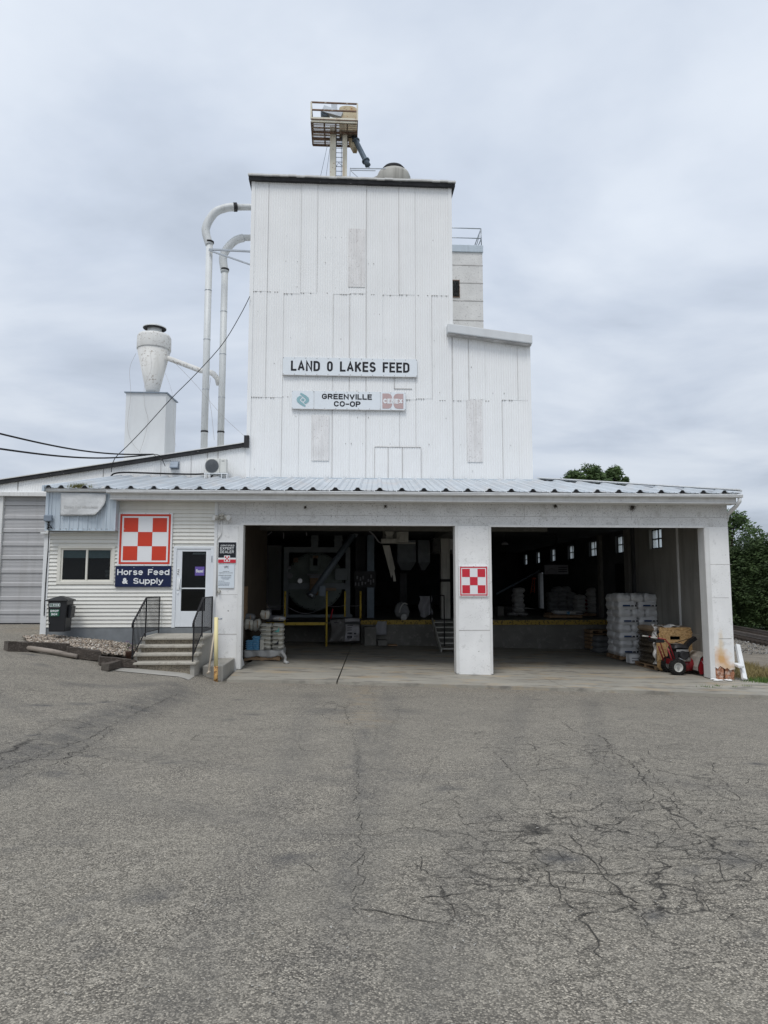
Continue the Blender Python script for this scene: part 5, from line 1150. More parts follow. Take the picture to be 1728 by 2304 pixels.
for a, c in wins+[(y1i, y1i)]: rw(prev, a, wz0, wz1, 0 if a < 26 else 1); prev = c
b.build('right_side_wall', ['inwall', 'indark'], fs)  # second colour paints the shade on the wall farther from the bay mouth
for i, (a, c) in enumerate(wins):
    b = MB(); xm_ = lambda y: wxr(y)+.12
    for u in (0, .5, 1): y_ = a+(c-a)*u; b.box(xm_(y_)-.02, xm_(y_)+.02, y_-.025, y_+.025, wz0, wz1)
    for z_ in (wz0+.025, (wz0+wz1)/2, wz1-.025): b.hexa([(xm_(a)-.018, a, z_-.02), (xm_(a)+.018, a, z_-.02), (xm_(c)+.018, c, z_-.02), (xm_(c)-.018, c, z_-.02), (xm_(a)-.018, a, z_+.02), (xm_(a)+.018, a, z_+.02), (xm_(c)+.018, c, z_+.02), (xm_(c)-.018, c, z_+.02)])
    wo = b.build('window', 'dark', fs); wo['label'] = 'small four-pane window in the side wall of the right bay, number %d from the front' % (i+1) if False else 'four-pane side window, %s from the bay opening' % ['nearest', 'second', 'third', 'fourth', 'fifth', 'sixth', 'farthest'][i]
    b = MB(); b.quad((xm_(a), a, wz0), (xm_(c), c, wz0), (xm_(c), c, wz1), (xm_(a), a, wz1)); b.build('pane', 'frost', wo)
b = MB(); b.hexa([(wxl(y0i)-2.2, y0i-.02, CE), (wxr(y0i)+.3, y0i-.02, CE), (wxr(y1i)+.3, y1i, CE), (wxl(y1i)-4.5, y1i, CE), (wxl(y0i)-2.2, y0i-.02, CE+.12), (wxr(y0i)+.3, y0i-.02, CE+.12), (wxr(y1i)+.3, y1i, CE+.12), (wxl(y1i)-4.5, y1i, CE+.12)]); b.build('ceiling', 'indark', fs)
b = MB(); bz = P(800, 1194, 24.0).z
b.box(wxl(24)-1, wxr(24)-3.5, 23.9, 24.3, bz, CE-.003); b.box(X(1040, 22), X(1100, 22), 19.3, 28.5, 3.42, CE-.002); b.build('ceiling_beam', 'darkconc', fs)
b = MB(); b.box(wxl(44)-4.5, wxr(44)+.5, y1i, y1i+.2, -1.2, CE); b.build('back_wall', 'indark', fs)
b = MB(); b.hexa([(wxr(39.95)-.02, 39.95, DZ_), (wxr(39.95)+.9, 39.75, DZ_), (wxr(39.95)+.9, 39.80, DZ_), (wxr(39.95)-.02, 40.0, DZ_), (wxr(39.95)-.02, 39.95, 2.18), (wxr(39.95)+.9, 39.75, 2.18), (wxr(39.95)+.9, 39.80, 2.18), (wxr(39.95)-.02, 40.0, 2.18)]); b.build('half_open_door', 'dimbag2', fs)
# pilasters, conduit and dark door on the right wall
def wallstrip(y_, wd, proud, z0_, z1_, mt, nm):
    b = MB(); b.box(wxr(y_)-proud, wxr(y_)+.01, y_, y_+wd, z0_, z1_); return b.build(nm, mt, fs)
wallstrip(21.2, .05, .05, .25, CE, 'trim', 'conduit'); wallstrip(25.3, .4, .12, -1.1, CE, 'darkconc', 'pilaster'); wallstrip(24.9, .14, .10, -1.1, CE, 'indark', 'pipe'); wallstrip(28.6, .3, .12, -1.1, CE, 'darkconc', 'pilaster')
wallstrip(25.9, 1.0, .03, .25, 2.35, 'dark', 'side_door')
b = MB(); zz_ = P(1590, 1418, 19.4).z; b.hexa([(wxr(y0i)-.06, y0i, -1.2), (wxr(y0i), y0i, -1.2), (wxr(22.8), 22.8, -1.2), (wxr(22.8)-.06, 22.8, -1.2), (wxr(y0i)-.06, y0i, .1), (wxr(y0i), y0i, .1), (wxr(22.8), 22.8, .1), (wxr(22.8)-.06, 22.8, .1)]); b.build('wall_plinth', 'inwall', fs)

# ---- office part
XO = X(99, YF); zoB, zoF = P(250, 1411, YF).z, P(250, 1426, YF).z; zoT = zsof
wa, wb_ = P(127, 1228, YF), P(257, 1315, YF); da, db = P(394, 1229, YF), P(483, 1411, YF)
wX0, wX1, wZ0, wZ1 = X(128, YF), X(257.5, YF), wb_.z, P(190, 1227, YF).z; dX0, dX1, dZ1 = X(389.5, YF), X(480.5, YF), da.z
b = MB(); z_ = zoB; pit = .1005
while z_ < zoT:
    h_ = min(pit, zoT-z_); segs = [(XO, XL-.04)]
    for (q0, q1, r0_, r1_) in ((wX0, wX1, wZ0, wZ1), (dX0, dX1, -5, dZ1)):
        if z_+h_ > r0_ and z_ < r1_:
            segs = [s_ for a_, c_ in segs for s_ in ((a_, min(c_, q0)), (max(a_, q1), c_)) if s_[1]-s_[0] > .01] if True else segs
    for a_, c_ in segs: b.prismx([(YF-.030, z_), (YF-.026, z_-.004), (YF+.005, z_-.004), (YF+.005, z_+h_), (YF+.003, z_+h_-.001)], a_, c_)
    z_ += pit
sd0 = b.build('siding', 'siding', fs)
b = MB(); b.box(XO, wX0, YF+.006, YF+.2, 0, zoT+.3); b.box(wX0, wX1, YF+.006, YF+.2, 0, wZ0); b.box(wX0, wX1, YF+.006, YF+.2, wZ1, zoT+.3); b.box(wX1, dX0, YF+.006, YF+.2, 0, zoT+.3); b.box(dX0, dX1, YF+.006, YF+.2, dZ1, zoT+.3); b.box(dX1, XL-.002, YF+.006, YF+.2, -.6, zoT+.3)
b.box(XO, XO+.2, YF+.2, YT, 0, zoT+.3); b.box(XO, wxl(YF)-.3, YF+.2, YT-.05, zoT+.02, zoT+.3); b.build('office_wall', 'siding', fs)
b = MB(); b.box(XO+.2, wxl(YF)-.3, YF+.2, YT-.1, .2, .3); b.box(XO+.2, wxl(YF)-.3, 21.0, 21.1, .3, zoT); b.box(wxl(YF)-.35, wxl(YF)-.27, YF+.21, YT-.1, 0, zoT); b.build('office_interior', 'indark', fs)
b = MB(); b.box(XO+.03, dX0-.02, YF-.012, YF+.2, -.2, zoB); b.box(dX0-.02, dX1+.05, YF-.03, YF+.2, -.2, zoB-.02); b.build('foundation', 'foundation', fs)
b = MB(); b.box(XO-.03, XO+.12, YF-.032, YF+.2, zoF-.06, P(100, 1197, YF).z); b.build('corner_trim', 'gutter', fs); b = MB(); b.box(XL-.045, XL+.03, YF-.034, YF-.001, zoF, zoT); b.build('corner_trim', 'gutter', fs)
b = MB(); b.box(XO-.11, XO-.035, YF-.04, YF+.05, zoF-.1, P(100, 1190, YF).z) if False else b.box(XO-.02, XO+.1, YF-.04, YF-.033, zoF, zoF+.01); b.build('trim_foot', 'gutter', fs)
# window
wi = MB(); fw_ = .085
wi.box(wX0, wX1, YF-.035, YF+.04, wZ1-fw_, wZ1); wi.box(wX0, wX1, YF-.035, YF+.04, wZ0, wZ0+fw_); wi.box(wX0, wX0+fw_, YF-.035, YF+.04, wZ0+fw_, wZ1-fw_); wi.box(wX1-fw_, wX1, YF-.035, YF+.04, wZ0+fw_, wZ1-fw_)
wo = wi.build('office_window', 'ivory_trim', fs, bevel=.008)
b = MB(); xm_ = X(193.5, YF); 
for a_, c_, yy in ((wX0+fw_, xm_+.02, YF+.0), (xm_-.02, wX1-fw_, YF+.02)):
    b.box(a_, a_+.045, yy, yy+.03, wZ0+fw_, wZ1-fw_); b.box(c_-.045, c_, yy-.002, yy+.03, wZ0+fw_, wZ1-fw_); b.box(a_+.045, c_-.045, yy, yy+.03, wZ1-fw_-.04, wZ1-fw_); b.box(a_+.045, c_-.045, yy, yy+.03, wZ0+fw_, wZ0+fw_+.04)
b.build('sash', 'ivory_trim', wo)
b = MB(); b.box(wX0+fw_, xm_, YF+.012, YF+.018, wZ0+fw_, wZ1-fw_); b.box(xm_, wX1-fw_, YF+.033, YF+.038, wZ0+fw_, wZ1-fw_); b.build('pane', 'glass', wo)
M['blind'] = flat('grey_teal_blind', (.55, .68, .72), .8)
b = MB(); b.box(wX0+fw_, wX1-fw_, YF+.045, YF+.055, wZ1-fw_-.25, wZ1-fw_); b.build('blind', 'blind', wo)
b = MB(); b.pillow((wX1-.22, YF+.3, wZ0+.22), .22, .2, .14, 3); b.pillow((wX1-.24, YF+.3, wZ0+.33), .2, .2, .12, 5); tag(b.build('cloth_pile', 'dimbag2'), 'dim folded things on the sill inside the office window', 'cloth')
# door
dr = MB(); dr.box(dX0, dX1, YF-.04, YF+.06, dZ1-.07, dZ1); dr.box(dX0, dX0+.085, YF-.04, YF+.06, zoB-.02, dZ1-.07); dr.box(dX1-.085, dX1, YF-.04, YF+.06, zoB-.02, dZ1-.07)
df = dr.build('door_frame', 'doorframe', fs, bevel=.006)
a_, c_ = dX0+.087, dX1-.087; zt_, zb2 = dZ1-.072, zoB+.0
gx0_, gx1_ = a_+.14, c_-.12; gz0, gz1 = P(430, 1375, YF).z, P(430, 1241, YF).z
b = MB(); b.box(a_, gx0_, YF-.02, YF+.03, zb2, zt_); b.box(gx1_, c_, YF-.02, YF+.03, zb2, zt_); b.box(gx0_, gx1_, YF-.02, YF+.03, gz1, zt_); b.box(gx0_, gx1_, YF-.02, YF+.03, zb2, gz0); b.box(gx0_, gx1_, YF-.012, YF+.02, P(430, 1323.5, YF).z-.02, P(430, 1323.5, YF).z+.012)
dd = b.build('door', 'doorframe', df, bevel=.005)
b = MB(); b.box(gx0_, gx1_, YF+.002, YF+.008, gz0, gz1); b.build('door_glass', 'glass', df)
b = MB(); hx_ = a_+.05; hz_ = P(400, 1315, YF).z; b.box(hx_-.035, hx_+.035, YF-.035, YF-.021, hz_-.14, hz_+.17); b.tube([(hx_+.05, YF-.03, hz_+.15), (hx_+.055, YF-.09, hz_+.12), (hx_+.055, YF-.09, hz_-.08), (hx_+.05, YF-.03, hz_-.11)], .014, 6); b.lathe([(.022, -.04), (.022, 0)], (hx_, YF, hz_-.22), 10, 'y'); b.build('handle', 'printwhite', df)
b = MB(); b.box(hx_-.035, hx_+.035, YF-.024, YF-.021, hz_+.24, hz_+.44); b.build('push_label', 'printwhite', df)
b = MB(); b.box(dX1-.06, dX1-.035, YF-.055, YF-.041, dZ1-.42, dZ1-.25); b.build('hinge', 'galv', df)
text('PULL', 0, .16, 0, .045, 0, .002, .01).xf(Matrix.Translation((hx_+.022, YF-.025, hz_+.26)) @ Matrix.Rotation(R(90), 4, 'Y').inverted().to_4x4()).build('label_lettering', 'printblk', df)
b = MB(); b.box(gx1_-.36, gx1_-.03, YF+.03, YF+.06, gz1-.075, gz1-.025); b.build('closer_arm', 'printwhite', df)
st_ = thing('door_sticker', 'small square purple sticker with white script on the office door glass', 'sticker', tuple(P(449, 1295, YF-.01)))
a_, c_ = P(439, 1275, YF), P(459.5, 1295, YF); b = MB(); b.box(a_.x, c_.x, YF-.004, YF+.001, c_.z, a_.z); b.build('backing', 'purple', st_)
text('Blessed', a_.x+.03, c_.x-.03, c_.z+.08, a_.z-.07, YF-.006, .002, .02).build('lettering', 'printwhite', st_)
# blue steel box front over the window with its own gutter
YB = YF-.30
bx0, bx1 = P(102, 1180, YB).x, P(259, 1180, YB).x; bz0, bz1 = P(180, 1193, YB).z, P(180, 1103, YB).z
bp = MB(); bp.box(bx0, bx1, YB+.012, YF-.021, bz0, bz1+.05); x_ = bx0+.12; 
for i in range(9):
    x_ = bx0+.10+.235*i
    if x_ < bx1-.06: bp.prismz([(x_, YB+.012), (x_+.012, YB-.012), (x_+.035, YB-.012), (x_+.047, YB+.012)], bz0+.004, bz1)
    if x_+.15 < bx1-.03: bp.prismz([(x_+.13, YB+.012), (x_+.137, YB+.004), (x_+.144, YB+.012)], bz0+.004, bz1)
bp.box(bx0-.01, bx1+.01, YB-.016, YB+.02, bz0-.015, bz0); bp.box(bx1-.05, bx1+.012, YB-.015, YF-.03, bz0, bz1+.04); bp.box(bx0-.012, bx0+.06, YB-.015, YF, bz0, bz1+.05)
bo = bp.build('steel_front_panel', 'bluepanel', fs)
b = MB(); 
for i in range(14): x_ = bx0+.08+.15*i; b.box(x_-.008, x_+.008, YB-.02, YB+.013, bz0+.03, bz0+.046)
b.build('panel_screws', 'seam', bo)
b = MB(); gl0, gl1 = P(98, 1100, YB-.1).x, P(240, 1100, YB-.1).x; zq1, zq0 = P(170, 1098.5, YB-.1).z, P(170, 1106, YB-.1).z
b.prismx([(YB-.12, zq1), (YB-.105, zq1), (YB-.10, zq0+.015), (YB-.01, zq0+.015), (YB-.01, zq1), (YB, zq1), (YB, zq0), (YB-.10, zq0), (YB-.125, zq0+.03)][::-1], gl0, gl1); b.box(gl1-.12, gl1+.10, YB-.14, YB+.1, zq1-.01, zq1+.05); b.build('short_gutter', 'gutter', fs)
b = MB(); b.hexa([(XO-.1, YF-.12, bz0-.085), (XO+.95, YF-.06, bz0-.035), (XO+.95, YF-.02, bz0-.035), (XO-.1, YF-.02, bz0-.085), (XO-.1, YF-.12, bz0-.035), (XO+.95, YF-.06, bz0-.022), (XO+.95, YF-.02, bz0-.022), (XO-.1, YF-.02, bz0-.035)]); b.build('drip_board', 'gutter', fs)
# the part of the roof over the box reaches a little further forward; verge board on the left
b = MB(); b.hexa([(xvL-.06, EY-.05, rz(EY)-.10), (xvL, EY-.05, rz(EY)-.10), (rx(xvL, BY), BY, rz(BY)-.10), (rx(xvL, BY)-.06, BY, rz(BY)-.10), (xvL-.06, EY-.05, rz(EY)+.05), (xvL, EY-.05, rz(EY)+.05), (rx(xvL, BY), BY, rz(BY)+.05), (rx(xvL, BY)-.06, BY, rz(BY)+.05)]); b.build('verge_board', 'bluepanel', fs)
b = MB(); b.box(XO, wxl(YF)-.3, YF+.2, BY, zoT+.302, zoT+.32); b.build('office_ceiling', 'trim', fs)

# ============================================================ WALL SIGNS
def checker(name, label, cx0, cx1, z0_, z1_, y, red, board='signwhite2', yb=.04):
    t = thing(name, label, 'sign', ((cx0+cx1)/2, y, z0_)); w_, h_ = cx1-cx0, z1_-z0_
    b = MB(); b.box(cx0, cx1, y, y+yb, z0_, z1_); b.build('board', board, t)
    b = MB(); o, i_ = .03, .068
    for a_, c_, e_, f_ in ((o, 1-o, o, i_), (o, 1-o, 1-i_, 1-o), (o, i_, i_, 1-i_), (1-i_, 1-o, i_, 1-i_)): b.box(cx0+w_*a_, cx0+w_*c_, y-.004, y-.001, z0_+h_*e_, z0_+h_*f_)
    for k in range(3):
        for j in range(3):
            if (k+j) % 2 == 0: s_ = .2667; b.box(cx0+w_*(.1+s_*k), cx0+w_*(.1+s_*(k+1)), y-.004, y-.001, z0_+h_*(.1+s_*j), z0_+h_*(.1+s_*(j+1)))
    b.build('red_checks', red, t)
    b = MB()
    for u in (.06, .5, .94):
        for v in (.015, .985): b.lathe([(.011, -.008), (.011, 0)], (cx0+w_*u, y, z0_+h_*v), 8, 'y')
    b.build('screws', 'seam', t); return t
ys_ = YF-.07
a_, c_ = P(266, 1153, ys_), P(388, 1273, ys_); x0_, x1_ = X(265.5, ys_, 1210), X(387, ys_, 1210)
checker('checkered_sign', 'large white board with red checks and red border beside the office door', x0_, x1_, c_.z, a_.z, ys_, 'signred')
a_, c_ = P(1033, 1273, YF-.05), P(1099, 1342, YF-.05)
checker('checkered_sign', 'small white board with crimson checks on the middle pillar', a_.x, c_.x, c_.z, a_.z, YF-.05, 'signred2')
a_, c_ = P(260, 1274, ys_), P(384, 1320.5, ys_); t = thing('horse_feed_sign', 'navy board with bold white two-line lettering under the large checkered sign', 'sign', tuple(c_))
b = MB(); b.box(a_.x, c_.x, ys_, ys_+.04, c_.z, a_.z); b.build('board', 'navy', t); w_, h_ = c_.x-a_.x, a_.z-c_.z
for s_, u0, u1, v0, v1 in (('Horse', .035, .495, .575, .86), ('Feed', .585, .970, .575, .86), ('&', .13, .235, .15, .43), ('Supply', .325, .865, .15, .43)):
    (text(s_, a_.x+w_*u0, a_.x+w_*u1, c_.z+h_*v0, c_.z+h_*v1, ys_-.001, .004, .05) if s_ == '&' else stext(s_, a_.x+w_*u0, a_.x+w_*u1, c_.z+h_*v0, c_.z+h_*v1, ys_, .185, .42, .10)).build('lettering', 'printwhite', t)
b = MB(); 
for u in (.33, .67): b.box(a_.x+w_*u-.01, a_.x+w_*u+.01, ys_-.006, ys_-.001, a_.z-.045, a_.z-.025)
b.build('screws', 'galv', t)
ye_ = YF-.03
a_, c_ = P(492.5, 1220, ye_), P(531.5, 1266.5, ye_); a_.x = X(491.5, ye_, 1240); c_.x = X(531, ye_, 1240); t = thing('dealer_sign', 'black, white and red dealer sign on the left pillar above the notice', 'sign', tuple(c_))
w_, h_ = c_.x-a_.x, a_.z-c_.z; U = lambda u: a_.x+w_*u; V = lambda v: c_.z+h_*v
b = MB(); b.box(U(0), U(1), ye_, ye_+.025, V(0), V(1)); b.build('board', 'printwhite', t)
b = MB(); b.box(U(0), U(1), ye_-.004, ye_-.001, V(.255), V(1)); b.build('black_panel', 'signblack', t)
b = MB(); b.box(U(0), U(1), ye_-.004, ye_-.001, V(0), V(.165)); b.build('red_band', 'signred2', t)
b = MB(); b.box(U(.33), U(.67), ye_-.008, ye_-.0045, V(.06), V(.355)); b.build('emblem_ground', 'printwhite', t)
b = MB()
for k, j in ((0, 0), (2, 0), (1, 1), (0, 2), (2, 2)): s_ = .087; b.box(U(.37+s_*k), U(.37+s_*(k+1)), ye_-.011, ye_-.0085, V(.09+.077*j), V(.09+.077*(j+1)))
b.build('emblem_checks', 'brickraw' if False else 'signred2', t)
stext('CERTIFIED', U(.12), U(.90), V(.80), V(.875), ye_-.002, .2, .36, .3).build('lettering', 'printwhite', t)
stext('EXPERT', U(.10), U(.88), V(.635), V(.765), ye_-.002, .14, .36, .2).build('lettering', 'printwhite', t)
stext('DEALER', U(.10), U(.88), V(.47), V(.60), ye_-.002, .14, .36, .2).build('lettering', 'printwhite', t)
a_, c_ = P(490, 1270, ye_), P(527, 1323, ye_); a_.x = X(491, ye_, 1296); c_.x = X(527, ye_, 1296); t = thing('emergency_notice', 'pale blue-white emergency contact notice under the dealer sign', 'notice', tuple(c_)); w_, h_ = c_.x-a_.x, a_.z-c_.z
b = MB(); b.box(U(0), U(1), ye_, ye_+.02, V(0), V(1)); b.build('board', 'paper', t)
for s_, u0, u1, v0, v1 in (('UFC', .36, .64, .84, .94), ('IN CASE OF', .28, .68, .685, .715), ('EMERGENCY, CONTACT', .06, .92, .62, .655), ('ADDRESS AND PHONE:', .02, .82, .52, .555)):
    text(s_, U(u0), U(u1), V(v0), V(v1), ye_-.001, .002, .012).build('lettering', 'printblk', t)
b = MB(); tr_ = random.Random(8)
for v, u0, u1 in ((.455, .16, .82), (.41, .2, .78), (.365, .28, .68), (.28, 0.02, .38), (.205, .02, .72), (.15, .02, .7), (.10, .02, .68)):
    u = u0
    while u < u1: q_ = tr_.uniform(.03, .10); b.box(U(u), U(min(u+q_, u1)), ye_-.003, ye_-.001, V(v), V(v+.022)); u += q_+.022
b.build('small_print', 'printblk' if False else 'vent', t)
# twin emergency flood light with conduit
fl0 = P(499, 1163, YF-.06); t = thing('twin_flood_light', 'twin-headed outdoor flood light with conduit on the left pillar', 'light', tuple(fl0))
b = MB(); b.lathe([(.05, -.05), (.075, -.02), (.08, .06)], (fl0.x, YF-.05, fl0.z), 14, 'y'); b.pillow((fl0.x, YF-.09, fl0.z+.05), .15, .1, .1, 2, 6); b.build('housing', 'floodl', t)
for s_ in (-1, 1):
    d = Vector((s_*.75, -.55, -.25)).normalized(); p0_ = fl0+Vector((s_*.06, -.02, .01)); b = MB(); b.tube([p0_, p0_+d*.05, p0_+d*.11, p0_+d*.17], [.025, .04, .07, .085], 12); h_o = b.build('lamp_head', 'floodl', t)
    b = MB(); b.tube([p0_+d*.165, p0_+d*.176], .076, 12); b.build('lens', 'lens', h_o)
b = MB(); b.tube([P(498, 1170, YF-.025), P(498, 1200, YF-.025), P(495, 1206, YF-.025), P(489, 1212, YF-.025), P(487.5, 1220, YF-.025), P(487.5, 1340, YF-.02)], .017, 6); b.build('conduit', 'trim', t)
b = MB(); q_ = P(493, 1330, YF); b.lathe([(.03, -.05), (.045, -.03), (.05, 0)], tuple(q_), 10, 'y'); b.tube([q_+Vector((0, -.05, 0)), q_+Vector((.02, -.11, -.05))], .02, 6); tag(b.build('wall_spigot', 'floodl'), 'small grey hose tap on the left pillar under the notice', 'tap')
# vinyl banner on the blue steel front
yb_ = YB-.06
bt = thing('loose_banner', 'blank dirty white banner with a curled corner on the blue steel front', 'banner', tuple(P(185, 1160, yb_)))
tl, tr__, bl, br = P(137, 1109, yb_), P(238, 1111, yb_), P(136, 1160.5, yb_), P(216, 1159.5, yb_)
def bf(u, v):
    a_ = tl.lerp(tr__, u); c_ = bl.lerp(br, u); cut = max(0, u-.78)/.22
    p_ = a_.lerp(c_, v); p_.y = yb_-.02*math.sin(3.1*u)*math.sin(2.5*v)-.10*(u**4)*(v**1.5)+.008*math.sin(9*u+4*v); p_.x += .10*math.sin(math.pi*v)*max(0, u-.6)/.4; return p_
b = MB(); b.sheet(bf, 22, 12); bn_o = b.build('vinyl', 'tarp', bt, solid=.004)
c1, c2_, c3, c4 = bf(1, .62), bf(1, 1), P(222, 1148, yb_-.02), P(231, 1136, yb_+.02); b = MB(); b.sheet(lambda u, v: c1.lerp(c2_, u).lerp(c4.lerp(P(219, 1155, yb_), u), v)+Vector((0, .02*v, 0)), 4, 4); b.build('curled_corner', 'cloth', bt, solid=.003)
tm = text('Direct Fed Microbials', P(145, 1141, yb_).x, P(222, 1141, yb_).x, P(145, 1144, yb_).z, P(145, 1137.5, yb_).z, yb_-.055, .001, .01); 
for v_ in tm.v:
    u = (v_.x-tl.x)/(br.x-tl.x); vv = .62; v_.y = bf(min(1, u), vv).y-.006
tm.build('faded_lettering', 'fadedtext', bt)
# small grey junction box with cable on the corner of the steel front
q_ = P(107, 1166, YB-.12); t = thing('junction_box', 'small grey plastic box with dangling black cables at the left end of the steel front', 'box', tuple(q_))
a_, c_ = P(98, 1158, YB-.12), P(115.5, 1173, YB-.12); b = MB(); b.box(a_.x, c_.x, YB-.12, YB-.02, c_.z, a_.z); b.build('case', 'galv' if False else 'vent', t, bevel=.02); M_ = M['vent']
b = MB(); b.tube([P(109, 1173, YB-.07), P(110, 1185, YB-.08), P(110, 1200, YB-.02), P(108, 1240, YF-.04), P(104, 1290, YF-.05), P(101, 1340, YF-.05), P(99, 1385, YF-.05)], .012, 5); b.tube([P(107, 1173, YB-.07), P(112, 1182, YB-.1), P(117, 1188, YB-.05)], .012, 5); b.tube([P(111, 1174, YB-.07), P(109, 1186, YB-.1), P(106, 1190, YB-.05)], .012, 5)
for k in range(10): r_ = random.Random(k); b.tube([P(110, 1186, YB-.05), P(110+r_.uniform(-8, 9), 1186+r_.uniform(-8, 4), YB-.08)], .006, 4)
b.build('cable', 'dark', t)
rr_ = random.Random(12)
def gw(r_): u = r_.gauss(.5, .2); x_ = P(150+57*min(1, max(0, u)), 1100, YB-.05).x; return (x_, YB-.06+r_.uniform(-.04, .05), zq1-.03)
blades(gw, 520, .17, 'seedgrass', 'gutter_weeds', 'dry seeding weeds growing in the short gutter above the banner', rr_, lean=.6)
# overhead service cables and slack wires
attach = P(345, 1022, YW-.2)
for i, (a_, mid) in enumerate((((-40, 966), (150, 1001)), ((-40, 1004), (150, 1016)))):
    pa = P(a_[0], a_[1], 14.0); pm = P(mid[0], mid[1], 18.2)
    pts = [pa.lerp(attach, k/20)-Vector((0, 0, .18*math.sin(math.pi*k/20))) for k in range(21)]
    # pass through the measured middle point by lifting the sag
    b = MB(); b.tube(pts, .022, 6); tag(b.build('service_cable', 'dark'), ['upper thick black overhead cable coming in from the left', 'lower thick black overhead cable coming in from the left'][i], 'cable')
def wire(pts, Y_, r, label, name='slack_wire', mt='dark'):
    b = MB(); b.tube(smooth_path([P(x, y, Y_ if not isinstance(Y_, tuple) else Y_[0]+(Y_[1]-Y_[0])*k/(len(pts)-1)) for k, (x, y) in enumerate(pts)], 30), r, 5); tag(b.build(name, mt), label, 'wire')
wire([(562, 667), (540, 710), (500, 775), (440, 842), (385, 897), (330, 958), (290, 1000), (258, 1032), (250, 1062)], (23.3, 22.6), .013, 'wire slanting from the tower corner down across the dust pipes')
wire([(345, 1022), (360, 1026), (372, 1049)], 23.2, .012, 'short loose wire end hanging at the cable anchor'); wire([(345, 1022), (365, 1036), (385, 1037)], 23.2, .009, 'thin wire from the cable anchor to the wall vent')
wire([(338, 790), (340, 830), (325, 870), (326, 915), (333, 945), (325, 985), (313, 1020)], 25.7, .005, 'thin grey wire hanging down the cyclone and its box', mt='seam')
wire([(306, 795), (292, 830), (294, 890), (287, 960), (300, 1000), (330, 1030)], 25.7, .005, 'thin grey wire looping left of the cyclone', mt='seam')
wire([(397, 820), (440, 865), (500, 935), (552, 983)], 24.2, .006, 'thin grey wire from the inlet duct down to the roof upstand', mt='seam')
wire([(370, 835), (388, 890), (390, 970), (396, 1005)], 25.7, .004, 'thin grey wire down the right side of the white duct box', mt='seam')
wire([(474, 850), (470, 890), (476, 930), (482, 990)], 25.3, .006, 'thin grey wire hanging between the two dust pipes', mt='seam')

# ============================================================ STEPS AND THINGS OUTSIDE THE OFFICE
sx0_, sx1_ = -4.93, -3.40
stp = thing('entrance_steps', 'four speckled concrete steps rising to the white office door', 'steps', ((sx0_+sx1_)/2, 17.6, -.45))
nos = [(17.35, .29), (17.03, .125), (16.72, -.04), (16.42, -.205)]
for i, (y_, z_) in enumerate(nos):
    yb2 = YF-.045 if i == 0 else nos[i-1][0]+.10
    b = MB(); b.box(sx0_-.03*i, sx1_+.02, y_, yb2, z_-.065, z_); b.build('tread', 'tread', stp, bevel=.018)
    b = MB(); b.box(sx0_+.03-.03*i, sx1_-.03, y_+.075, yb2-.01, (nos[i+1][1] if i < 3 else -.9)+.001, z_-.066); b.build('riser', 'riser', stp)
for xa_, xb2_ in ((sx1_-.12, sx1_-.02), (sx0_+.04, sx0_+.12)):
    b = MB()
    for i, (y_, z_) in enumerate(nos): b.box(xa_, xb2_, y_+.06, YF-.05 if i == 0 else nos[i-1][0]+.058, -.85, z_-.067)
    b.build('side_wall', 'concrete', stp)
b = MB(); b.sheet(lambda u, v: Vector((sx0_-.1+1.62*u, 15.85+.65*v, H(sx0_-.1+1.62*u, 15.85+.65*v)+.012)), 14, 4); struct(b.build('step_landing', 'concrete'), 'worn concrete strip at the foot of the entrance steps')
def railing(x_, label):
    t = thing('stair_railing', label, 'railing', (x_, 17.6, .3), 'black railings of the entrance steps')
    zt_ = 1.24; pts = [(x_, YF-.10, zt_), (x_, 17.45, zt_), (x_, 16.42, .70)]
    b = MB(); b.bar(pts[0], pts[1], .035, .03); b.bar(pts[1], pts[2], .035, .03); b.tube([Vector(pts[2])+Vector((0, .02, 0)), Vector(pts[2])+Vector((0, -.05, -.02)), Vector(pts[2])+Vector((0, -.06, -.09)), Vector(pts[2])+Vector((0, -.02, -.12))], .016, 6); b.build('top_rail', 'black_iron', t)
    b = MB(); b.bar((x_, YF-.1, .40), (x_, 17.45, .40), .022, .016); b.bar((x_, 17.45, .40), (x_, 16.42, -.09), .022, .016); b.build('bottom_rail', 'black_iron', t)
    for y_, z0_, z1_ in ((YF-.1, .30, zt_), (17.45, .29, zt_), (16.46, -.20, .72)):
        b = MB(); b.box(x_-.014, x_+.014, y_-.014, y_+.014, z0_, z1_); b.build('post', 'black_iron', t)
    b = MB(); y_ = YF-.22
    while y_ > 16.52:
        zt2 = zt_ if y_ > 17.45 else .70+(zt_-.70)*(y_-16.42)/1.03; zb3 = .40 if y_ > 17.45 else -.09+.49*(y_-16.42)/1.03
        if abs(y_-17.45) > .04: b.box(x_-.0065, x_+.0065, y_-.0065, y_+.0065, zb3, zt2)
        y_ -= .105
    b.build('balusters', 'black_iron', t)
railing(sx0_+.10, 'black iron railing on the left side of the entrance steps'); railing(sx1_-.06, 'black iron railing on the right side of the entrance steps, nearer the bollard')
# low concrete kerb wall between steps and bay
b = MB(); b.prismz([(-3.34, 17.0), (-2.86, 17.0), (-2.86, YF-.002), (-3.34, YF-.002)], -1.0, -.36)
tag(b.build('kerb_block', 'concrete', bevel=.02), 'low grey concrete wall block between the steps and the left bay', 'kerb')
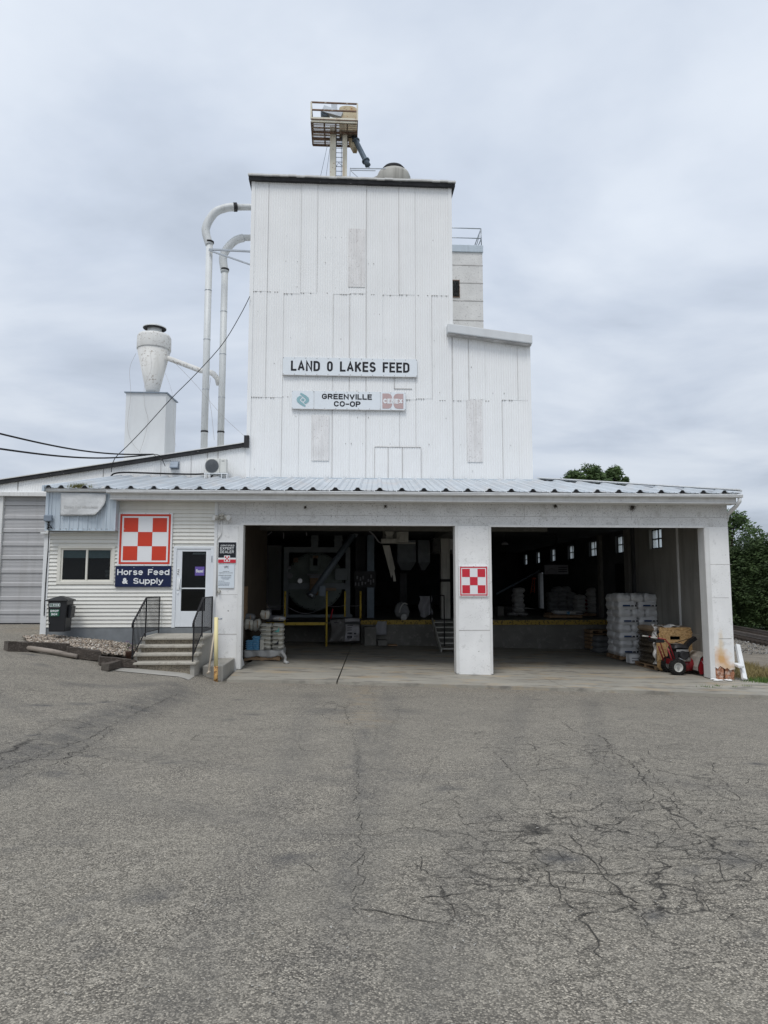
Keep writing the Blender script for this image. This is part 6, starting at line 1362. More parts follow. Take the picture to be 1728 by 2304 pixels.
# bollard
g = Vector((X(486, 16.75, 1518), 16.75, -.66)); t = thing('bollard', 'leaning faded yellow steel bollard with a rusted foot', 'bollard', tuple(g))
tp = P(486.5, 1389, 16.9); b = MB(); b.tube([g.lerp(tp, .22), g.lerp(tp, .6), tp], .047, 14); b.build('post', 'bollard', t)
b = MB(); b.tube([g-Vector((0, 0, .1)), g.lerp(tp, .22)], .0475, 14); b.build('rusted_foot', 'rustpaint', t)
b = MB(); b.tube([tp+Vector((.03, 0, -.03)), tp+Vector((.14, 0, -.035))], .018, 8); b.build('stub', 'galv', t)
b = MB(); b.tube([P(469, 1513, 16.8), P(484, 1412, 17.3)], .022, 8); b.tube([P(466, 1516, 16.8), P(472, 1510, 16.8)], .03, 6); tag(b.build('wooden_stick', 'stickwood'), 'pale wooden broomstick leaning against the yellow bollard', 'stick')
# timbers and rock bed
def timber(pa, pb, w_, h_, label, mt='timber', dz=0, ylift=0, up_=0):
    a_, c_ = G(*pa), G(*pb); a_.z += h_/2+dz; c_.z += h_/2+ylift+dz; b = MB(); n = 8; d = c_-a_
    r_ = random.Random(int(pa[0])); s_ = Vector((-d.y, d.x, 0)).normalized()
    ring = []
    for i in range(n+1):
        q_ = a_+d*i/n
        ring += [q_+s_*(sy*w_/2+r_.uniform(-.012, .012))+Vector((0, 0, sz*h_/2+r_.uniform(-.012, .012))) for sy, sz in ((-1, -1), (1, -1), (1, 1), (-1, 1))]
    b.add(ring, [(4*i+j, 4*i+(j+1) % 4, 4*i+4+(j+1) % 4, 4*i+4+j) for i in range(n) for j in range(4)]); k = len(b.v)-4
    b.m(1).f += [[3, 2, 1, 0], [k, k+1, k+2, k+3]]; b.sm += [False]*2; b.mi += [1]*2
    return tag(b.build('landscape_timber', [mt, 'timberend'], bevel=.012), label, 'timber', 'old timbers edging the rock bed')
timber((12, 1464), (152, 1468), .22, .24, 'dark weathered timber, leftmost of the rock bed edging', dz=-.03)
timber((150, 1478), (226, 1488), .24, .24, 'dark split timber in the middle of the rock bed edging')
timber((222, 1496), (306, 1504), .20, .20, 'long dark timber beside the foot of the steps')
timber((236, 1510), (306, 1492), .17, .17, 'short timber set crosswise against the lowest step')
b = MB(); a_, c_ = G(57, 1466), G(173, 1484); a_.z += .09; c_.z += .07; b.tube([a_, a_.lerp(c_, .5)+Vector((0, 0, .01)), c_], [.055, .06, .05], 9); tag(b.build('loose_pole', 'polewood'), 'pale grey split pole lying in front of the dark timbers', 'pole')
rk = MB(); rr = random.Random(31)
poly = [G(70, 1452), G(152, 1462), G(228, 1484), G(306, 1494), Vector((sx0_-.05, 16.6, 0)), Vector((sx0_-.02, YF-.05, 0)), Vector((XO+.2, YF-.05, 0)), Vector((XO-.2, YF-.6, 0))]
def inside(x_, y_):
    c_ = False; n = len(poly)
    for i in range(n):
        a1, a2 = poly[i], poly[(i+1) % n]
        if (a1.y > y_) != (a2.y > y_) and x_ < (a2.x-a1.x)*(y_-a1.y)/(a2.y-a1.y)+a1.x: c_ = not c_
    return c_
def bedz(x_, y_): # bed slopes gently from the wall to the timbers
    return max(H(x_, y_)+.02, float(np.interp(x_, [-9, -7.5, -6, -4.8], [.24, .14, -.02, -.22]))+.10*min(1, max(0, (y_-16.4)/2)))
x0_, x1_ = min(p.x for p in poly), max(p.x for p in poly); y0_, y1_ = min(p.y for p in poly), max(p.y for p in poly)
gb = MB(); n = 26; vs = []; 
for i in range(n+1):
    for j in range(n+1):
        x_, y_ = x0_+(x1_-x0_)*i/n, y0_+(y1_-y0_)*j/n; vs.append((x_, y_, bedz(x_, y_)-.02))
gb.add(vs, [(i*(n+1)+j, (i+1)*(n+1)+j, (i+1)*(n+1)+j+1, i*(n+1)+j+1) for i in range(n) for j in range(n) if inside(x0_+(x1_-x0_)*(i+.5)/n, y0_+(y1_-y0_)*(j+.5)/n)], True)
M['bedsoil'] = mat('bed_soil', (.10, .085, .07), .95, 0, .3, 6, bump=(20, 1, .02))
struct(gb.build('rock_bed_soil', 'bedsoil'), 'dark soil under the landscaping pebbles')
pm = bpy.data.materials.new('river_pebbles'); pm.use_nodes = True; tt_ = pm.node_tree; gg = tt_.nodes.new('ShaderNodeNewGeometry'); cr_ = tt_.nodes.new('ShaderNodeValToRGB'); tt_.links.new(gg.outputs['Random Per Island'], cr_.inputs[0]); e = cr_.color_ramp.elements
e[0].color = (.13, .11, .09, 1); e[1].color = (.72, .67, .58, 1)
for p_, c_ in ((.25, (.24, .19, .145, 1)), (.5, (.38, .32, .25, 1)), (.7, (.50, .41, .33, 1)), (.85, (.36, .34, .31, 1))): q_ = e.new(p_); q_.color = c_
tt_.links.new(cr_.outputs[0], tt_.nodes['Principled BSDF'].inputs['Base Color']); tt_.nodes['Principled BSDF'].inputs['Roughness'].default_value = .7; M['pebble'] = pm
k = 0
while k < 4800:
    x_, y_ = rr.uniform(x0_, x1_), rr.uniform(y0_, y1_)
    if not inside(x_, y_): k += .5; continue
    k += 1; r_ = rr.uniform(.018, .042); c_ = Vector((x_, y_, bedz(x_, y_)+rr.uniform(-.01, .02))); mr_ = Matrix.Rotation(rr.random()*6.28, 3, 'Z') @ Matrix.Rotation(rr.uniform(-.6, .6), 3, 'X')
    o_ = [(1, 0, 0), (-1, 0, 0), (0, .8, 0), (0, -.8, 0), (0, 0, .6), (0, 0, -.6), (.6, .5, .4), (-.6, -.5, .4)]
    rk.add([c_+mr_ @ (Vector(v)*r_*rr.uniform(.8, 1.2)) for v in o_], [(0, 6, 4), (6, 2, 4), (2, 1, 4), (1, 7, 4), (7, 3, 4), (3, 0, 4), (0, 2, 6), (1, 3, 7), (0, 5, 2), (2, 5, 1), (1, 5, 3), (3, 5, 0)], True)
tag(rk.build('river_pebbles', 'pebble'), 'mixed brown and cream pebbles filling the bed along the office wall', 'pebbles', kind='stuff')
fp = thing('flower_pot', 'small brown pot with dark purple flowers beside the steps', 'flower pot', tuple(Vector((X(292, 16.75, 1470), 16.75, bedz(X(292, 16.75, 1470), 16.75)))))
c_ = fp.location; b = MB(); b.lathe([(.075, 0), (.10, .17), (.105, .19), (.088, .192)], tuple(c_), 16); b.build('pot', 'potbrown', fp)
b = MB(); rr = random.Random(2); leaves(b, [(c_+Vector((rr.uniform(-.08, .08), rr.uniform(-.08, .08), rr.uniform(.2, .38))), .06) for _ in range(9)], 0, 260, .018, rr); b.build('foliage', 'leaf', fp)
b = MB(); leaves(b, [(c_+Vector((rr.uniform(-.09, .09), rr.uniform(-.1, .05), rr.uniform(.25, .42))), .03) for _ in range(9)], 0, 110, .014, rr); b.build('petals', 'petal', fp)
# drop box
dbx = X(134, 18.2, 1421); dz0 = P(134, 1421, 18.15).z
db_ = thing('drop_box', 'black plastic drop box with peaked lid standing against the office wall', 'drop box', (dbx, 18.2, dz0))
a_, c_ = X(107, 18.1, 1400), X(139, 18.1, 1400); hb = P(130, 1350, 18.1).z; tpx = .035
def tap(x0, x1, y0, y1, z0_, z1_, k=tpx): return [(x0+k, y0+k, z0_), (x1-k, y0+k, z0_), (x1-k, y1-k, z0_), (x0+k, y1-k, z0_), (x0, y0, z1_), (x1, y0, z1_), (x1, y1, z1_), (x0, y1, z1_)]
yd0, yd1 = 18.05, 18.52
b = MB(); b.hexa(tap(a_, c_+.12, yd0, yd1, dz0, hb)); b.build('body', 'black_plastic', db_, bevel=.02)
zl_ = hb+.003; ap = P(137, 1341, 18.2).z; b = MB(); b.hexa([(a_-.04, yd0-.04, zl_), (c_+.16, yd0-.04, zl_), (c_+.16, yd1+.03, zl_), (a_-.04, yd1+.03, zl_), (a_+.22, yd0+.16, ap), (c_-.08, yd0+.16, ap), (c_-.08, yd1-.16, ap), (a_+.22, yd1-.16, ap)]); b.box(a_-.045, c_+.165, yd0-.045, yd1+.03, zl_-.03, zl_-.001); b.build('lid', 'black_plastic', db_, bevel=.01)
b = MB(); xr2 = c_+.12; b.hexa([(xr2, yd0+.12, hb-.45), (xr2+.06, yd0+.12, hb-.45), (xr2+.06, yd1-.1, hb-.45), (xr2, yd1-.1, hb-.45), (xr2, yd0+.12, hb-.12), (xr2+.09, yd0+.12, hb-.17), (xr2+.09, yd1-.1, hb-.17), (xr2, yd1-.1, hb-.12)]); b.build('side_pocket', 'black_plastic', db_)
yq = yd0-.004
def fz(py): return P(125, py, yq).z
def fxp(px): return X(px, yq, 1370)
b = MB(); b.box(fxp(115), fxp(133), yq-.012, yq+.01, fz(1352.5), fz(1350.8)); b.build('slot', 'chrome', db_)
b = MB(); b.box(fxp(111.5), fxp(135), yq-.003, yq+.012, fz(1365.5), fz(1357)); b.box(fxp(112.5), fxp(134), yq-.003, yq+.02, fz(1386.5), fz(1371)); b.build('label_ground', 'green', db_)
b = MB(); x0_, x1_, z0_, z1_ = fxp(111.5), fxp(135), fz(1365.5), fz(1357)
for q_ in ((x0_, x1_, z0_, z0_+.008), (x0_, x1_, z1_-.008, z1_), (x0_, x0_+.008, z0_, z1_), (x1_-.008, x1_, z0_, z1_)): b.box(q_[0], q_[1], yq-.007, yq-.0035, q_[2], q_[3])
b.prism([(fxp(114), fz(1364.5)), (fxp(115.2), fz(1364.5)), (fxp(115.5), fz(1359)), (fxp(114.5), fz(1359.5))], yq-.007, yq-.0035); b.build('label_border', 'printwhite', db_)
stext('CVAS', fxp(118.5), fxp(133), fz(1363.2), fz(1359), yq-.003, .27, .42, .1).build('lettering', 'printwhite', db_)
stext('DROP', fxp(114), fxp(132.5), fz(1377), fz(1372.3), yq-.003, .24, .42, .12).build('lettering', 'printwhite', db_)
stext('BOX', fxp(116), fxp(130), fz(1384.4), fz(1379.7), yq-.003, .24, .42, .12).build('lettering', 'printwhite', db_)
b = MB(); b.lathe([(.014, -.012), (.014, .02)], (fxp(112), yq, fz(1402)), 8, 'y'); b.build('lock', 'chrome', db_)

# broken downspout pieces right of the corner pillar
b = MB(); p0_, p1_ = P(1659, 1451, 19.2), P(1674, 1500, 18.5); p1_.z = slabz(11)+.08; b.bar(p0_, p1_, .12, .09, (0, 1, 0)); tag(b.build('broken_downspout', 'gutter', bevel=.01), 'white downspout offcut leaning against the corner pillar', 'downspout')
b = MB(); p0_, p1_ = P(1655, 1494, 18.9), P(1668, 1500, 18.5); b.bar(p0_, p1_, .16, .08); tag(b.build('gutter_elbow', 'gutter', bevel=.02), 'white gutter elbow lying at the foot of the corner pillar', 'gutter piece')

# ============================================================ LOADING DOCK
DZ = .17; YDk = 27.2
dk = thing('loading_dock', 'raised concrete loading dock with a yellow edge across the back of both bays', 'loading dock', (4, YDk, -1))
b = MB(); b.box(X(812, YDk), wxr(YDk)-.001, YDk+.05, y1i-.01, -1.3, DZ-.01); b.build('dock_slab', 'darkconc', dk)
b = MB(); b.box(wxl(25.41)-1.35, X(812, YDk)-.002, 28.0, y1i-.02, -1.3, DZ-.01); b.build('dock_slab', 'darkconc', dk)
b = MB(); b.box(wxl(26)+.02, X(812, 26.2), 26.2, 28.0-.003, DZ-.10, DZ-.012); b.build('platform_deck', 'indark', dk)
M['dockyellow'] = mat('dock_edge_yellow', (.40, .28, .06), .7, 0, .15, 3, spots=[((.04, .03, .02), 12, .52, .06, .85), ((.10, .08, .05), 3, .55, .1, .7)])
zy = DZ
b = MB(); b.box(X(812, YDk), X(978, YDk), YDk, YDk+.045, zy-.17, zy); b.build('yellow_edge', 'dockyellow', dk); b = MB(); b.box(X(1108, YDk)-.3, wxr(YDk)-.01, YDk, YDk+.045, zy-.2, zy-.02); b.build('yellow_edge', 'dockyellow', dk)
b = MB(); b.box(X(590, 26.15), X(735, 26.15), 26.15, 26.195, zy-.12, zy-.02); b.box(X(735, 26.3), X(812, 27), 26.9, 26.94, zy-.12, zy-.04); b.build('yellow_edge', 'yellow', dk)
gr_ = thing('dock_guard', 'yellow pipe posts with a slack chain along the left platform edge', 'guard rail', (X(660, 26.1), 26.1, -.8))
for px, yy, pb in ((589, 26.1, 1400), (641, 26.1, 1400), (735, 26.1, 1459), (776, 26.95, 1388), (811, 26.95, 1392)):
    x_ = X(px, yy, 1365); b = MB(); b.tube([(x_, yy, P(px, pb, yy).z if px != 735 else slabz(x_)), (x_, yy, P(px, 1330, yy).z)], .038, 8); b.build('post', 'yellow', gr_)
for (pa, pb, sag, z_) in ((589, 641, .05, 1362), (641, 735, .32, 1361), (735, 776, .05, 1362), (776, 811, .03, 1362)):
    a_, c_ = P(pa, z_, 26.12), P(pb, z_, 26.12 if pb < 740 else 26.95); b = MB(); b.tube([a_.lerp(c_, k/12)-Vector((0, 0, sag*math.sin(math.pi*k/12))) for k in range(13)], .010, 4); b.build('chain', 'cloth', gr_)
# vinyl banner hanging at the end of the platform
hb_ = thing('hanging_banner', 'crumpled grey printed banner hanging from the platform edge', 'banner', tuple(P(770, 1445, 26)))
q = [P(742, 1396, 26.05), P(809, 1391, 26.5), P(740, 1444, 26.05), P(809, 1442, 26.5)]
def hf(u, v):
    p_ = q[0].lerp(q[1], u).lerp(q[2].lerp(q[3], u), v); p_.y += .06*math.sin(9*u+5*v)+.05*math.sin(14*u*v+2); p_.z += .05*math.sin(math.pi*u)*(v-1)*-.5; p_.x += .08*math.sin(math.pi*v)*(1-u); return p_
M['bannerdark'] = mat('banner_dark_side', (.13, .125, .12), .6, 0, .2, 4, spots=[((.3, .3, .29), 5, .55, .1, .7)], bump=(7, .8, .03)); M['bannerlight'] = mat('banner_light_side', (.36, .35, .36), .6, 0, .08, 3, bump=(7, .8, .03))
b = MB(); b.sheet(lambda u, v: hf(u*.5, v), 12, 14); b.build('dark_print', 'bannerdark', hb_, solid=.004); b = MB(); b.sheet(lambda u, v: hf(.5+u*.5, v), 12, 14); b.build('light_print', 'bannerlight', hb_, solid=.004)
b = MB(); tr_ = random.Random(8)
for v, u0, u1, hh_ in ((.14, .54, .80, .05), (.30, .56, .76, .03), (.40, .56, .74, .03), (.50, .56, .74, .03), (.62, .57, .74, .08), (.76, .57, .74, .10), (.64, .80, .90, .06), (.76, .80, .92, .03), (.88, .57, .74, .03)):
    u = u0
    while u < u1-.01:
        d = tr_.uniform(.02, .05); p1, p2, p3, p4 = hf(u, v), hf(min(u1, u+d), v), hf(min(u1, u+d), v+hh_), hf(u, v+hh_); o_ = Vector((0, -.012, 0)); b.quad(p1+o_, p2+o_, p3+o_, p4+o_); u += d+.008
b.build('blurred_print', 'printblk', hb_)
b = MB(); b.box(X(820, 26.9), X(846, 26.9), 26.6, 27.15, slabz(0)+.02, slabz(0)+.72); tag(b.build('concrete_block', 'darkconc', bevel=.01), 'dim concrete block against the dock, left of the folded sheet', 'block'); b = MB(); b.box(X(849, 26.9), X(870, 26.9), 26.5, 27.15, slabz(0)+.02, slabz(0)+.22); tag(b.build('concrete_block', 'darkconc', bevel=.01), 'low dim concrete block on the floor below the dock edge', 'block')
b = MB(); p0_ = P(868, 1396, 26.9); b.sheet(lambda u, v: P(850+20*u-14*v*(1-u), 1398+30*v, 26.95)+Vector((0, .03*math.sin(8*u), 0)), 6, 6); tag(b.build('folded_sheet', 'cloth', solid=.006), 'limp grey sheet hanging below the dock edge', 'sheet')
b = MB(); b.box(X(872, 26.6), X(893, 26.6), 26.4, 26.8, slabz(0)+.02, slabz(0)+.07); tag(b.build('floor_plank', 'pallet'), 'short board lying on the floor under the dock edge', 'board')

# mixer machine with round end inside a square frame
YM = 29.5
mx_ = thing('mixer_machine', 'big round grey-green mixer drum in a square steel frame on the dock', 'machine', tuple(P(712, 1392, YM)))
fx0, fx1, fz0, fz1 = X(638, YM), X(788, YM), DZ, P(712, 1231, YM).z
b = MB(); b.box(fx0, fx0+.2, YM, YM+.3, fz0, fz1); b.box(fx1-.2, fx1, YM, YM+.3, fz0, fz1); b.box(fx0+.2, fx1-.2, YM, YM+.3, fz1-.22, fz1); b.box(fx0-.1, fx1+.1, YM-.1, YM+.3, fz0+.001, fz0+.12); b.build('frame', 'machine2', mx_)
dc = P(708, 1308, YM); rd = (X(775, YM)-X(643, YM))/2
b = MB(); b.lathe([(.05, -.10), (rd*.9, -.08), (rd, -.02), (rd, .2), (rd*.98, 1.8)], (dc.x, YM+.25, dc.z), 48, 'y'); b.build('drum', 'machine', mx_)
b = MB(); b.box(dc.x-rd*.98, fx1-.2, YM+.05, YM+.14, P(700, 1326, YM).z, P(700, 1312, YM).z); b.lathe([(rd+.03, -.02), (rd+.03, .03)], (dc.x, YM+.28, dc.z), 48, 'y', False); b.build('flange_band', 'machine2', mx_)
b = MB(); 
for k in range(28): an = 2*math.pi*k/28; b.lathe([(.025, -.03), (.025, .03)], (dc.x+math.cos(an)*(rd-.06), YM+.2, dc.z+math.sin(an)*(rd-.06)), 6, 'y')
b.build('bolts', 'dark', mx_)
for px, py, w_, h_, mt, nm in ((708, 1270, .45, .55, 'machine', 'gear_box'), (710, 1262, .22, .45, 'pallet', 'rusty_cover'), (665, 1260, .2, .2, 'rustbrown', 'red_label'), (651, 1277, .14, .14, 'cloth', 'label_plate'), (743, 1326, .5, .12, 'tanbag', 'caution_label'), (768, 1292, .55, .5, 'machine2', 'motor_case'), (706, 1315, .35, .9, 'pallet', 'chute_plate')):
    c_ = P(px, py, YM-.1); b = MB(); b.box(c_.x-w_/2, c_.x+w_/2, YM-.12, YM+.1, c_.z-h_/2, c_.z+h_/2); b.build(nm, mt, mx_, bevel=.02)
b = MB(); c_ = P(652, 1295, YM-.1); b.lathe([(.13, 0), (.13, .04)], tuple(c_), 16, 'y'); b.lathe([(.06, -.03), (.06, .02)], tuple(c_), 12, 'y'); b.build('gauge', 'cloth', mx_)
b = MB(); c_ = P(675, 1307, YM-.2); b.lathe([(.10, -.05), (.13, .12)], tuple(c_), 14, 'y'); b.build('polished_knob', 'chrome', mx_)
b = MB(); c_ = P(708, 1293, YM-.2); b.box(c_.x-.3, c_.x+.3, YM-.3, YM-.12, c_.z-.03, c_.z+.03); b.box(c_.x-.22, c_.x+.22, YM-.3, YM-.12, c_.z-.14, c_.z-.04); b.build('hopper_rim', 'cloth', mx_)
au = thing('auger_tube', 'long grey auger tube slanting up in front of the mixer drum', 'auger', tuple(P(703, 1335, 27.6)))
pa, pb = P(703, 1335, 27.8), P(798, 1199, 28.6); b = MB(); b.tube([pa, pb], .13, 14); b.build('tube', 'vent', au); b = MB(); d = (pb-pa).normalized(); b.tube([pb-d*.1, pb+d*.15], .17, 12); b.tube([pa, pa-d*.18], .16, 12); b.build('end_flange', 'galv', au); b = MB(); c_ = pa.lerp(pb, .12)+Vector((.2, -.1, -.1)); b.box(c_.x-.12, c_.x+.12, c_.y-.1, c_.y+.1, c_.z-.3, c_.z+.1); b.build('motor', 'vent', au)
# pipes and hangers under the ceiling at left
for pts, lb2 in ((((600, 1240), (601, 1205), (612, 1196)), 'thin pale pipe with an elbow under the ceiling at the left wall'), (((638, 1197), (638, 1212)), 'short pale hanger under the ceiling left of the auger'), (((689, 1197), (690, 1206)), 'short pale hanger under the ceiling above the drum')):
    b = MB(); b.tube([P(x, y, 26) for x, y in pts], .022, 6); tag(b.build('ceiling_pipe', 'cloth'), lb2, 'pipe')
# bulk of dark plant behind: ducts, uprights, bins
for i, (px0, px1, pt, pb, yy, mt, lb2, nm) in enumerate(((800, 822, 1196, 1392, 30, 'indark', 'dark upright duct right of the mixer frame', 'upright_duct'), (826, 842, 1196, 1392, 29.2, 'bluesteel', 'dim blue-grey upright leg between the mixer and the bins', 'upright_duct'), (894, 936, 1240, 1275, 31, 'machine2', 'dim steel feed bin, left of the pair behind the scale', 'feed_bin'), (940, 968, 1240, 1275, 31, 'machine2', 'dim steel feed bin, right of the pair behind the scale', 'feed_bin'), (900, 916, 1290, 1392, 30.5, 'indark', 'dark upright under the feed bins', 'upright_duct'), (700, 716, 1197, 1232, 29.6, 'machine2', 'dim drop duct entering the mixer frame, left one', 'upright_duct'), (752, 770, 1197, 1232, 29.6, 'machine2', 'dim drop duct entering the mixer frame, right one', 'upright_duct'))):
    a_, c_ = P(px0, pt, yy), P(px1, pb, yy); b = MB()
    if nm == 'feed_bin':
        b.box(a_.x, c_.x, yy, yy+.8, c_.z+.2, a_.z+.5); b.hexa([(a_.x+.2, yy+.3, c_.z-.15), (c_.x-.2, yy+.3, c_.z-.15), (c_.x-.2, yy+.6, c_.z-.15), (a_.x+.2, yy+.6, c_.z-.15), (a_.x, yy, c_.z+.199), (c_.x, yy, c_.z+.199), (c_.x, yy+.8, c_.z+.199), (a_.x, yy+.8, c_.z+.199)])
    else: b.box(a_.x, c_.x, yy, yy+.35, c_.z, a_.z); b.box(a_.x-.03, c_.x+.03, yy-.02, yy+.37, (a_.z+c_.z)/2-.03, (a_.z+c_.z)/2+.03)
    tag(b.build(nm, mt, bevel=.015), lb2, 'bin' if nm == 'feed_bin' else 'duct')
cp = thing('control_station', 'cluster of small pale valves and switches on the dark plant', 'controls', tuple(P(815, 1320, 29))); rr = random.Random(5)
b = MB(); b.box(X(797, 29.1), X(845, 29.1), 29.1, 29.15, P(800, 1322, 29).z, P(800, 1285, 29).z); b.build('backing', 'indark', cp)
b = MB()
for px, py in ((804, 1299), (811, 1302), (817, 1299), (800, 1313), (807, 1314), (815, 1312), (822, 1313), (829, 1306), (835, 1296), (834, 1308), (840, 1306), (834, 1314)): c_ = P(px, py, 29.05); b.box(c_.x-.03, c_.x+.03, 29.0, 29.09, c_.z-.06*rr.random()-.03, c_.z+.06)
b.build('switches', 'cloth', cp)
# hanging scale head with dial and spout sock
sc = thing('scale_head', 'hanging dusty scale head with a round dial under the ceiling', 'scale', tuple(P(875, 1222, 25.5)))
c_ = P(876, 1197, 25.5); b = MB(); b.lathe([(.24, 0), (.24, .3)], tuple(c_), 24, 'y'); b.box(c_.x-.24, c_.x+.24, 25.5, 25.8, c_.z-.32, c_.z); b.build('housing', 'darkconc', sc)
b = MB(); b.lathe([(.15, -.02), (.16, -.001)], tuple(c_-Vector((0, 0, .02))), 20, 'y'); b.box(c_.x-.13, c_.x+.13, 25.47, 25.499, c_.z-.26, c_.z-.15); b.build('dial', 'fancone', sc)
b = MB(); a_, e_ = P(858, 1222, 25.4), P(893, 1209, 25.4); b.box(a_.x, e_.x, 25.35, 25.9, a_.z, a_.z+.16); b.box(P(893, 1222, 25.4).x, P(936, 1222, 25.4).x, 25.5, 25.9, a_.z, a_.z+.03); b.build('tray', 'fancone', sc)
c_ = P(905, 1209, 25.6); b = MB(); b.box(c_.x-.22, c_.x+.22, 25.5, 25.8, c_.z-.18, c_.z+.2); b.lathe([(.12, -.03), (.13, 0)], (c_.x, 25.5, c_.z), 16, 'y'); b.build('fan_case', 'fancone', sc)
so = MB(); p_ = [P(861, 1227, 25.6), P(877, 1227, 25.6), P(888, 1280, 25.8), P(879, 1300, 25.9)]; so.prism([(v.x, v.z) for v in p_], 25.6, 25.68); p_ = [P(881, 1262, 25.6), P(884, 1262, 25.6), P(892, 1308, 25.6), P(886, 1308, 25.6)]; so.prism([(v.x, v.z) for v in p_], 25.75, 25.8); tag(so.build('spout_sock', 'fancone'), 'long pale tapering canvas spout hanging under the scale', 'spout')
b = MB(); b.tube(smooth_path([P(831, 1195, 25.5), P(842, 1205, 25.5), P(852, 1219, 25.5), P(860, 1221, 25.5)], 12), .03, 6); tag(b.build('hose', 'cloth'), 'grey hose curving to the left side of the scale head', 'hose')
# white column, ladder-stair at the dock
a_, c_ = P(992, 1200, 28.2), P(1010, 1392, 28.2); b = MB(); b.box(a_.x, a_.x+.36, 28.2, 28.56, DZ, CE); b.m(1).box(a_.x-.005, a_.x+.365, 28.19, 28.57, P(1000, 1309, 28.2).z, P(1000, 1303, 28.2).z); tag(b.build('ceiling_column', ['fancone', 'dark']), 'dirty off-white square column on the dock behind the stairs', 'column')
ds = thing('dock_stairs', 'open steel and timber stairs up to the dock behind the middle pillar', 'stairs', (X(1005, 26), 26, -.85))
ys0, ys1 = 24.7, 27.2; xA, xB = X(981, 26), X(1025, 26)+.1; zf_ = slabz(3.5)+.03
for x_ in (xA, xB): b = MB(); b.bar((x_, ys0, zf_+.02), (x_, ys1, DZ-.02), .05, .22); b.build('stringer', 'fancone', ds)
for i in range(6): u = (i+.5)/6.2; b = MB(); b.box(xA+.026, xB-.026, ys0+(ys1-ys0)*u-.13, ys0+(ys1-ys0)*u+.13, zf_+(DZ-zf_)*u+.02, zf_+(DZ-zf_)*u+.06); b.build('tread', 'fancone', ds)
b = MB(); x_ = X(991, 26); b.tube([(x_, ys0+.4, zf_+.2), (x_, ys0+.4, P(991, 1340, 25.2).z)], .022, 6); b.tube([(x_, ys0+.4, P(991, 1340, 25.2).z), (X(972, 27), 27.6, P(975, 1340, 27).z)], .022, 6); b.tube([(X(971, 27.3), 27.6, DZ), (X(971, 27.3), 27.6, P(975, 1340, 27).z)], .02, 6); b.build('handrail', 'dark', ds)
# things on the left dock
b = MB(); b.sheet(lambda u, v: P(944, 1341, 28)+Vector((.50*u+.04*math.sin(9*v), .1*math.sin(7*u+3*v)+.12*u, -.80*v*(1+.08*math.sin(5*u)))) if True else 0, 12, 12); tag(b.build('draped_sheet', 'cloth', solid=.03), 'pale grey cloth draped over something on the dock beside the stairs', 'cloth')
sh = thing('sack_roll', 'dark rolled bag with a white rim standing on the dock edge', 'bag', tuple(P(906, 1390, 27.6)))
c_ = P(904, 1372, 27.7); b = MB(); b.pillow((c_.x, 27.7, DZ+.33), .62, .45, .62, 4, 9, None, 2.4); b.build('body', 'dimbag2', sh); b = MB(); b.tube(smooth_path([(c_.x-.12, 27.4, DZ+.28), (c_.x-.06, 27.4, DZ+.5), (c_.x+.06, 27.42, DZ+.64), (c_.x+.2, 27.45, DZ+.60)], 14), .028, 6); b.build('white_rim', 'dimbag', sh)
b = MB(); b.pillow((c_.x+.05, 27.35, DZ+.10), .26, .12, .24, 8, 6); tag(b.build('small_bag', 'dimbag'), 'small pale bag lying at the foot of the dark rolled bag', 'bag')
b = MB(); g_ = P(608, 1375, 26.7)
for i, (dx_, dz_, l_, w_) in enumerate(((-.30, .30, .16, .62), (-.05, .25, .14, .5), (.1, .12, .5, .2), (.3, .05, .5, .12))): b.pillow((g_.x+dx_, 26.6+.05*i, DZ+dz_), l_*1.6, .3, w_, i, 6)
tag(b.build('crumpled_bags', 'cloth'), 'crumpled grey empty bags piled behind the leftmost yellow post', 'bags')
b = MB(); b.tube([P(589, 1330, 26.9), P(604, 1375, 26.7)], .018, 5); b.tube([P(597, 1352, 26.9), P(607, 1380, 26.7)], .018, 5); tag(b.build('shovel_handles', 'stickwood'), 'two leaning tool handles behind the leftmost yellow post', 'tool')
b = MB(); c_ = P(746, 1378, 28.6); b.tube([c_-Vector((0.04, 0, .25)), c_+Vector((.05, 0, .15))], .035, 6); tag(b.build('red_tool', 'signred2'), 'small red and white tool leaning at the mixer base', 'tool')
# posters on the left bay wall
for i, (ya, yb2, z0_, z1_, mt, lb2) in enumerate(((19.5, 20.45, .35, 1.55, 'darkconc', 'torn grey poster on the left bay wall nearest the opening'), (20.5, 21.7, .55, 1.5, 'pallet', 'brownish faded poster on the left bay wall'))):
    b = MB(); rp = random.Random(i); b.sheet(lambda u, v: Vector((wxl(ya+(yb2-ya)*u)+.02+.015*rp.random(), ya+(yb2-ya)*u, z0_+(z1_-z0_)*v+.06*math.sin(9*u)*(1-v))), 8, 8, False); tag(b.build('wall_poster', mt, solid=.004), lb2, 'poster')
b = MB(); x_ = wxl(19.6); b.hexa([(x_+.03, 19.4, slabz(-3)+.03), (x_+.34, 19.45, slabz(-3)+.03), (x_+.34, 19.8, slabz(-3)+.03), (x_+.03, 19.9, slabz(-3)+.03), (x_+.03, 19.4, .32), (x_+.08, 19.45, .32), (x_+.08, 19.8, .32), (x_+.03, 19.9, .32)]); tag(b.build('leaning_board', 'trim'), 'white tapered board leaning inside the left jamb of the left bay', 'board')

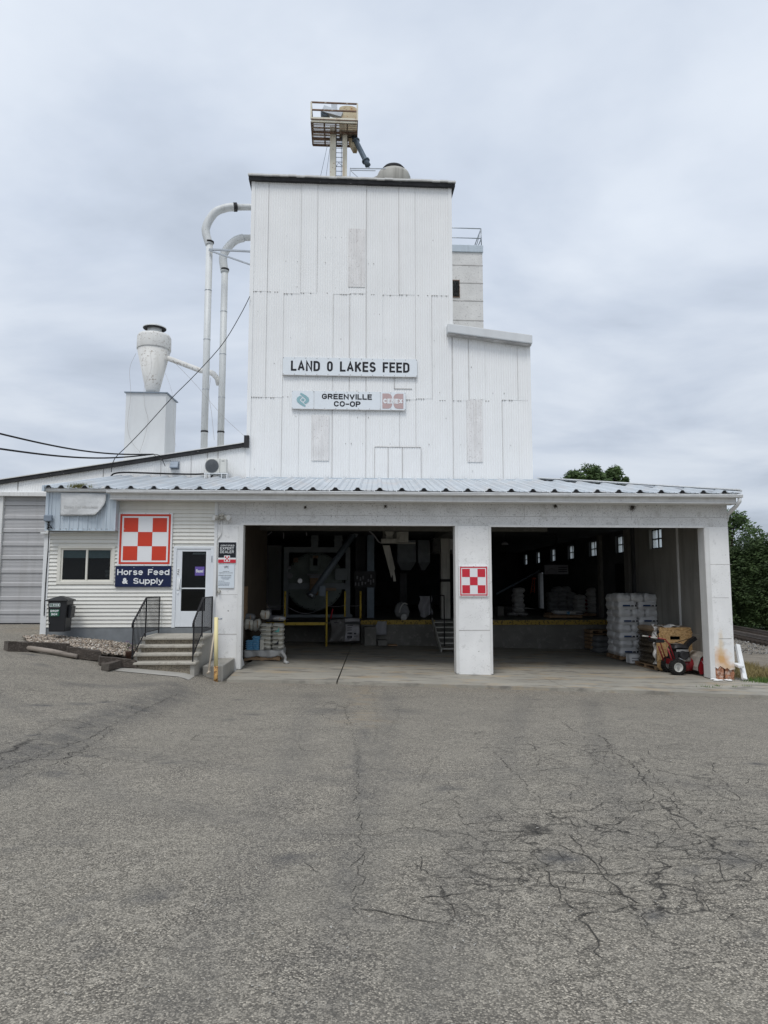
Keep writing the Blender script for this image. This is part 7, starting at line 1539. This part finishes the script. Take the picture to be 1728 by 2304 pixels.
# ============================================================ PALLETS AND BAGS
def pallet(name, label, x0, x1, y0, y1, z0_, group=None):
    t = thing(name, label, 'pallet', ((x0+x1)/2, (y0+y1)/2, z0_), group)
    for i in range(3):
        yy = y0+(y1-y0-.09)*i/2; b = MB(); b.box(x0, x1, yy, yy+.09, z0_+.02, z0_+.10); b.build('runner', 'pallet', t)
    b = MB()
    for i in range(7): xx = x0+(x1-x0-.1)*i/6; b.box(xx, xx+.1, y0-.01, y1+.01, z0_+.101, z0_+.122)
    for xx in (x0, (x0+x1)/2-.05, x1-.1): b.box(xx, xx+.1, y0, y1, z0_, z0_+.019)
    b.build('deck_boards', 'pallet', t); return t
# left pallet with cream mineral bags
px0, px1 = X(555, 21.2), X(634, 21.2); zp = slabz(-2.3)+.032
pallet('wooden_pallet', 'wooden pallet under the cream bags in the left bay', px0, px1, 21.0, 22.1, zp, 'pallets on the bay floor')
b = MB(); b.sheet(lambda u, v: Vector((px0-.02+(px1-px0+.10)*u, 20.97-.03*math.sin(20*u), zp+.30-.16*v-.05*abs(math.sin(6*u+1))*v)), 20, 4); b.sheet(lambda u, v: Vector((px1+.06+.03*math.sin(9*u), 20.97+1.1*u, zp+.32-.24*v)), 8, 4); b.sheet(lambda u, v: Vector((px0+(px1-px0+.06)*u, 20.96+1.15*v, zp+.30+.01*math.sin(15*u+9*v))), 16, 8)
tag(b.build('pallet_wrap', 'dimbag', solid=.004), 'dusty loose plastic sheet under the cream bags on the left pallet', 'plastic sheet')
b = MB(); b.tube(smooth_path([(px1+.02, 20.95, zp+.26), (px1+.16, 20.9, zp+.12), (px1+.2, 20.42, zp+.02), (px1+.3, 20.42, zp+.015)], 10), [.07, .07, .06, .05, .05, .04, .05, .06, .05, .04, .03], 6); tag(b.build('wrap_tail', 'dimbag'), 'twisted tail of plastic hanging off the right corner of the left pallet', 'plastic')
def printed(t_, x0, x1, z0_, z1_, y, mt='printblk', tri=False, name='print'):
    b = MB()
    if tri: b.prism([(x0, z0_), (x1, z0_), (x1, z1_), ((x0+x1)/2+.03, (z0_+z1_)/2)], y-.004, y)
    else: b.box(x0, x1, y-.004, y, z0_, z1_)
    b.build(name, mt, t_)
xb0, xb1 = X(587, 21.2), X(640, 21.2); zz0 = zp+.31; bh = .125
rows = 6
for i in range(rows):
    for j in range(2):
        cx_ = xb0+(xb1-xb0)*(j+.5)/2+.012*math.sin(i*3+j); t = thing('mineral_bag', 'cream bag on the left pallet, %s row from the bottom, %s column' % (['first', 'second', 'third', 'fourth', 'fifth', 'sixth'][i], ['left', 'right'][j]), 'bag', (cx_, 21.35, zz0+bh*i), 'cream bags on the left pallet')
        b = MB(); b.pillow((cx_, 21.40, zz0+bh*(i+.5)), (xb1-xb0)/2*1.04, .62, bh*1.18, i*3+j, 8, None, 8); b.build('bag', 'creambag', t)
        yq_ = 21.40-.312
        if j == 1 and i in (1, 4): printed(t, cx_-.10, cx_+.05, zz0+bh*i+.02, zz0+bh*(i+1)+.04, yq_-.01, 'printblk' if i == 1 else 'printteal', True, 'triangle_logo')
        printed(t, cx_-.13, cx_+.02, zz0+bh*i+.055, zz0+bh*i+.068, yq_, 'printblk')
for i, (px, py, wd, hh_, mt, lb2) in enumerate(((562, 1388, .34, .18, 'dimbag2', 'grey plastic-wrapped bundle on top of the left pallet stack, left one'), (596, 1383, .30, .26, 'creambag', 'cream standing bag on top of the left pallet stack with a brown seam'), (578, 1403, .26, .34, 'creambag', 'cream bag turned end-on in the back row of the left pallet'), (628, 1392, .40, .12, 'dimbag', 'flat empty bag lying on the right top of the left pallet stack'), (560, 1405, .30, .34, 'creambag', 'cream bag with brown edge at the left end of the back row'))):
    c_ = P(px, py, 21.5); b = MB(); b.pillow((c_.x, 21.6, c_.z+(0 if i != 2 else -.05)), wd, .4, hh_, i, 8, None, 6); b.m(1).box(c_.x+.02, c_.x+.04, 21.39, 21.41, c_.z-hh_*.35, c_.z+hh_*.3); tag(b.build('stacked_bag', [mt, 'pallet']), lb2, 'bag', 'odd bags on the left pallet')
bbk = 0
for (px, n_) in ((563, 6), (577, 7)):
    for i in range(n_ if px == 577 else 5):
        cx_ = X(px, 21.15, 1440); cz2 = zp+.33+.058*i; b = MB(); b.pillow((cx_, 21.13, cz2), .25, .26, .075, i+px, 7, None, 4); b.m(1).pillow((cx_, 21.128, cz2+.001), .252, .262, .02, i, 5, None, 4); bbk += 1
        tag(b.build('blue_bag', ['bluebag', 'signwhite']), 'blue striped bag, %s from the bottom of the %s blue stack' % (['first', 'second', 'third', 'fourth', 'fifth', 'sixth', 'seventh'][i], 'left' if px == 563 else 'right'), 'bag', 'small blue bags on the left pallet')
b = MB(); c_ = P(590, 1448, 21.1); b.box(c_.x-.06, c_.x+.05, 21.0, 21.1, zp+.31, zp+.62); tag(b.build('paper_tag_bag', 'creambag', bevel=.02), 'narrow white carton standing between the blue bags and the cream bags', 'carton')

# tall stack of white bags in the right bay
ywb = 25.0
wx0_, wx1_ = X(1389, 23.1), X(1480, 23.1); zs_ = slabz(8)+.032; tw = wx1_-wx0_
pallet('wooden_pallet', 'pallet under the tall stack of white bags', wx0_, wx1_, 23.1, 24.3, zs_, 'pallets on the bay floor')
lh = .256; ord_ = ['bottom', 'second', 'third', 'fourth', 'fifth', 'sixth', 'seventh', 'top']
protoS = protoL = None; y0s = 23.10
def wbag(loc, long_x, label, prn):
    t = thing('white_bag', label, 'bag', (0, 0, 0), 'white feed bags in the tall stack')
    lx, ly = (tw/2*1.02, tw/3*1.05) if long_x else (tw/3*1.03, tw/2*1.06)
    b = MB(); b.pillow((0, 0, lh/2), lx, ly, lh*1.16, rnd.randint(0, 99), 10, None, 9); b.build('bag', 'whitebag', t)
    if prn:
        y_ = -ly/2-.002
        b = MB(); b.box(-lx*.26, lx*.10, y_-.004, y_+.01, lh*.46, lh*.66); b.build('blue_print', 'printblue', t)
        b = MB(); b.box(lx*.14, lx*.26, y_-.004, y_+.01, lh*.46, lh*.62); b.box(lx*.33, lx*.40, y_-.004, y_+.01, lh*.42, lh*.66); b.box(-lx*.28, lx*.28, y_-.004, y_+.01, lh*.38, lh*.41); b.build('small_print', 'printblk', t)
    t.location = loc; return t
pS = pL = None
for i in range(8):
    z_ = zs_+.125+lh*i; sway = .018*math.sin(i*1.7)
    if i % 2 == 1: front, back = [('S', j) for j in range(3)], 'L'
    else: front, back = [('L', j) for j in range(2)], 'S'
    for kind_, row in ((front[0][0], 0), (back, 1)):
        nn = 3 if kind_ == 'S' else 2; ly = tw/2 if kind_ == 'S' else tw/3
        yy = y0s+(0 if row == 0 else ((tw/2 if front[0][0] == 'S' else tw/3)*1.03) if row == 1 else (tw/2+tw/3)*1.03)+ly/2
        for j in range(nn):
            xx = wx0_+tw*(j+.5)/nn+sway; side = {2: ['left', 'right'], 3: ['left', 'middle', 'right']}[nn][j]
            lb2 = 'white bag in the tall stack, %s layer, %s, %s row' % (ord_[i], side, ['front', 'second', 'rear'][row])
            if row == 2 and j > 0: continue
            if kind_ == 'S':
                if pS is None: pS = wbag((xx, yy, z_), False, lb2, False)
                else: dup(pS, (xx, yy, z_), None, lb2)
            else:
                if pL is None: pL = wbag((xx, yy, z_), True, lb2, True)
                else: dup(pL, (xx, yy, z_), None, lb2)
# small white crate leaning at the stack foot
cr1 = thing('white_crate', 'small white plastic crate at the foot of the tall white stack', 'crate', (X(1427, 22.2, 1480), 22.2, zs_))
c_ = cr1.location; b = MB(); b.box(c_.x-.2, c_.x+.2, 22.05, 22.08, zs_+.002, zs_+.28); b.box(c_.x-.2, c_.x+.2, 22.35, 22.38, zs_+.002, zs_+.28); b.box(c_.x-.2, c_.x-.17, 22.08, 22.35, zs_+.002, zs_+.28); b.box(c_.x+.17, c_.x+.2, 22.08, 22.35, zs_+.002, zs_+.28); b.box(c_.x-.17, c_.x+.17, 22.08, 22.35, zs_+.002, zs_+.03); b.build('body', 'whitebag', cr1, bevel=.01)
b = MB(); 
for dz_ in (.07, .15): b.box(c_.x-.14, c_.x+.14, 22.042, 22.049, zs_+dz_, zs_+dz_+.03)
b.build('slots', 'dimbag2', cr1)
# brown bag pallet with strand board in front
bx0_, bx1_ = X(1472, 20.6, 1450), X(1561, 20.6, 1450); zb4 = slabz(9)+.032
pallet('wooden_pallet', 'pallet under the brown wrapped bags behind the snow blower', bx0_-.02, bx1_, 20.55, 22.0, zb4, 'pallets on the bay floor')
nl = 7; lh2 = (P(1500, 1410, 20.8).z-zb4-.13)/nl
for i in range(nl):
    for j in range(2):
        xx = bx0_+(bx1_-bx0_)*(j+.5)/2+.02*math.sin(i*2.1+j); b = MB(); b.pillow((xx, 21.25, zb4+.125+lh2*(i+.5)), (bx1_-bx0_)/2*1.08, 1.35, lh2*1.25, i*2+j, 10, None, 6)
        tag(b.build('brown_bag', 'brownbag' if i < nl-1 else 'tanbag'), '%s bag on the wrapped pallet, %s layer, %s' % ('tan' if i == nl-1 else 'dark brown', ord_[i] if i < nl-1 else 'top', ['left', 'right'][j]), 'bag', 'brown bags on the wrapped pallet')
b = MB(); rr = random.Random(6)
zt4 = zb4+.125+lh2*nl
b.sheet(lambda u, v: Vector((bx0_-.04+.8*u, 20.55+.12*math.sin(5*u)+.25*v, zt4+.03+.04*math.sin(8*u+3*v)+.03*math.sin(19*u))), 24, 6); b.sheet(lambda u, v: Vector((bx0_-.06+.03*math.sin(23*v)+.14*u, 20.53-.04*math.sin(17*v+3*u), zt4+.03-(zt4-zb4-.15)*v)), 4, 40)
tag(b.build('stretch_wrap', 'wrap', solid=.003), 'crinkled clear plastic over the brown bags', 'plastic wrap')
ob = thing('strand_board', 'upright tan strand board with a hand slot leaning on the brown bags', 'board', (X(1515, 20.43, 1500), 20.43, zb4))
ox0, ox1 = X(1478, 20.42, 1460), X(1562, 20.42, 1440); oz1 = P(1520, 1412, 20.42).z; oz0 = zb4+.01
hzc = P(1519, 1435.5, 20.42).z; hxa, hxb = X(1508, 20.42, 1435), X(1530, 20.42, 1435)
b = MB(); ob_p = [(ox0+.12, oz1), (ox1-.10, oz1), (ox1, oz1-.22), (ox1, oz0+.3)]
b.prism([(ox0+.02, hzc+.05), (hxa, hzc+.05), (hxb, hzc+.05), (ox1-.012, hzc+.05), (ox1-.10, oz1), (ox0+.12, oz1)], 20.42, 20.44); b.box(ox0, hxa, 20.42, 20.44, hzc-.05, hzc+.0499); b.box(hxb, ox1, 20.42, 20.44, hzc-.05, hzc+.0499)
b.prism([(ox0+.08, oz0), (ox0+.42, oz0), (ox0+.50, oz0+.35), (ox1-.05, oz0+.35), (ox1, oz0+.5), (ox1, hzc-.0502), (ox0, hzc-.0502), (ox0-.01, oz0+.1)], 20.42, 20.44)
b.build('panel', 'osb', ob)
# snow blower
YSB = 19.85
sb = thing('snow_blower', 'red and black two-stage snow blower parked in the mouth of the right bay', 'snow blower', (X(1520, YSB, 1512), YSB, slabz(9.3)+.03))
zg = sb.location.z
def Q(px, py, y=YSB): return P(px, py, y)
wc = Q(1524, 1500, 19.58); wr = .215; wc.z = zg+wr
for yy, lbn in ((19.58, 0), (20.22, 1)):
    b = MB(); cx_ = wc.x if yy < 20 and yy < 19.9 else Q(1510, 1500, 20.1).x
    b.lathe([(wr*.60, -.075), (wr*.93, -.075), (wr, -.05), (wr, .05), (wr*.93, .075), (wr*.60, .075)], (cx_, yy, wc.z), 30, 'y', False)
    for k in range(22):
        an = 2*math.pi*k/22
        for s_ in (-1, 1): a1 = an+s_*.07; p1 = Vector((cx_+math.cos(a1)*wr*.98, yy+s_*.045, wc.z+math.sin(a1)*wr*.98)); p2 = Vector((cx_+math.cos(a1+.12)*wr*1.04, yy+s_*.01, wc.z+math.sin(a1+.12)*wr*1.04)); b.bar(p1, p2, .05, .05)
        p1 = Vector((cx_+math.cos(an)*wr*.80, yy-.078, wc.z+math.sin(an)*wr*.80)); p2 = Vector((cx_+math.cos(an)*wr*.99, yy-.07, wc.z+math.sin(an)*wr*.99)); b.bar(p1, p2, .03, .02)
    w_o = b.build('wheel', 'rubber', sb)
    b = MB(); b.lathe([(.02, -.03), (wr*.30, -.045), (wr*.45, -.02), (wr*.56, -.085), (wr*.60, -.085), (wr*.60, .06)], (cx_, yy, wc.z), 26, 'y'); b.build('rim', 'rimwhite', w_o); b = MB(); b.lathe([(.035, -.075), (.035, 0)], (cx_, yy, wc.z), 10, 'y'); b.build('hub', 'chrome', w_o)
ha = Q(1548, 1475); hb2 = Q(1580, 1470)
xh0, xh1, xm2 = Q(1547, 1490).x, Q(1583, 1490).x, Q(1556, 1490).x; zt5, zb5 = Q(1565, 1470).z, zg+.03
side = [(xm2-.02, zb5+.12), (xm2+.02, zb5), (xh1, zb5+.02), (xh1+.01, zt5-.02), (xh1-.10, zt5+.03), (xm2+.08, zt5-.12), (xm2-.02, zt5-.36)]
for y_ in (19.42, 20.28): b = MB(); b.prism(side, y_, y_+.02); b.build('auger_side_plate', 'snowred', sb)
b = MB(); pr = [(xh1, zt5+.0), (xh1-.10, zt5+.05), (xm2+.06, zt5-.08), (xm2-.04, zt5-.34), (xm2-.04, zb5+.1)]
for i in range(len(pr)-1): (xa_, za_), (xc_, zc_) = pr[i], pr[i+1]; b.quad((xa_, 19.44, za_), (xc_, 19.44, zc_), (xc_, 20.28, zc_), (xa_, 20.28, za_))
b.build('auger_housing', 'snowdust', sb, solid=.012)
b = MB(); b.lathe([(.05, -.05), (.19, -.03), (.19, .25)], (xm2-.28, 19.85, zg+.26), 20, 'x'); b.build('impeller_housing', 'snowred', sb)
b = MB()
for k in range(3): b.bar((xm2+.08+.07*k, 19.415, zt5-.20-.02*k+.03), (xm2+.26+.045*k-.02, 19.415, zt5-.46+.08*k), .006, .03, (0, 1, 0))
b.build('white_stripes', 'printwhite', sb)
b = MB()
for k in range(26): an = k*.7; xx = xh1-.16; b.bar((xx, 19.46+.031*k, zg+.26), (xx+.14*math.cos(an), 19.47+.031*k, zg+.26+.14*math.sin(an)), .035, .012)
b.build('auger_screw', 'snowdust', sb)
b = MB(); e0_ = Q(1528, 1470, 19.9); b.box(e0_.x-.24, e0_.x+.20, 19.66, 20.14, zg+.40, zg+.64); b.pillow((e0_.x-.02, 19.9, zg+.74), .50, .42, .20, 3, 8, None, 5); b.lathe([(.12, -.13), (.13, 0)], (e0_.x-.02, 19.66, zg+.54), 16, 'y'); b.build('engine', 'engine', sb, bevel=.015)
b = MB(); b.box(e0_.x-.20, e0_.x+.16, 19.645, 19.655, zg+.64, zg+.70); b.lathe([(.06, -.2), (.06, .12)], (e0_.x+.05, 19.62, zg+.42), 12, 'x'); b.pillow((e0_.x-.06, 19.9, zg+.845), .32, .24, .03, 1, 5); b.build('muffler_and_tank_cap', 'chrome', sb)
b = MB(); b.box(e0_.x-.3, e0_.x+.3, 19.68, 20.12, zg+.26, zg+.40); b.build('frame', 'snowred', sb)
for y_ in (19.6, 20.18):
    b = MB(); b.tube([(Q(1512, 1488).x, y_, zg+.30), (Q(1498, 1452).x, y_, Q(1498, 1450).z), (Q(1488, 1439).x, y_, Q(1488, 1437).z), (Q(1470, 1434).x, y_, Q(1470, 1434).z)], .017, 7); b.tube([(Q(1506, 1485).x, y_, zg+.28), (Q(1493, 1456).x, y_, Q(1493, 1456).z)], .022, 7); b.build('handlebar', 'snowred', sb)
    b = MB(); b.tube([(Q(1470, 1434).x, y_, Q(1470, 1434).z), (Q(1456, 1432).x, y_, Q(1456, 1432.5).z)], .022, 8); b.build('grip', 'tanbag' if False else 'floodl', sb)
    b = MB(); b.tube([(Q(1475, 1437).x, y_, Q(1475, 1437).z), (Q(1462, 1424).x, y_, Q(1464, 1423).z)], .010, 5); b.build('lever', 'dark', sb)
b = MB(); b.box(Q(1468, 1440).x, Q(1488, 1440).x, 19.64, 20.14, Q(1470, 1445).z, Q(1470, 1438).z); b.build('control_panel', 'engine', sb, bevel=.02)
b = MB(); b.tube([(Q(1480, 1438).x, 19.8, Q(1480, 1438).z), (Q(1479, 1424).x, 19.8, Q(1479, 1424).z)], .014, 6); b.lathe([(.03, 0), (.035, .05), (.02, .08)], (Q(1479, 1424).x, 19.8, Q(1479, 1424).z), 10); b.build('shift_lever', 'dark', sb)
b = MB(); b.tube([Q(1488, 1440, 19.9), Q(1510, 1449, 19.9), Q(1540, 1440, 19.9), Q(1554, 1436, 19.9)], .009, 5); b.build('chute_crank', 'dark', sb)
b = MB(); ch = smooth_path([Q(1534, 1470, 19.85), Q(1538, 1455, 19.85), Q(1548, 1442, 19.85), Q(1562, 1432, 19.85)], 14)
for i in range(14):
    a_, c_ = ch[i], ch[i+1]; d = (c_-a_).normalized(); nrm = Vector((-d.z, 0, d.x)); w_ = .10-.002*i
    for s_ in (-1, 1): b.add([a_+Vector((0, s_*w_, 0)), a_+Vector((0, s_*w_, 0))-nrm*.10, c_-nrm*.10+Vector((0, s_*w_, 0)), c_+Vector((0, s_*w_, 0))], [(0, 1, 2, 3)])
    b.add([a_+Vector((0, -w_, 0)), a_+Vector((0, w_, 0)), c_+Vector((0, w_, 0)), c_+Vector((0, -w_, 0))], [(0, 1, 2, 3)])
b.build('discharge_chute', 'black_plastic', sb, solid=.01)
# things further in on the right floor and dock
b = MB(); 
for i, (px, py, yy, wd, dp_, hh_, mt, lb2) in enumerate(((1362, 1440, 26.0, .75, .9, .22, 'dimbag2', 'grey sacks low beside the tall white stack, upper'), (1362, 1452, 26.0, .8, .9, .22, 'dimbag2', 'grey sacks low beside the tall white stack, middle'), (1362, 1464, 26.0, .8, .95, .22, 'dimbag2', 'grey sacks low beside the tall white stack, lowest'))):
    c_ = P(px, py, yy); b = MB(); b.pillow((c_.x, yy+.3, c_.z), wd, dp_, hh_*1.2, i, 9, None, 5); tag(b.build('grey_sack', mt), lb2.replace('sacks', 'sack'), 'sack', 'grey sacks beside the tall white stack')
a_ = X(1325, 26.6, 1440); t = thing('empty_pallets', 'stack of empty pallets leaning in the dark under the dock edge', 'pallets', (a_+.3, 26.8, slabz(6.5)+.03))
for i in range(5):
    b = MB(); z_ = slabz(6.5)+.04+.15*i; b.box(a_, a_+.85, 26.4, 27.1, z_+.09, z_+.115)
    for k in range(3): b.box(a_+.38*k, a_+.38*k+.09, 26.4, 27.1, z_, z_+.089)
    b.build('pallet_layer', 'pallet', t)
def sackpile(name, label, px, py_top, yy, cols, layers, wd, hh_, mt, seed, cat='sack', pal=True):
    r_ = random.Random(seed); zb5_ = DZ+(.13 if pal else 0); x0__ = X(px, yy, 1360); g_ = label+' pile'
    if pal: pallet('wooden_pallet', 'dim pallet under the '+label, x0__-.03, x0__+cols*wd+.03, yy-.3, yy+.5, DZ)
    for i in range(layers):
        for j in range(cols-(1 if i > layers-2 and cols > 1 else 0)):
            b = MB(); xx = x0__+wd*(j+.5+(.5 if i > layers-2 and cols > 1 else 0))+r_.uniform(-.03, .03); b.pillow((xx, yy+.05*r_.random(), zb5_+hh_*(i+.5)), wd*1.08, .75, hh_*1.35, seed+i*5+j, 8, Matrix.Rotation(r_.uniform(-.06, .06), 3, 'Y'), 3.2)
            tag(b.build(name, mt), '%s, %s from below%s' % (label, ['first', 'second', 'third', 'fourth', 'fifth', 'sixth', 'seventh'][i], '' if cols == 1 else ', '+['left', 'middle', 'right'][j]), cat, g_)
sackpile('pale_sack', 'pale sack in the small stack left on the right dock', 1155, 0, 30.5, 1, 5, .46, .215, 'dimbag', 3)
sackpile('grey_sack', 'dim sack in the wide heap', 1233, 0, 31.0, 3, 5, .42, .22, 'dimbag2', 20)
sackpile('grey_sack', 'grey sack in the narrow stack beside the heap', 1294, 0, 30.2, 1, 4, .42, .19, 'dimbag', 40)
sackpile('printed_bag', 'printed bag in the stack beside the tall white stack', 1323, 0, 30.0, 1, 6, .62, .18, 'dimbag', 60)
sackpile('red_bag', 'red bag in the short stack behind printed bags', 1312, 0, 30.6, 1, 4, .36, .19, 'snowred', 70, pal=False)
b = MB(); b.pillow((X(1245, 28.6, 1380)+.35, 28.7, DZ+.22), .75, .6, .16, 5, 8); tag(b.build('display_bag', 'whitebag'), 'white bag lying flat on a low pallet near the dock edge', 'bag'); b = MB(); b.pillow((X(1268, 28.5, 1380)+.45, 28.6, DZ+.20), .80, .6, .15, 6, 8); b.m(1).box(X(1268, 28.5, 1380)+.10, X(1268, 28.5, 1380)+.20, 28.30, 28.6, DZ+.15, DZ+.26); b.m(2).box(X(1280, 28.5, 1380)+.22, X(1280, 28.5, 1380)+.55, 28.27, 28.4, DZ+.18, DZ+.22); tag(b.build('display_bag', ['whitebag', 'bluebag', 'printblk']), 'white and blue bag lying flat beside the plain white one near the dock edge', 'bag')
pallet('wooden_pallet', 'low pallet under the two flat bags near the dock edge', X(1232, 28.5, 1380), X(1305, 28.5, 1380), 28.25, 29.1, DZ+.0)
for i in range(2): b = MB(); b.pillow((X(1138+22*i, 30.2, 1375)+.2, 29.8, DZ+.10), .46, .5, .13, i, 7); tag(b.build('flat_sack', 'dimbag'), 'pale flat sack on the dock in front of the leaning stack, %s' % ['left', 'right'][i], 'sack', 'flat sacks in front of the leaning stack')
b = MB(); b.box(X(1118, 30.5), X(1131, 30.5), 30.4, 30.8, DZ, DZ+.42); tag(b.build('dim_carton', 'darkconc', bevel=.01), 'dim carton on the dock beside the middle pillar', 'carton')
ld = thing('red_ladder', 'orange-red step ladder standing by the far open door', 'ladder', (X(1200, 38, 1335), 38, DZ))
for a_, c_ in (((1194, 1335), (1199, 1300)), ((1202, 1335), (1203, 1302))): b = MB(); b.bar(P(*a_, 38), P(*c_, 38), .07, .05); b.build('rail', 'ladderred', ld)
for k in range(6): b = MB(); py = 1331-5.4*k; b.bar(P(1195+.9*k*.8, py, 37.97), P(1202, py, 37.97), .03, .04); b.build('rung', 'ladderred', ld)
b = MB(); b.bar(P(1197, 1302, 37.9), P(1205, 1301, 37.9), .25, .1); b.build('top_cap', 'ladderred', ld)
hs = thing('hanging_sign', 'dim banner with a half-sun emblem hanging deep in the right bay', 'sign', tuple(P(1253, 1293, 33)))
a_, c_ = P(1225, 1271, 33), P(1279, 1292, 33); b = MB(); b.box(a_.x, c_.x, 33, 33.03, c_.z, a_.z); b.build('panel', 'cloth', hs)
b = MB(); cx_, cz2 = P(1241, 1290, 33).x, P(1241, 1290.5, 33).z
for k in range(13): an = math.pi*k/12; b.bar((cx_+math.cos(an)*.20, 32.99, cz2+math.sin(an)*.20), (cx_+math.cos(an)*.27, 32.99, cz2+math.sin(an)*.27), .01, .035, (0, 1, 0))
for k in range(3): b.box(P(1256, 1280, 33).x, P(1276, 1280, 33).x, 32.985, 32.998, cz2+.08+.10*k, cz2+.12+.10*k)
b.build('emblem', 'indark', hs)
b = MB(); b.tube([P(1118, 1336, 33), P(1214, 1284, 36)], .05, 6); tag(b.build('conveyor_tube', 'vent'), 'thin dim conveyor tube rising to the right deep in the right bay', 'conveyor')
lf = thing('ceiling_lamp', 'small dim dome lamp under the right bay ceiling', 'lamp', tuple(P(1138, 1225, 29))); c_ = P(1136, 1226, 29); b = MB(); b.lathe([(.16, 0), (.14, .06), (.05, .14)], tuple(c_), 16); b.build('shade', 'cloth', lf); b = MB(); b.tube([c_+Vector((0, 0, .14)), Vector((c_.x, c_.y, CE))], .015, 5); b.build('stem', 'dark', lf)
b = MB(); a_ = P(1222, 1196, 28); b.box(a_.x, a_.x+.4, 28, 28.4, a_.z-.1, CE-.002); b.tube([a_+Vector((.45, 0, 0)), a_+Vector((.6, .1, -.3)), a_+Vector((.55, .2, -.6))], .04, 6); tag(b.build('ceiling_heater', 'dark'), 'dark boxy heater hanging from the right bay ceiling', 'heater')
